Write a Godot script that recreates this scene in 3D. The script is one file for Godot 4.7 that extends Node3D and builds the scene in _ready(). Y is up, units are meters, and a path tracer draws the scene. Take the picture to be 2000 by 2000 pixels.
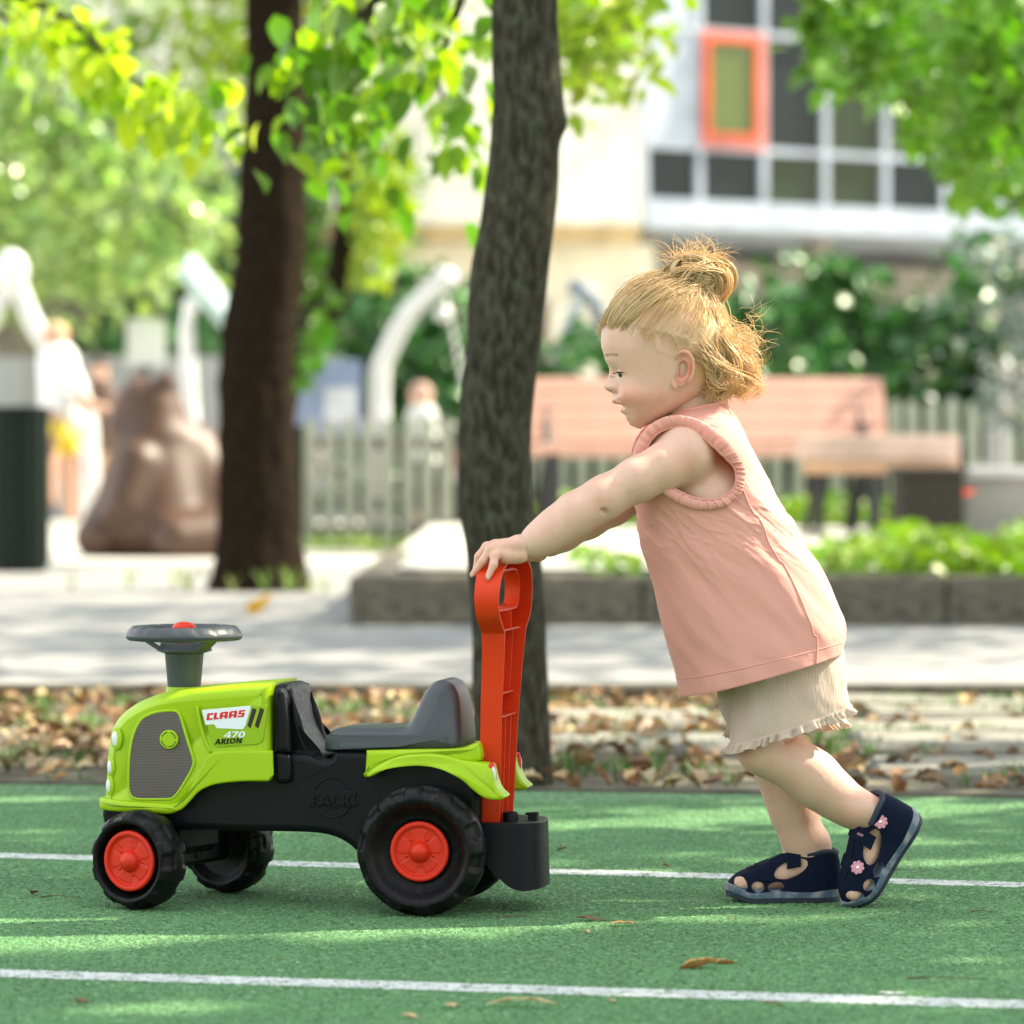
extends Node3D
# A toddler pushing a ride-on toy tractor over a green rubber court in a small park.

const F := 7083.0                      # focal length of an 85 mm lens, in pixels of the 2000 px photograph
const EYE := Vector3(0, 0.547, 0)
const PITCH := 0.014117
const SUN := Vector3(0.70, 0.68, -0.23)
var M := {}
var counts := {}
var rng := RandomNumberGenerator.new()
var bark_noise := FastNoiseLite.new()

# ---------------------------------------------------------------- measuring helpers
func at(u: float, v: float, d: float) -> Vector3:      # the point d metres in front of the camera that the photograph shows at u, v
	var x := (u - 1000.0) / F
	var y := -(v - 1000.0) / F
	var w := Vector3(x, y * cos(PITCH) - sin(PITCH), -y * sin(PITCH) - cos(PITCH))
	return EYE + w * (d / -w.z)

func ground(u: float, v: float, h := 0.0) -> Vector3:  # the same on the ground (or on a level h metres above it)
	var p := at(u, v, 1.0)
	return EYE + (p - EYE) * ((EYE.y - h) / (EYE.y - p.y))

func ss(a: float, b: float, x: float) -> float:
	return smoothstep(a, b, x)

func lerp_list(xs: Array, ys: Array, x: float) -> float:      # smooth interpolation in a table
	var n := xs.size()
	if x <= xs[0]: return ys[0]
	if x >= xs[n - 1]: return ys[n - 1]
	var k := 0
	while x > xs[k + 1]: k += 1
	var t: float = (x - xs[k]) / (xs[k + 1] - xs[k])
	var m0: float = (ys[k + 1] - ys[max(k - 1, 0)]) / (xs[k + 1] - xs[max(k - 1, 0)]) * (xs[k + 1] - xs[k])
	var m1: float = (ys[min(k + 2, n - 1)] - ys[k]) / (xs[min(k + 2, n - 1)] - xs[k]) * (xs[k + 1] - xs[k])
	var t2 := t * t
	var t3 := t2 * t
	return (2 * t3 - 3 * t2 + 1) * ys[k] + (t3 - 2 * t2 + t) * m0 + (-2 * t3 + 3 * t2) * ys[k + 1] + (t3 - t2) * m1

func spline(pts: Array, n: int) -> Array:                     # n+1 points on a Catmull-Rom curve through pts (Vector2 or Vector3)
	var out := []
	var m := pts.size() - 1
	for s in n + 1:
		var f := float(s) / n * m
		var k := mini(int(f), m - 1)
		var t := f - k
		var a = pts[max(k - 1, 0)]
		var b = pts[k]
		var c = pts[k + 1]
		var d = pts[min(k + 2, m)]
		out.append(0.5 * (2 * b + (c - a) * t + (2 * a - 5 * b + 4 * c - d) * t * t + (3 * b - a - 3 * c + d) * t * t * t))
	return out

# ---------------------------------------------------------------- names and tags
func numbered(called: String, parent: Node) -> String:
	var key := str(parent.get_instance_id()) + called
	var n: int = counts.get(key, 0)
	counts[key] = n + 1
	return called if n == 0 else "%s_%03d" % [called, n]

func put(called: String, mesh: Mesh, m: Material, parent: Node = self) -> MeshInstance3D:
	var o := MeshInstance3D.new()
	o.name = numbered(called, parent)
	o.mesh = mesh
	o.material_override = m
	parent.add_child(o, true)
	return o

func tag(o: Node, label: String, category: String, group := "") -> Node:
	o.set_meta("label", label)
	o.set_meta("category", category)
	if group: o.set_meta("group", group)
	return o

func thing(called: String, label: String, category: String, where := Vector3.ZERO, turn := 0.0, group := "") -> Node3D:
	var o := Node3D.new()
	o.name = numbered(called, self)
	add_child(o, true)
	o.position = where
	o.rotation.y = turn
	tag(o, label, category, group)
	return o

func struct(o: Node) -> Node:
	o.set_meta("kind", "structure")
	return o

func stuff(o: Node) -> Node:
	o.set_meta("kind", "stuff")
	return o

func copy_of(src: Node3D, label: String) -> Node3D:
	var base: String = src.name
	if base.right(3).is_valid_int(): base = base.left(-4)
	var o: Node3D = src.duplicate()
	o.name = numbered(base, self)
	add_child(o, true)
	o.set_meta("label", label)
	return o

# ---------------------------------------------------------------- geometry
class Geo:
	var v := PackedVector3Array()
	var i := PackedInt32Array()
	var c := PackedColorArray()
	var uv := PackedVector2Array()
	func tri(a: int, b: int, d: int) -> void:
		i.append(a); i.append(b); i.append(d)
	func quad(a: int, b: int, d: int, e: int) -> void:
		i.append(a); i.append(b); i.append(d)
		i.append(a); i.append(d); i.append(e)
	func join(g: Geo, t := Transform3D()) -> void:
		var n := v.size()
		for p in g.v: v.append(t * p)
		for k in g.i: i.append(n + k)
		if g.c.size() == g.v.size() and c.size() == n: c.append_array(g.c)
		if g.uv.size() == g.v.size() and uv.size() == n: uv.append_array(g.uv)
	func box(lo: Vector3, hi: Vector3, ch := 0.0) -> void:      # a box with chamfered edges
		if ch <= 0.0:
			var n := v.size()
			for k in 8: v.append(Vector3(hi.x if k & 1 else lo.x, hi.y if k & 2 else lo.y, hi.z if k & 4 else lo.z))
			for q in [[0, 2, 3, 1], [5, 7, 6, 4], [4, 6, 2, 0], [1, 3, 7, 5], [2, 6, 7, 3], [4, 0, 1, 5]]:
				quad(n + q[0], n + q[1], n + q[2], n + q[3])
			return
		var mid := (lo + hi) / 2
		var h := (hi - lo) / 2
		ch = minf(ch, minf(h.x, minf(h.y, h.z)) * 0.9)
		var n := v.size()                                       # 8 corners x 3 vertices
		for k in 8:
			var s := Vector3(1 if k & 1 else -1, 1 if k & 2 else -1, 1 if k & 4 else -1)
			for a in 3:
				var q := h - Vector3.ONE * ch
				q[a] = h[a]
				v.append(mid + q * s)
		for q in [[0, 2, 3, 1, 2], [5, 7, 6, 4, 2], [4, 6, 2, 0, 0], [1, 3, 7, 5, 0], [2, 6, 7, 3, 1], [4, 0, 1, 5, 1]]:
			quad(n + q[0] * 3 + q[4], n + q[1] * 3 + q[4], n + q[2] * 3 + q[4], n + q[3] * 3 + q[4])
		for e in [[0, 1, 0], [2, 3, 0], [4, 5, 0], [6, 7, 0], [0, 2, 1], [1, 3, 1], [4, 6, 1], [5, 7, 1], [0, 4, 2], [1, 5, 2], [2, 6, 2], [3, 7, 2]]:
			var a := (int(e[2]) + 1) % 3
			var b := (int(e[2]) + 2) % 3
			quad(n + e[0] * 3 + a, n + e[1] * 3 + a, n + e[1] * 3 + b, n + e[0] * 3 + b)
		for k in 8: tri(n + k * 3, n + k * 3 + 1, n + k * 3 + 2)
	func rings(list: Array, closed := true, cap := true) -> void:     # joins rings of points, all of one length
		var n := v.size()
		var m: int = list[0].size()
		for r in list:
			for p in r: v.append(p)
		for k in list.size() - 1:
			for j in (m if closed else m - 1):
				var a := n + k * m + j
				var b := n + k * m + (j + 1) % m
				quad(a, b, b + m, a + m)
		if cap and closed:
			for e in [0, list.size() - 1]:
				var mid := Vector3.ZERO
				for p in list[e]: mid += p
				v.append(mid / m)
				for j in m:
					if e: tri(v.size() - 1, n + e * m + j, n + e * m + (j + 1) % m)
					else: tri(v.size() - 1, n + (j + 1) % m, n + j)
	func tube(path: Array, radii: Array, sides := 8, cap := true, flat := 1.0) -> void:
		var up := Vector3(0.31, 0.87, 0.39)
		var list := []
		for k in path.size():
			var t: Vector3 = (path[min(k + 1, path.size() - 1)] - path[max(k - 1, 0)]).normalized()
			var s := t.cross(up)
			if s.length() < 0.05: s = t.cross(Vector3(1, 0.1, 0))
			s = s.normalized()
			up = s.cross(t)
			var r: float = radii[mini(k, radii.size() - 1)]
			var ring := PackedVector3Array()
			for j in sides:
				var a := TAU * j / sides
				ring.append(path[k] + (s * cos(a) + up * sin(a) * flat) * r)
			list.append(ring)
		rings(list, true, cap)
	func ball(mid: Vector3, r: Vector3, rows := 10, cols := 16) -> void:
		var list := []
		for k in range(1, rows):
			var a := PI * k / rows
			var ring := PackedVector3Array()
			for j in cols: ring.append(mid + Vector3(sin(a) * cos(TAU * j / cols) * r.x, -cos(a) * r.y, sin(a) * sin(TAU * j / cols) * r.z))
			list.append(ring)
		var n := v.size()
		rings(list, true, true)
		v[v.size() - 2] = mid - Vector3(0, r.y, 0)
		v[v.size() - 1] = mid + Vector3(0, r.y, 0)
	func smooth_normals() -> PackedVector3Array:
		var n := PackedVector3Array()
		n.resize(v.size())
		for k in range(0, i.size(), 3):
			var a := v[i[k]]
			var f := (v[i[k + 2]] - a).cross(v[i[k + 1]] - a)
			n[i[k]] += f
			n[i[k + 1]] += f
			n[i[k + 2]] += f
		for k in n.size(): n[k] = n[k].normalized() if n[k].length_squared() > 1e-30 else Vector3.UP
		return n
	func out(how := "smooth", angle := 40.0) -> ArrayMesh:      # "smooth", "flat", or "crease": edges sharper than angle stay sharp
		var a := []
		a.resize(Mesh.ARRAY_MAX)
		if how == "crease":
			var lim := cos(deg_to_rad(angle))
			var key := {}
			var fn := PackedVector3Array()
			for k in range(0, i.size(), 3):
				var p := v[i[k]]
				fn.append((v[i[k + 2]] - p).cross(v[i[k + 1]] - p))
				for j in 3:
					var s := v[i[k + j]].snapped(Vector3.ONE * 2e-5)
					if key.has(s): key[s].append(k / 3)
					else: key[s] = [k / 3]
			var nv := PackedVector3Array()
			var nn := PackedVector3Array()
			var nc := PackedColorArray()
			var nu := PackedVector2Array()
			for k in i.size():
				var f := fn[k / 3]
				var fu := f.normalized()
				var sum := Vector3.ZERO
				for t in key[v[i[k]].snapped(Vector3.ONE * 2e-5)]:
					if fn[t].normalized().dot(fu) > lim: sum += fn[t]
				nv.append(v[i[k]])
				nn.append(sum.normalized() if sum.length_squared() > 1e-30 else Vector3.UP)
				if c.size() == v.size(): nc.append(c[i[k]])
				if uv.size() == v.size(): nu.append(uv[i[k]])
			a[Mesh.ARRAY_VERTEX] = nv
			a[Mesh.ARRAY_NORMAL] = nn
			if nc.size(): a[Mesh.ARRAY_COLOR] = nc
			if nu.size(): a[Mesh.ARRAY_TEX_UV] = nu
		else:
			a[Mesh.ARRAY_VERTEX] = v
			a[Mesh.ARRAY_INDEX] = i
			if how == "smooth": a[Mesh.ARRAY_NORMAL] = smooth_normals()
			if c.size() == v.size(): a[Mesh.ARRAY_COLOR] = c
			if uv.size() == v.size(): a[Mesh.ARRAY_TEX_UV] = uv
		var m := ArrayMesh.new()
		m.add_surface_from_arrays(Mesh.PRIMITIVE_TRIANGLES, a)
		return m

func smooth_poly(pts: Array, per := 6, sharp := []) -> PackedVector2Array:      # a closed rounded outline through pts; the corners listed in sharp stay sharp
	var out := PackedVector2Array()
	var n := pts.size()
	for k in n:
		var a: Vector2 = pts[(k + n - 1) % n]
		var b: Vector2 = pts[k]
		var c: Vector2 = pts[(k + 1) % n]
		var d: Vector2 = pts[(k + 2) % n]
		var m0 := (c - a) * 0.5
		var m1 := (d - b) * 0.5
		if k in sharp: m0 = c - b
		if (k + 1) % n in sharp: m1 = c - b
		m0 = m0.limit_length((c - b).length())
		m1 = m1.limit_length((c - b).length())
		for s in per:
			var t := float(s) / per
			var t2 := t * t
			var t3 := t2 * t
			out.append((2 * t3 - 3 * t2 + 1) * b + (t3 - 2 * t2 + t) * m0 + (-2 * t3 + 3 * t2) * c + (t3 - t2) * m1)
	return out

func poly_area(p: PackedVector2Array) -> float:
	var s := 0.0
	for k in p.size(): s += p[k].cross(p[(k + 1) % p.size()])
	return s / 2

func inset(p: PackedVector2Array, by: float) -> PackedVector2Array:     # moves every vertex inwards along its normal
	var out := PackedVector2Array()
	var n := p.size()
	var side := 1.0 if poly_area(p) > 0 else -1.0
	for k in n:
		var a := p[(k + n - 1) % n]
		var b := p[(k + 1) % n]
		var e0 := (p[k] - a).normalized().orthogonal() * side
		var e1 := (b - p[k]).normalized().orthogonal() * side
		var m := e0 + e1
		m = m / maxf(m.length_squared() * 0.5, 0.6)
		out.append(p[k] - m * by)
	return out

func slab(p: PackedVector2Array, z0: float, z1: float, bevel := 0.004, steps := 3, both := true) -> Geo:     # an outline in x, y given thickness in z, with rounded rims
	var g := Geo.new()
	var list := []
	var add := func(by: float, z: float) -> void:
		var r := PackedVector3Array()
		for q in inset(p, by): r.append(Vector3(q.x, q.y, z))
		list.append(r)
	if both:
		for k in steps + 1:
			var a := PI / 2 * k / steps
			add.call(bevel * (1 - sin(a)), z0 + bevel * (1 - cos(a)))
	else: add.call(0.0, z0)
	for k in steps + 1:
		var a := PI / 2 * (1 - float(k) / steps)
		add.call(bevel * (1 - sin(a)), z1 - bevel * (1 - cos(a)))
	add.call(bevel + 0.0007, z1)                  # a narrow flat rim keeps the face beside it evenly lit
	if both:
		add.call(bevel + 0.0007, z0)
		list.push_front(list.pop_back())
	g.rings(list, true, false)
	var cw := poly_area(p) > 0
	var tris := Geometry2D.triangulate_polygon(p)
	var last: int = (list.size() - 1) * p.size()
	for k in range(0, tris.size(), 3):
		g.tri(last + tris[k], last + tris[k + 1], last + tris[k + 2])
	var tris0 := tris
	for k in range(0, tris0.size(), 3):
		g.tri(tris0[k], tris0[k + 2], tris0[k + 1])
	return g

func lathe(profile: Array, sides: int, axis := 2) -> Geo:      # profile of Vector2(radius, along), turned round the z axis (2) or the y axis (1)
	var g := Geo.new()
	var list := []
	for q in profile:
		var r := PackedVector3Array()
		for k in sides:
			var a := TAU * k / sides
			r.append(Vector3(cos(a) * q.x, sin(a) * q.x, q.y) if axis == 2 else Vector3(cos(a) * q.x, q.y, sin(a) * q.x))
		list.append(r)
	g.rings(list, true, true)
	return g

# soft union of tapered capsules, meshed as surface nets. bones: [a, b, radius a, radius b, (blend)]
func blob(bones: Array, cell: float, blend: float, carve := []) -> Geo:
	var lo := Vector3.ONE * 1e9
	var hi := -lo
	for b in bones:
		var r: float = maxf(b[2], b[3]) + cell * 3 + blend
		lo = lo.min((b[0] as Vector3).min(b[1]) - Vector3.ONE * r)
		hi = hi.max((b[0] as Vector3).max(b[1]) + Vector3.ONE * r)
	var nx := int((hi.x - lo.x) / cell) + 2
	var ny := int((hi.y - lo.y) / cell) + 2
	var nz := int((hi.z - lo.z) / cell) + 2
	var f := PackedFloat32Array()
	f.resize(nx * ny * nz)
	f.fill(1.0)
	for pass_ in 2:
		for b in (bones if pass_ == 0 else carve):
			var p0: Vector3 = b[0]
			var p1: Vector3 = b[1]
			var r0: float = b[2]
			var r1: float = b[3]
			var bl: float = b[4] if b.size() > 4 else blend
			var sq: Vector3 = b[5] if b.size() > 5 else Vector3.ONE       # squash: >1 thins along that axis
			var mrg: float = maxf(r0, r1) + bl + cell * 2
			var b0 := ((p0.min(p1) - Vector3.ONE * mrg - lo) / cell).max(Vector3.ZERO)
			var b1 := ((p0.max(p1) + Vector3.ONE * mrg - lo) / cell).min(Vector3(nx - 1, ny - 1, nz - 1))
			var ax := (p1 - p0) * sq
			var len2 := maxf(ax.length_squared(), 1e-12)
			for z in range(int(b0.z), int(b1.z) + 1):
				for y in range(int(b0.y), int(b1.y) + 1):
					var row := (z * ny + y) * nx
					for x in range(int(b0.x), int(b1.x) + 1):
						var q := (lo + Vector3(x, y, z) * cell - p0) * sq
						var t := clampf(q.dot(ax) / len2, 0.0, 1.0)
						var d := (q - ax * t).length() - lerpf(r0, r1, t)
						var e := f[row + x]
						if pass_ == 0:
							var h := bl - absf(e - d)
							f[row + x] = minf(e, d) - (h * h / (4 * bl) if h > 0 else 0.0)
						else:
							var h := bl - absf(e + d)
							f[row + x] = maxf(e, -d) + (h * h / (4 * bl) if h > 0 else 0.0)
	var g := Geo.new()
	var where := PackedInt32Array()
	where.resize(nx * ny * nz)
	where.fill(-1)
	var sx := 1
	var sy := nx
	var sz := nx * ny
	var off := [0, sx, sy, sx + sy, sz, sx + sz, sy + sz, sx + sy + sz]
	var ends := [[0, 1], [2, 3], [4, 5], [6, 7], [0, 2], [1, 3], [4, 6], [5, 7], [0, 4], [1, 5], [2, 6], [3, 7]]
	for z in nz - 1:
		for y in ny - 1:
			var row := (z * ny + y) * nx
			for x in nx - 1:
				var k := row + x
				if f[k] > cell * 2.2: continue
				var neg := 0
				for o in off:
					if f[k + o] < 0: neg += 1
				if neg == 0 or neg == 8: continue
				var sum := Vector3.ZERO
				var cnt := 0
				for e in ends:
					var a: float = f[k + off[e[0]]]
					var b: float = f[k + off[e[1]]]
					if (a < 0) != (b < 0):
						var t := a / (a - b)
						var c0 := Vector3(e[0] & 1, (e[0] >> 1) & 1, (e[0] >> 2) & 1)
						var c1 := Vector3(e[1] & 1, (e[1] >> 1) & 1, (e[1] >> 2) & 1)
						sum += c0.lerp(c1, t)
						cnt += 1
				where[k] = g.v.size()
				g.v.append(lo + (Vector3(x, y, z) + sum / cnt) * cell)
	for z in range(1, nz - 1):
		for y in range(1, ny - 1):
			var row := (z * ny + y) * nx
			for x in range(1, nx - 1):
				var k := row + x
				if where[k] < 0 and f[k] > cell * 2: continue
				var s0 := f[k] < 0
				if s0 != (f[k + sx] < 0):
					if s0: g.quad(where[k], where[k - sy], where[k - sy - sz], where[k - sz])
					else: g.quad(where[k - sz], where[k - sy - sz], where[k - sy], where[k])
				if s0 != (f[k + sy] < 0):
					if s0: g.quad(where[k], where[k - sz], where[k - sx - sz], where[k - sx])
					else: g.quad(where[k - sx], where[k - sx - sz], where[k - sz], where[k])
				if s0 != (f[k + sz] < 0):
					if s0: g.quad(where[k], where[k - sx], where[k - sx - sy], where[k - sy])
					else: g.quad(where[k - sy], where[k - sx - sy], where[k - sx], where[k])
	return g

# ---------------------------------------------------------------- materials
func lin(r: float, g: float, b: float) -> Color:
	return Color(r, g, b).linear_to_srgb()

func noise_tex(freq: float, size := 512, kind := FastNoiseLite.TYPE_SIMPLEX_SMOOTH, stops := [], octaves := 4, as_normal := false, strength := 8.0, sd := 1) -> NoiseTexture2D:
	var n := FastNoiseLite.new()
	n.noise_type = kind
	n.frequency = freq
	n.fractal_octaves = octaves
	n.fractal_type = FastNoiseLite.FRACTAL_FBM if octaves > 1 else FastNoiseLite.FRACTAL_NONE
	n.seed = sd
	if kind == FastNoiseLite.TYPE_CELLULAR:
		n.cellular_return_type = FastNoiseLite.RETURN_CELL_VALUE if stops.size() else FastNoiseLite.RETURN_DISTANCE
	var t := NoiseTexture2D.new()
	t.width = size
	t.height = size
	t.seamless = true
	t.noise = n
	if stops.size():
		var g := Gradient.new()
		var offs := PackedFloat32Array()
		var cols := PackedColorArray()
		for s in stops:
			offs.append(s[0])
			cols.append(s[1])
		g.offsets = offs
		g.colors = cols
		t.color_ramp = g
	t.as_normal_map = as_normal
	t.bump_strength = strength
	return t

func mat(color: Color, rough := 0.6, tex: Texture2D = null, scale := 1.0, bump: Texture2D = null, bump_scale := 0.0, bump_rep := 1.0) -> StandardMaterial3D:
	var m := StandardMaterial3D.new()
	m.albedo_color = color
	m.roughness = rough
	if tex or bump:
		m.uv1_triplanar = true
		m.uv1_scale = Vector3.ONE * scale
	if tex: m.albedo_texture = tex
	if bump:
		m.heightmap_enabled = true
		m.heightmap_texture = bump
		m.heightmap_scale = bump_scale
	return m

# ---------------------------------------------------------------- the scene
func _ready() -> void:
	rng.seed = 7
	bark_noise.seed = 3
	bark_noise.frequency = 1.0
	bark_noise.fractal_octaves = 3

	# camera: an 85 mm lens, held low, focused on the tractor and the child
	var cam := Camera3D.new()
	cam.name = "camera"
	cam.position = EYE
	cam.rotation.x = -PITCH
	cam.fov = rad_to_deg(2 * atan(1000.0 / F))
	cam.near = 0.1
	cam.far = 600
	var lens := CameraAttributesPhysical.new()
	lens.frustum_focal_length = 85.0
	lens.frustum_focus_distance = 4.42
	lens.exposure_aperture = 3.5
	lens.frustum_near = 0.1
	lens.frustum_far = 600
	cam.attributes = lens
	add_child(cam)
	cam.make_current()

	# sky and sun
	var sky := ProceduralSkyMaterial.new()
	sky.sky_top_color = lin(0.62, 0.66, 0.72)
	sky.sky_horizon_color = lin(1.0, 0.98, 0.93)
	sky.sky_curve = 0.18
	sky.ground_bottom_color = lin(0.3, 0.3, 0.27)
	sky.ground_horizon_color = lin(0.5, 0.5, 0.48)
	sky.sun_angle_max = 1.0
	var env := Environment.new()
	env.background_mode = Environment.BG_SKY
	env.sky = Sky.new()
	env.sky.sky_material = sky
	env.background_energy_multiplier = 1.0
	env.tonemap_mode = Environment.TONE_MAPPER_LINEAR
	env.tonemap_exposure = 2.75
	env.sdfgi_enabled = true
	env.ssao_enabled = true
	env.ssil_enabled = true
	var we := WorldEnvironment.new()
	we.name = "world_environment"
	we.environment = env
	add_child(we)
	var sun := DirectionalLight3D.new()
	sun.name = "sun"
	sun.light_color = lin(1.0, 0.90, 0.70)
	sun.light_energy = 1.6
	sun.light_angular_distance = 0.5
	sun.shadow_enabled = true
	sun.look_at_from_position(SUN * 50, Vector3.ZERO)
	add_child(sun)

	make_materials()
	build_ground()
	build_buildings()
	build_kerb_and_fence()
	build_trees()
	build_playground()
	build_tractor()
	build_child()
	build_small_things()

func make_materials() -> void:
	# rubber granules of the court
	var gran := noise_tex(0.24, 1024, FastNoiseLite.TYPE_CELLULAR, [[0.0, lin(0.018, 0.050, 0.018)], [0.18, lin(0.048, 0.125, 0.045)], [0.5, lin(0.092, 0.225, 0.080)], [0.82, lin(0.150, 0.32, 0.130)], [1.0, lin(0.27, 0.44, 0.24)]], 1)
	var gran_h := noise_tex(0.24, 1024, FastNoiseLite.TYPE_CELLULAR, [[0.0, Color.BLACK], [1.0, Color.WHITE]], 1)
	var worn := noise_tex(0.006, 512, FastNoiseLite.TYPE_SIMPLEX_SMOOTH, [[0.0, Color(0.72, 0.74, 0.72)], [0.5, Color(1, 1, 1)], [1.0, Color(0.84, 0.9, 0.84)]], 4)
	var court := mat(Color.WHITE, 0.85, gran, 1.0 / 1.25, gran_h, 0.30)
	court.uv1_world_triplanar = true
	court.detail_enabled = true
	court.detail_blend_mode = BaseMaterial3D.BLEND_MODE_MUL
	court.detail_albedo = worn
	court.detail_uv_layer = BaseMaterial3D.DETAIL_UV_2
	court.uv2_triplanar = true
	court.uv2_world_triplanar = true
	court.uv2_scale = Vector3.ONE / 2.3
	M.court = court
	var paint := noise_tex(0.16, 1024, FastNoiseLite.TYPE_CELLULAR, [[0.0, lin(0.10, 0.18, 0.10)], [0.16, lin(0.26, 0.31, 0.26)], [0.36, lin(0.50, 0.53, 0.50)], [1.0, lin(0.66, 0.68, 0.66)]], 1, false, 8, 5)
	M.paint = mat(Color.WHITE, 0.8, paint, 1.0 / 1.6, gran_h, 0.25)
	M.paint.uv1_world_triplanar = true
	var soil := noise_tex(0.02, 512, FastNoiseLite.TYPE_SIMPLEX_SMOOTH, [[0.0, lin(0.05, 0.042, 0.027)], [0.45, lin(0.115, 0.10, 0.066)], [0.7, lin(0.155, 0.14, 0.095)], [1.0, lin(0.075, 0.105, 0.035)]], 5)
	M.soil = mat(Color.WHITE, 0.95, soil, 0.6, soil, 3.0)
	var pav := noise_tex(0.015, 512, FastNoiseLite.TYPE_SIMPLEX_SMOOTH, [[0.0, lin(0.18, 0.18, 0.176)], [0.5, lin(0.265, 0.265, 0.258)], [1.0, lin(0.32, 0.315, 0.30)]], 5)
	M.path = mat(Color.WHITE, 0.9, pav, 0.5, pav, 0.4)
	var sand := noise_tex(0.02, 512, FastNoiseLite.TYPE_SIMPLEX_SMOOTH, [[0.0, lin(0.46, 0.45, 0.40)], [1.0, lin(0.58, 0.57, 0.52)]], 4)
	M.sand = mat(Color.WHITE, 0.95, sand, 0.3)
	var conc := noise_tex(0.02, 512, FastNoiseLite.TYPE_SIMPLEX_SMOOTH, [[0.0, lin(0.055, 0.050, 0.036)], [0.4, lin(0.11, 0.10, 0.074)], [0.75, lin(0.16, 0.145, 0.11)], [1.0, lin(0.10, 0.105, 0.06)]], 5)
	M.concrete = mat(Color.WHITE, 0.92, conc, 1.6, conc, 0.8)
	M.edging = mat(lin(0.50, 0.49, 0.44), 0.9, conc, 1.2)
	# bark
	var bark := noise_tex(0.03, 512, FastNoiseLite.TYPE_SIMPLEX_SMOOTH, [[0.0, lin(0.016, 0.014, 0.009)], [0.38, lin(0.036, 0.033, 0.023)], [0.6, lin(0.062, 0.059, 0.042)], [0.8, lin(0.082, 0.083, 0.057)], [1.0, lin(0.098, 0.110, 0.066)]], 5)
	M.bark = mat(Color.WHITE, 0.92, bark, 1.0, bark, 0.7)
	M.bark.uv1_scale = Vector3(3.6, 1.3, 3.6)
	M.bark.metallic_specular = 0.2
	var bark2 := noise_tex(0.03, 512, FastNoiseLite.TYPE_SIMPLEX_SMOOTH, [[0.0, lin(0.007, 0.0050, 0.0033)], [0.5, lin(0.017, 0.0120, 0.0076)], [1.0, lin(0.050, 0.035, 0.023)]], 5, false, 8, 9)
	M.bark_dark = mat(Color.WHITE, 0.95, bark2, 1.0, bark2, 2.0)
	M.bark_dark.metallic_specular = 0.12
	M.bark_dark.uv1_scale = Vector3(4, 1.0, 4)
	# leaves
	M.leaf = leaf_mat(lin(0.085, 0.19, 0.018), Color(0.62, 0.88, 0.12), 0.42)
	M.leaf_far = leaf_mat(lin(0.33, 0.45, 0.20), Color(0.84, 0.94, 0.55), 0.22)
	M.leaf_dark = leaf_mat(lin(0.075, 0.185, 0.060), Color(0.42, 0.70, 0.26), 0.34)
	M.leaf_bright = leaf_mat(lin(0.30, 0.40, 0.04), Color(0.85, 0.95, 0.15), 0.4)
	M.leaf_grey = leaf_mat(lin(0.20, 0.24, 0.24), Color(0.5, 0.6, 0.5), 0.4)
	M.dry = leaf_mat(lin(0.42, 0.25, 0.09), Color(0.5, 0.3, 0.1), 0.75)
	M.grass = leaf_mat(lin(0.10, 0.20, 0.03), Color(0.5, 0.7, 0.1), 0.5)

func leaf_mat(c: Color, through: Color, rough: float) -> StandardMaterial3D:
	var m := mat(c, rough)
	m.backlight_enabled = true
	m.backlight = through
	m.vertex_color_use_as_albedo = true
	return m

# ---------------------------------------------------------------- ground
func sheet(called: String, pts: Array, y: float, m: Material, step := 0.0) -> MeshInstance3D:       # a level sheet through x, z corner points in order
	var p := PackedVector2Array(pts)
	var g := Geo.new()
	for q in p: g.v.append(Vector3(q.x, y, q.y))
	var t := Geometry2D.triangulate_polygon(p)
	var flip := poly_area(p) < 0
	for k in range(0, t.size(), 3):
		if flip: g.tri(t[k], t[k + 2], t[k + 1])
		else: g.tri(t[k], t[k + 1], t[k + 2])
	return struct(put(called, g.out("smooth"), m)) as MeshInstance3D

func band(called: String, x0: float, x1: float, z0: float, slope: float, half: float, y: float, m: Material) -> void:
	var pts := []
	for k in 41:
		var x := lerpf(x0, x1, k / 40.0)
		pts.append(Vector2(x, z0 + slope * x - half * (1 + 0.10 * bark_noise.get_noise_1d(x * 9))))
	for k in 41:
		var x := lerpf(x1, x0, k / 40.0)
		pts.append(Vector2(x, z0 + slope * x + half * (1 + 0.10 * bark_noise.get_noise_1d(x * 9 + 60))))
	sheet(called, pts, y, m)

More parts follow.
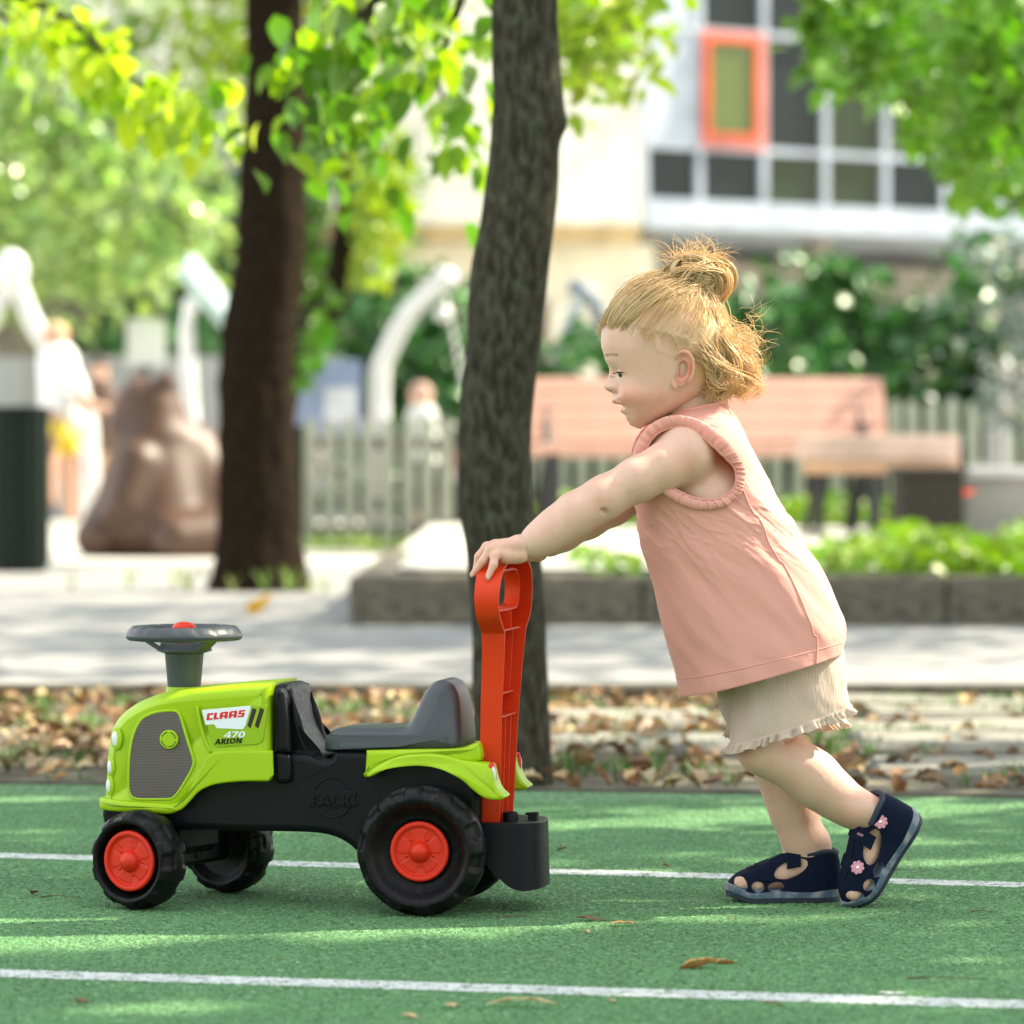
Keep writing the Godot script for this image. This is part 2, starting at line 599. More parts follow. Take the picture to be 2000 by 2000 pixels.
func build_ground() -> void:
	sheet("ground", [Vector2(-300, 60), Vector2(300, 60), Vector2(300, -500), Vector2(-300, -500)], -0.030, M.sand)
	sheet("soil_strip", [Vector2(-14, -3.0), Vector2(14, -3.0), Vector2(14, -9.2), Vector2(-14, -9.2)], -0.014, M.soil)
	sheet("sports_court", [Vector2(-14, 8), Vector2(14, 8), Vector2(14, -6.0 + 0.153 * 14), Vector2(-14, -6.0 - 0.153 * 14)], 0.0, M.court)
	band("white_line", -3, 3, -4.838, 0.256, 0.030, 0.0004, M.paint)
	band("white_line", -3, 3, -3.749, 0.21, 0.028, 0.0004, M.paint)
	# rubber granules that stand out of the surface where the picture is sharp
	var grain := Geo.new()
	for q in [Vector3(1, 0, 0), Vector3(0.3, 0, 1), Vector3(-0.9, 0, 0.35), Vector3(-0.35, 0, -0.9), Vector3(0.55, 0, -0.75)]: grain.v.append(q)
	for q in [Vector3(0.45, 0.85, 0.1), Vector3(-0.15, 0.95, 0.4), Vector3(-0.2, 0.8, -0.35)]: grain.v.append(q)
	for q in [[0, 5, 1], [1, 5, 6], [1, 6, 2], [2, 6, 7], [2, 7, 3], [3, 7, 4], [4, 7, 5], [4, 5, 0], [5, 7, 6]]: grain.tri(q[0], q[1], q[2])
	var mm := MultiMesh.new()
	mm.transform_format = MultiMesh.TRANSFORM_3D
	mm.use_colors = true
	mm.mesh = grain.out("flat")
	var n_grain := 225000
	mm.instance_count = n_grain
	for k in n_grain:
		var z := -3.45 - 2.35 * rng.randf()
		var x := rng.randf_range(-0.235, 0.235) * -z
		var r := rng.randf_range(0.0014, 0.0029)
		var b := Basis(Vector3.UP, rng.randf() * TAU) * Basis.from_scale(Vector3(r * rng.randf_range(0.8, 1.4), rng.randf_range(0.0007, 0.0015), r))
		mm.set_instance_transform(k, Transform3D(b, Vector3(x, -0.0001, z)))
		var tone := rng.randf_range(0.70, 1.25)
		var c := Color(0.082 * tone, 0.205 * tone, 0.074 * tone)
		var pick := rng.randf()
		if pick < 0.06: c = Color(0.03, 0.08, 0.03)
		elif pick < 0.11: c = Color(0.16, 0.29, 0.14)
		c = c * (1.0 + 0.22 * bark_noise.get_noise_2d(x * 1.7, z * 3.1))
		for l in [[-4.838, 0.256, 0.029], [-3.749, 0.21, 0.027]]:
			if absf(z - l[0] - l[1] * x) < l[2] * (1 + 0.12 * bark_noise.get_noise_1d(x * 60)) and rng.randf() < 0.9: c = Color(0.56, 0.585, 0.56) * rng.randf_range(0.72, 1.1)
		mm.set_instance_color(k, c)
	var go := MultiMeshInstance3D.new()
	go.name = "rubber_granules"
	go.multimesh = mm
	go.material_override = mat(Color.WHITE, 0.85)
	go.material_override.vertex_color_use_as_albedo = true
	add_child(go)
	stuff(go)
	# a narrow edging of concrete round the court
	var g := Geo.new()
	g.box(Vector3(-14, -0.03, -0.02), Vector3(14, 0.004, 0.02), 0.004)
	var e := put("edging_strip", g.out("flat"), M.edging)
	struct(e)
	e.position = Vector3(0, 0, -6.022)
	e.rotation.y = -atan(0.153)
	# the path with a low kerb on the near side
	sheet("path", [Vector2(-30, -8.55), Vector2(30, -8.25), Vector2(30, -19.6), Vector2(-30, -19.6)], -0.004, M.path)
	var k := Node3D.new()
	k.name = "path_kerb"
	add_child(k)
	struct(k)
	var kg := Geo.new()
	kg.box(Vector3(-0.495, -0.06, -0.05), Vector3(0.495, 0.022, 0.05), 0.008)
	var km := kg.out("flat")
	for n in 12:
		var o := put("kerb_stone", km, M.edging, k)
		o.position = Vector3(-6 + n, 0.003 * rng.randf(), -8.49 + 0.005 * (n - 6))
	# raised bed and lawn strips
	sheet("flower_bed", [Vector2(-0.52, -12.25), Vector2(9, -12.25), Vector2(9, -13.7), Vector2(-0.52, -13.4)], 0.14, M.soil)
	sheet("play_area", [Vector2(-0.5, -13.2), Vector2(30, -13.6), Vector2(30, -60), Vector2(-0.5, -60)], 0.155, M.sand)

# ---------------------------------------------------------------- leaves
func leaf_mesh(length: float, width: float, droop := 0.25, fold := 0.3, rows := 4) -> ArrayMesh:     # a pointed oval leaf, folded along its midrib
	var g := Geo.new()
	for k in rows + 1:
		var t := float(k) / rows
		var w := width * 0.5 * pow(sin(PI * pow(t, 0.75)), 0.8) if k > 0 and k < rows else 0.0
		var y := -droop * length * t * t
		g.v.append(Vector3(-w, y + w * fold, t * length))
		g.v.append(Vector3(0, y, t * length))
		g.v.append(Vector3(w, y + w * fold, t * length))
	for k in rows:
		for j in 2:
			var a := k * 3 + j
			g.quad(a, a + 1, a + 4, a + 3)
	return g.out("smooth")

func rand_basis(size: float, flat := 0.0) -> Basis:
	var e := Vector3(rng.randf_range(-1, 1) * (1.4 - flat), rng.randf() * TAU, rng.randf_range(-1, 1) * (1.4 - flat))
	return Basis.from_euler(e).scaled(Vector3.ONE * size)

func cloud(called: String, parent: Node, mesh: Mesh, m: Material, where: Array, lo := 0.7, hi := 1.3, flat := 0.3, tint := 0.35) -> MultiMeshInstance3D:
	var mm := MultiMesh.new()
	mm.transform_format = MultiMesh.TRANSFORM_3D
	mm.use_colors = true
	mm.mesh = mesh
	mm.instance_count = where.size()
	for k in where.size():
		mm.set_instance_transform(k, Transform3D(rand_basis(rng.randf_range(lo, hi), flat), where[k]))
		var b := 1.0 + rng.randf_range(-tint, tint)
		mm.set_instance_color(k, Color(b * rng.randf_range(0.85, 1.2), b, b * rng.randf_range(0.7, 1.2)))
	var o := MultiMeshInstance3D.new()
	o.name = numbered(called, parent)
	o.multimesh = mm
	o.material_override = m
	parent.add_child(o, true)
	stuff(o)
	return o

func clumps(mid: Vector3, r: Vector3, n_clumps: int, per: int, spread: float, out := 0.35, gaps := [], sd := 1) -> Array:     # leaf places in clumps through a crown
	var q := RandomNumberGenerator.new()
	q.seed = sd
	var pts := []
	for k in n_clumps:
		var d := Vector3(q.randfn(), q.randfn(), q.randfn()).normalized() * pow(q.randf(), out)
		var c := mid + d * r
		var s := spread * q.randf_range(0.6, 1.4)
		for j in per:
			var p := c + Vector3(q.randfn(), q.randfn() * 0.7, q.randfn()) * s * 0.55
			var keep := true
			for g in gaps:
				var off: Vector3 = p - g[0]
				if (off - SUN.normalized() * off.dot(SUN.normalized())).length() < g[1]:
					keep = false
					break
			if keep: pts.append(p)
	return pts

# ---------------------------------------------------------------- buildings
func plain(c: Color, rough := 0.8, worn := 0.12, scale := 0.5) -> StandardMaterial3D:        # paint or plaster with slight unevenness
	var t: Texture2D
	if not M.has("uneven"):
		M.uneven = noise_tex(0.012, 256, FastNoiseLite.TYPE_SIMPLEX_SMOOTH, [[0.0, Color(0.82, 0.82, 0.82)], [0.5, Color(0.95, 0.95, 0.95)], [1.0, Color.WHITE]], 5, false, 8, 21)
	t = M.uneven
	return mat(c, rough, t, scale)

func part_box(called: String, lo: Vector3, hi: Vector3, m: Material, parent: Node, ch := 0.0) -> MeshInstance3D:
	var g := Geo.new()
	g.box(lo, hi, ch)
	return put(called, g.out("flat"), m, parent)

func build_buildings() -> void:
	var white := plain(lin(0.40, 0.45, 0.52), 0.5)
	var cream := plain(lin(0.88, 0.84, 0.72), 0.85)
	var tan_ := plain(lin(0.62, 0.47, 0.26), 0.85)
	var dark := plain(lin(0.10, 0.10, 0.10), 0.8)
	var salmon := plain(lin(0.55, 0.21, 0.19), 0.6)
	var orange := plain(lin(0.60, 0.085, 0.02), 0.5)
	var glass := mat(lin(0.016, 0.022, 0.020), 0.10)
	glass.metallic_specular = 0.35
	var glass2 := mat(lin(0.055, 0.075, 0.020), 0.12)
	glass2.metallic_specular = 0.35
	var glass3 := mat(lin(0.030, 0.042, 0.018), 0.12)
	glass3.metallic_specular = 0.35
	# white wing with a curtain wall, turned towards the court
	var w := thing("office_wing", "white glazed building wing with an orange framed window, overhanging the hedge", "building")
	w.position = at(1258, 440, 40.0) * Vector3(1, 0, 1)
	w.rotation.y = deg_to_rad(31)
	var yb := at(1258, 442, 40.0).y
	# local x runs along the facade, z = 0 is its face
	part_box("soffit_beam", Vector3(0, yb, -6), Vector3(11, yb + 0.28, 0.06), white, w)
	part_box("wall", Vector3(0, yb + 0.28, -6), Vector3(11, yb + 7, -0.14), plain(lin(0.60, 0.64, 0.70), 0.6), w)
	var cols := [0.0, 0.73, 1.60, 2.45, 3.30, 4.15, 5.0, 5.85, 6.7, 7.55, 8.4, 9.25, 10.1, 11.0]
	var rows := [yb + 0.28, yb + 0.90, yb + 2.20, yb + 2.95, yb + 4.3, yb + 5.5]
	for r in rows.size() - 1:
		for c in cols.size() - 1:
			var x0: float = cols[c] + 0.04
			var x1: float = cols[c + 1] - 0.04
			var y0: float = rows[r] + 0.035
			var y1: float = rows[r + 1] - 0.035
			if c == 0 and r in [1, 2]:
				part_box("panel", Vector3(x0 - 0.05, y0, -0.13), Vector3(x1 + 0.05, y1 + 0.06, 0.0), white, w)
				continue
			if r == 1 and c in [1, 5]:
				var fr := part_box("window_frame", Vector3(x0 - 0.05, y0 - 0.04, -0.12), Vector3(x1 + 0.05, y1 + 0.04, 0.05), salmon, w)
				fr.set_meta("label", "salmon and orange window frame")
				var inn := Geo.new()
				for q in [[x0 - 0.02, y0 + 0.06, x0 + 0.05, y1 - 0.02], [x1 - 0.14, y0 + 0.06, x1 - 0.07, y1 - 0.02], [x0 + 0.05, y0 + 0.06, x1 - 0.14, y0 + 0.13], [x0 + 0.05, y1 - 0.09, x1 - 0.14, y1 - 0.02]]:
					inn.box(Vector3(q[0], q[1], 0.052), Vector3(q[2], q[3], 0.10))
				put("sash", inn.out("flat"), orange, fr)
				part_box("pane", Vector3(x0 + 0.05, y0 + 0.13, 0.053), Vector3(x1 - 0.14, y1 - 0.09, 0.06), mat(lin(0.085, 0.115, 0.020), 0.15), fr)
				continue
			part_box("pane", Vector3(x0, y0, -0.10), Vector3(x1, y1, -0.04), [glass, glass3, glass, glass, glass3][(c * 3 + r * 2) % 5], w)
	for c in cols: part_box("mullion", Vector3(c - 0.04, rows[0], -0.13), Vector3(c + 0.04, rows[-1], 0.03), white, w)
	for r in rows: part_box("transom", Vector3(-0.04, r - 0.035, -0.135), Vector3(11, r + 0.035, 0.035), white, w)
	part_box("lower_wall", Vector3(0.6, 0, -6), Vector3(11, yb - 0.004, -3.2), dark, w)
	part_box("lower_band", Vector3(0.9, yb - 0.55, -3.2), Vector3(8, yb - 0.15, -3.1), plain(lin(0.42, 0.38, 0.33)), w)
	for x in [0.75, 3.1, 6.2, 9.3]:
		part_box("column", Vector3(x - 0.13, 0, -1.2), Vector3(x + 0.13, yb, -0.94), plain(lin(0.30, 0.28, 0.24)), w)
	# cream block to the left of it
	var b := thing("cream_building", "cream rendered building with a tan soffit, left of the white glazed wing", "building")
	var x1 := at(1256, 437, 40.0).x
	var yc := at(1256, 437, 40.0).y
	part_box("upper_wall", Vector3(-9.5, yc, -48), Vector3(x1, yc + 8, -40.0), cream, b)
	part_box("soffit", Vector3(-9.5, yc - 0.16, -48), Vector3(x1 - 0.02, yc - 0.004, -40.15), tan_, b)
	part_box("lower_wall", Vector3(-9.5, 0, -48), Vector3(x1 + 0.15, yc - 0.166, -40.9), cream, b)
	part_box("plinth_wall", Vector3(-9.5, 0, -40.9), Vector3(-1.6, yc - 0.2, -40.86), plain(lin(0.30, 0.26, 0.20)), b)
	for q in [[-0.2, 0.9, 0.42, 2.35], [-4.6, 0.9, -3.6, 2.3], [-7.6, 0.9, -6.6, 2.3]]:
		var f := part_box("window", Vector3(q[0], q[1], -40.95), Vector3(q[2], q[3], -40.80), plain(lin(0.25, 0.2, 0.14)), b)
		part_box("pane", Vector3(q[0] + 0.08, q[1] + 0.08, -40.798), Vector3(q[2] - 0.08, q[3] - 0.08, -40.78), glass, f)
	# pale block far to the left behind the trees
	var f2 := thing("pale_building", "pale apartment building glimpsed behind the leaves on the left", "building")
	part_box("wall", Vector3(-7.6, 0, -62), Vector3(-3.5, 7, -54), plain(lin(0.66, 0.66, 0.66)), f2)
	for r in 2:
		for c in 2:
			var wx := -7.0 + c * 2.0
			part_box("window", Vector3(wx, 1.2 + r * 2.7, -54), Vector3(wx + 1.0, 2.6 + r * 2.7, -53.95), glass, f2)

# ---------------------------------------------------------------- kerb wall and picket fence
func build_kerb_and_fence() -> void:
	var wall := thing("kerb_wall", "low rough concrete wall of blocks edging the raised flower bed", "wall")
	var x := -0.545
	var k := 0
	while x < 4.0:
		var l := 0.93 + 0.1 * rng.randf()
		var g := Geo.new()
		g.box(Vector3(0, -0.03, -0.13), Vector3(l - 0.008, 0.158 + 0.006 * rng.randf(), 0.0), 0.010)
		var o := put("concrete_block", g.out("flat"), M.concrete, wall)
		o.position = Vector3(x, 0, -12.15 + 0.008 * rng.randf())
		o.rotation.y = rng.randf_range(-0.006, 0.006)
		x += l
		k += 1
	var ret := Geo.new()
	ret.box(Vector3(-0.13, -0.03, -3.9), Vector3(0.0, 0.156, -0.14), 0.010)
	var ro := put("side_block", ret.out("flat"), M.concrete, wall)
	ro.position = Vector3(-0.415, 0, -12.15)
	# pickets
	M.picket = mat(Color.WHITE, 0.85, noise_tex(0.02, 256, FastNoiseLite.TYPE_SIMPLEX_SMOOTH, [[0.0, lin(0.26, 0.275, 0.215)], [0.6, lin(0.39, 0.405, 0.33)], [1.0, lin(0.48, 0.485, 0.41)]], 4, false, 8, 31), 1.0)
	M.picket.uv1_scale = Vector3(6, 0.8, 6)
	var pg := Geo.new()
	pg.rings([PackedVector3Array([Vector3(-0.039, 0, -0.009), Vector3(0.039, 0, -0.009), Vector3(0.039, 0, 0.009), Vector3(-0.039, 0, 0.009)]),
		PackedVector3Array([Vector3(-0.039, 0.745, -0.009), Vector3(0.039, 0.745, -0.009), Vector3(0.039, 0.745, 0.009), Vector3(-0.039, 0.745, 0.009)]),
		PackedVector3Array([Vector3(-0.022, 0.79, -0.009), Vector3(0.022, 0.79, -0.009), Vector3(0.022, 0.79, 0.009), Vector3(-0.022, 0.79, 0.009)])])
	var pm := pg.out("flat")
	var rail := plain(lin(0.035, 0.045, 0.032), 0.9)
	for s in [[-1.30, -0.28, -22.4, "weathered picket fence between the big tree and the slim trunk"], [0.02, 4.6, -22.6, "weathered picket fence behind the benches on the right"]]:
		var f := thing("picket_fence", s[3], "fence", Vector3(0, 0.0, s[2]), 0.0, "picket fences round the play area")
		var y0 := 0.02 if s[0] < -1 else 0.13
		part_box("bottom_board", Vector3(s[0], y0 - 0.02, -0.05), Vector3(s[1], y0 + 0.13, -0.02), rail, f)
		for y in [y0 + 0.22, y0 + 0.60]: part_box("rail", Vector3(s[0], y, -0.05), Vector3(s[1], y + 0.07, -0.0095), rail, f)
		var px: float = s[0] + 0.05
		while px < s[1]:
			var o := put("picket", pm, M.picket, f)
			o.position = Vector3(px, y0 + rng.randf_range(-0.01, 0.012), 0)
			o.rotation.z = rng.randf_range(-0.012, 0.012)
			px += 0.122 + rng.randf_range(-0.006, 0.006)
		px = s[0]
		while px < s[1] + 0.1:
			part_box("post", Vector3(px - 0.045, 0, -0.14), Vector3(px + 0.045, y0 + 0.75, -0.051), rail, f, 0.006)
			px += 1.5

# ---------------------------------------------------------------- trees
func trunk_geo(path: Array, radii: Array, rough: float, cols := 40, rows := 120) -> Geo:      # a tapering trunk with ridged bark
	var g := Geo.new()
	var pts := spline(path, rows)
	var list := []
	var xs := range(radii.size())
	for k in pts.size():
		var p: Vector3 = pts[k]
		var r := lerp_list(xs, radii, float(k) / rows * (radii.size() - 1))
		var ring := PackedVector3Array()
		for j in cols:
			var a := TAU * j / cols
			var ridge := absf(bark_noise.get_noise_3d(cos(a) * 5.0, p.y * 1.6, sin(a) * 5.0)) + 0.4 * bark_noise.get_noise_3d(cos(a) * 14.0, p.y * 7.0, sin(a) * 14.0)
			var big := bark_noise.get_noise_3d(cos(a) * 1.3 + 9, p.y * 2.2, sin(a) * 1.3)
			ring.append(p + Vector3(cos(a), 0, sin(a)) * (r + rough * ridge + r * 0.10 * big))
		list.append(ring)
	g.rings(list)
	return g

func bough(parent: Node, path: Array, r0: float, m: Material) -> Array:
	var pts := spline(path, 18)
	var radii := []
	for k in pts.size(): radii.append(lerpf(r0, 0.0018, pow(float(k) / 18, 0.7)))
	var g := Geo.new()
	g.tube(pts, radii, 7)
	put("bough", g.out(), m, parent)
	return pts

func leafy(parent: Node, pts: Array, n: int, spread: float, meshes: Array, m: Array, size0: float, size1: float, from := 0.15) -> void:      # single leaves on twigs along a bough
	for k in n:
		var t := lerpf(from, 1.0, rng.randf())
		var p: Vector3 = pts[int(t * (pts.size() - 1))]
		var off := Vector3(rng.randfn(), rng.randfn() - 0.35, rng.randfn()) * spread
		var o := put("leaf", meshes[rng.randi() % meshes.size()], m[rng.randi() % m.size()], parent)
		o.transform = Transform3D(Basis.from_euler(Vector3(rng.randf_range(0.2, 1.3), rng.randf() * TAU, rng.randf_range(-0.5, 0.5))).scaled(Vector3.ONE * rng.randf_range(size0, size1)), p + off)

func build_trees() -> void:
	var leaf := leaf_mesh(0.075, 0.05)
	var leaf_b := leaf_mesh(0.068, 0.052, 0.4, 0.15)
	var far_leaf := leaf_mesh(0.17, 0.12, 0.3, 0.3, 3)
	var light1 := leaf_mat(lin(0.115, 0.20, 0.012), Color(0.66, 0.84, 0.06), 0.4)
	var light2 := leaf_mat(lin(0.060, 0.115, 0.006), Color(0.34, 0.56, 0.03), 0.45)
	# --- the slim tree behind the push handle
	var d := 6.3
	var t := thing("slim_tree", "slim grey barked tree with a bent trunk just behind the orange push handle", "tree")
	var path := []
	var rad := []
	for q in [[1518, 1002, 81], [1440, 1000, 73], [1345, 996, 72], [1240, 994, 71], [1087, 983, 73], [983, 967, 73], [880, 965, 72], [776, 972, 72], [640, 987, 73], [518, 999, 74], [414, 1014, 70], [290, 1025, 66], [245, 1034, 72], [200, 1032, 68], [100, 1025, 63], [0, 1024, 61], [-150, 1030, 58], [-400, 1050, 55], [-800, 1020, 48], [-1500, 1060, 40]]:
		path.append(at(q[1], q[0], d))
		rad.append(q[2] / F * d)
	path[0].y = -0.03
	put("trunk", trunk_geo(path, rad, 0.003, 44, 260).out(), M.bark, t)
	var b1 := bough(t, [at(1020, -420, d), at(900, -230, 6.45), at(760, -40, 7.4), at(640, 110, 7.8), at(520, 180, 7.9)], 0.022, M.bark)
	var b2 := bough(t, [at(1020, -300, d), at(960, -150, 7.0), at(880, 60, 7.8), at(860, 180, 8.1), at(940, 290, 8.2)], 0.018, M.bark)
	var b3 := bough(t, [at(900, -230, 6.45), at(780, -60, 7.6), at(690, 100, 8.0), at(690, 230, 8.2), at(700, 300, 8.2)], 0.014, M.bark)
	leafy(t, b1, 105, 0.065, [leaf, leaf_b], [light1, light2, light2], 0.8, 1.2, 0.3)
	leafy(t, b2, 100, 0.065, [leaf, leaf_b], [light1, light2], 0.75, 1.15, 0.25)
	leafy(t, b3, 85, 0.065, [leaf, leaf_b], [light2, light2, light1], 0.75, 1.15, 0.25)
	var b4 := bough(t, [at(1020, -500, d), at(1060, -260, 8.0), at(1110, -60, 9.6), at(1190, 60, 10.4)], 0.018, M.bark)
	var far_spray := []
	for k in 420: far_spray.append(at(1165 + rng.randfn() * 58, 40 + rng.randfn() * 70, rng.randf_range(9.6, 11.0)))
	cloud("hanging_leaves", t, leaf, M.leaf_bright, far_spray, 0.8, 1.2)
	bough(t, [at(1020, -700, d), Vector3(-0.7, 3.0, -6.6), Vector3(-1.4, 3.8, -6.9)], 0.03, M.bark)
	bough(t, [at(1060, -1500, d), Vector3(0.7, 3.4, -6.4), Vector3(1.3, 4.2, -6.4)], 0.03, M.bark)
	cloud("crown", t, leaf_mesh(0.11, 0.075), M.leaf, clumps(Vector3(-0.3, 3.6, -6.8), Vector3(1.7, 1.1, 1.4), 70, 55, 0.32, 0.4, [], 11))
	# --- the tree out of the frame on the left whose bough hangs into the picture
	var t2 := thing("young_tree", "young tree at the left edge whose sunlit bough hangs into the upper left corner", "tree")
	put("trunk", trunk_geo([Vector3(-2.0, -0.03, -8.95), Vector3(-1.97, 1.0, -8.95), Vector3(-1.95, 2.4, -8.9), Vector3(-1.9, 3.6, -8.9)], [0.08, 0.065, 0.055, 0.03], 0.003, 24, 40).out(), M.bark, t2)
	var c1 := bough(t2, [Vector3(-1.95, 2.1, -8.9), at(-80, -60, 8.8), at(120, 30, 8.7), at(230, 130, 8.65), at(330, 200, 8.6), at(432, 245, 8.6)], 0.02, M.bark)
	var c2 := bough(t2, [at(-80, -60, 8.8), at(0, 30, 8.9), at(80, 50, 9.0), at(150, 40, 9.0)], 0.012, M.bark)
	leafy(t2, c1, 150, 0.042, [leaf, leaf_b], [M.leaf_bright, M.leaf_bright, light1], 0.7, 1.15, 0.3)
	leafy(t2, c2, 30, 0.06, [leaf, leaf_b], [light1, light2], 0.7, 1.0, 0.3)
	cloud("crown", t2, leaf_mesh(0.11, 0.075), M.leaf, clumps(Vector3(-2.1, 3.5, -9.1), Vector3(1.2, 0.9, 1.2), 40, 50, 0.3, 0.4, [], 12))
	# --- big dark trunk on the left
	var t3 := thing("big_tree", "big dark trunk standing on the path edge, left of the picket fence", "tree")
	d = 15.4
	path = []
	rad = []
	for q in [[1152, 506, 106], [1125, 508, 92], [1080, 506, 84], [1030, 505, 79], [930, 502, 77], [725, 502, 70], [620, 510, 69], [518, 526, 66], [414, 531, 64], [300, 533, 60], [207, 536, 58], [31, 538, 55], [-200, 535, 52], [-600, 520, 46]]:
		path.append(at(q[1], q[0], d))
		rad.append(q[2] / F * d)
	path[0].y = -0.03
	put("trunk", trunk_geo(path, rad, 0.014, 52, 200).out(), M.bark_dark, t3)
	var d1 := bough(t3, [at(520, -600, d), Vector3(-2.6, 5.0, -15.0), Vector3(-3.6, 5.6, -14.5)], 0.07, M.bark_dark)
	cloud("crown", t3, far_leaf, M.leaf, clumps(Vector3(-1.6, 5.2, -15.6), Vector3(3.0, 1.6, 2.6), 120, 50, 0.45, 0.4, [], 13))
	# --- second trunk behind it
	var t4 := thing("leaning_tree", "thinner leaning dark trunk wrapped in climbing leaves, right of the big trunk", "tree")
	d = 20.0
	path = []
	rad = []
	for q in [[1100, 520, 40], [900, 530, 38], [725, 560, 36], [650, 605, 35], [590, 648, 34], [518, 676, 36], [414, 686, 30], [300, 684, 27], [150, 678, 26], [0, 676, 25], [-300, 670, 22]]:
		path.append(at(q[1], q[0], d))
		rad.append(q[2] / F * d)
	path[0].y = -0.03
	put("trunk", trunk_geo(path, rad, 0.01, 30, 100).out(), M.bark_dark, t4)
	var vine := []
	for k in 170:
		var v := rng.randf_range(120, 760)
		var u := 605 + 22 * sin(v * 0.013) + rng.randfn() * 14 + (40 if v < 420 else 0) * rng.randf()
		vine.append(at(u, v, 19.5 + rng.randf_range(-0.3, 0.2)))
	cloud("climbing_leaves", t4, leaf_mesh(0.11, 0.09), M.leaf, vine, 0.7, 1.2)
	var glow := []
	for k in 260: glow.append(at(745 + rng.randfn() * 32, 400 + rng.randfn() * 62, 19.4 + rng.randf_range(-0.5, 0.5)))
	cloud("low_shoots", t4, leaf_mesh(0.12, 0.09), M.leaf_bright, glow, 0.7, 1.2)
	cloud("crown", t4, far_leaf, M.leaf, clumps(Vector3(-0.9, 5.0, -20.3), Vector3(2.6, 1.5, 2.0), 80, 50, 0.45, 0.4, [], 14))
	# --- lime tree on the right that shades the court; its gaps let the dapples through
	var gaps := []
	for q in [[at(1640, 1210, 4.46), 0.19], [at(1590, 1070, 4.46), 0.18], [at(1530, 960, 4.46), 0.16], [at(1455, 850, 4.46), 0.14], [at(1440, 660, 4.48), 0.22], [at(1370, 520, 4.48), 0.20], [at(1640, 1480, 4.45), 0.12],
			[ground(1460, 1790), 0.11], [ground(1330, 1795), 0.08], [ground(1250, 1600), 0.10], [ground(1120, 1610), 0.08], [ground(1500, 1585), 0.12], [ground(1720, 1590), 0.15], [ground(1900, 1575), 0.12], [ground(1930, 1690), 0.12], [ground(1790, 1730), 0.09],
			[ground(1150, 1812), 0.05], [ground(330, 1975), 0.10], [ground(150, 1960), 0.08], [ground(120, 1560), 0.10]]:
		gaps.append(q)
	var t5 := thing("lime_tree", "lime tree right of the court, out of the frame, shading the child", "tree")
	put("trunk", trunk_geo([Vector3(4.9, -0.03, -6.6), Vector3(4.85, 1.2, -6.5), Vector3(4.7, 3.0, -6.3), Vector3(4.6, 4.6, -6.0)], [0.16, 0.12, 0.10, 0.05], 0.008, 28, 50).out(), M.bark_dark, t5)
	var shade := clumps(Vector3(4.6, 4.6, -5.9), Vector3(2.7, 1.5, 2.5), 260, 46, 0.36, 0.45, gaps, 15)
	cloud("crown", t5, leaf_mesh(0.13, 0.09), M.leaf, shade, 0.8, 1.2)
	# --- trees by the path on the right, their lower boughs in the upper right corner
	var t6 := thing("street_tree", "leafy tree right of the path, its drooping boughs filling the upper right corner", "tree")
	put("trunk", trunk_geo([Vector3(4.2, -0.03, -12.9), Vector3(4.2, 1.5, -12.9), Vector3(4.1, 3.5, -12.9), Vector3(4.1, 4.6, -12.9)], [0.17, 0.13, 0.11, 0.06], 0.008, 28, 50).out(), M.bark_dark, t6)
	cloud("crown", t6, leaf_mesh(0.12, 0.085), M.leaf, clumps(Vector3(4.2, 4.3, -12.6), Vector3(2.3, 1.3, 2.2), 62, 42, 0.38, 0.45, [], 16), 0.8, 1.2)
	cloud("crown", t6, leaf_mesh(0.12, 0.085), M.leaf, clumps(Vector3(3.7, 4.7, -15.2), Vector3(2.0, 0.8, 1.4), 24, 42, 0.36, 0.45, [], 17), 0.8, 1.2)
	var hang := []
	for s in 46:
		var u := 1500 + 560 * sqrt(rng.randf())
		var top := -60.0
		var low := 60 + (u - 1480) * 0.62 + rng.randf_range(-60, 60)
		if u > 1850: low = 330 + rng.randf_range(-90, 90)
		var dd := rng.randf_range(11.2, 13.2)
		for k in 42:
			var v := lerpf(top, low, pow(rng.randf(), 0.8))
			hang.append(at(u + rng.randfn() * 20, v, dd + rng.randfn() * 0.06))
	cloud("hanging_leaves", t6, leaf_mesh(0.085, 0.06), leaf_mat(lin(0.20, 0.36, 0.06), Color(0.78, 0.95, 0.30), 0.34), hang, 0.6, 1.2)
	# --- masses of far trees on the left and in the middle
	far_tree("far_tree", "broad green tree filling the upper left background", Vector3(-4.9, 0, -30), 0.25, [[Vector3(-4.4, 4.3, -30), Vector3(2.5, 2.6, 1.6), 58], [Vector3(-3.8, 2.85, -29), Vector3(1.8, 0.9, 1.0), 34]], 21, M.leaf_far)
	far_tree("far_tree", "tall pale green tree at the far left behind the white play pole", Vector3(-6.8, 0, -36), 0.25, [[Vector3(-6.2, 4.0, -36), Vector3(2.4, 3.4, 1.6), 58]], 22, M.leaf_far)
	far_tree("far_tree", "yellow green tree between the two dark trunks", Vector3(-1.9, 0, -31), 0.12, [[Vector3(-1.7, 4.6, -31), Vector3(1.6, 1.4, 1.0), 40]], 23, M.leaf_bright)
	far_tree("far_tree", "dark green tree at the back left, low behind the banners", Vector3(-3.3, 0, -39), 0.2, [[Vector3(-3.6, 3.0, -39), Vector3(2.4, 2.0, 1.2), 70]], 25, M.leaf_dark)
	# --- trees behind the photographer, whose shade keeps the near side of things dark
	var rear := thing("plane_tree", "spreading plane tree behind the photographer, left one of two", "tree", Vector3(-4.2, 0, 7.5))
	put("trunk", trunk_geo([Vector3(0, -0.03, 0), Vector3(0.1, 1.5, 0), Vector3(0, 3.5, 0), Vector3(0, 5.5, 0)], [0.24, 0.19, 0.15, 0.08], 0.01, 24, 40).out(), M.bark_dark, rear)
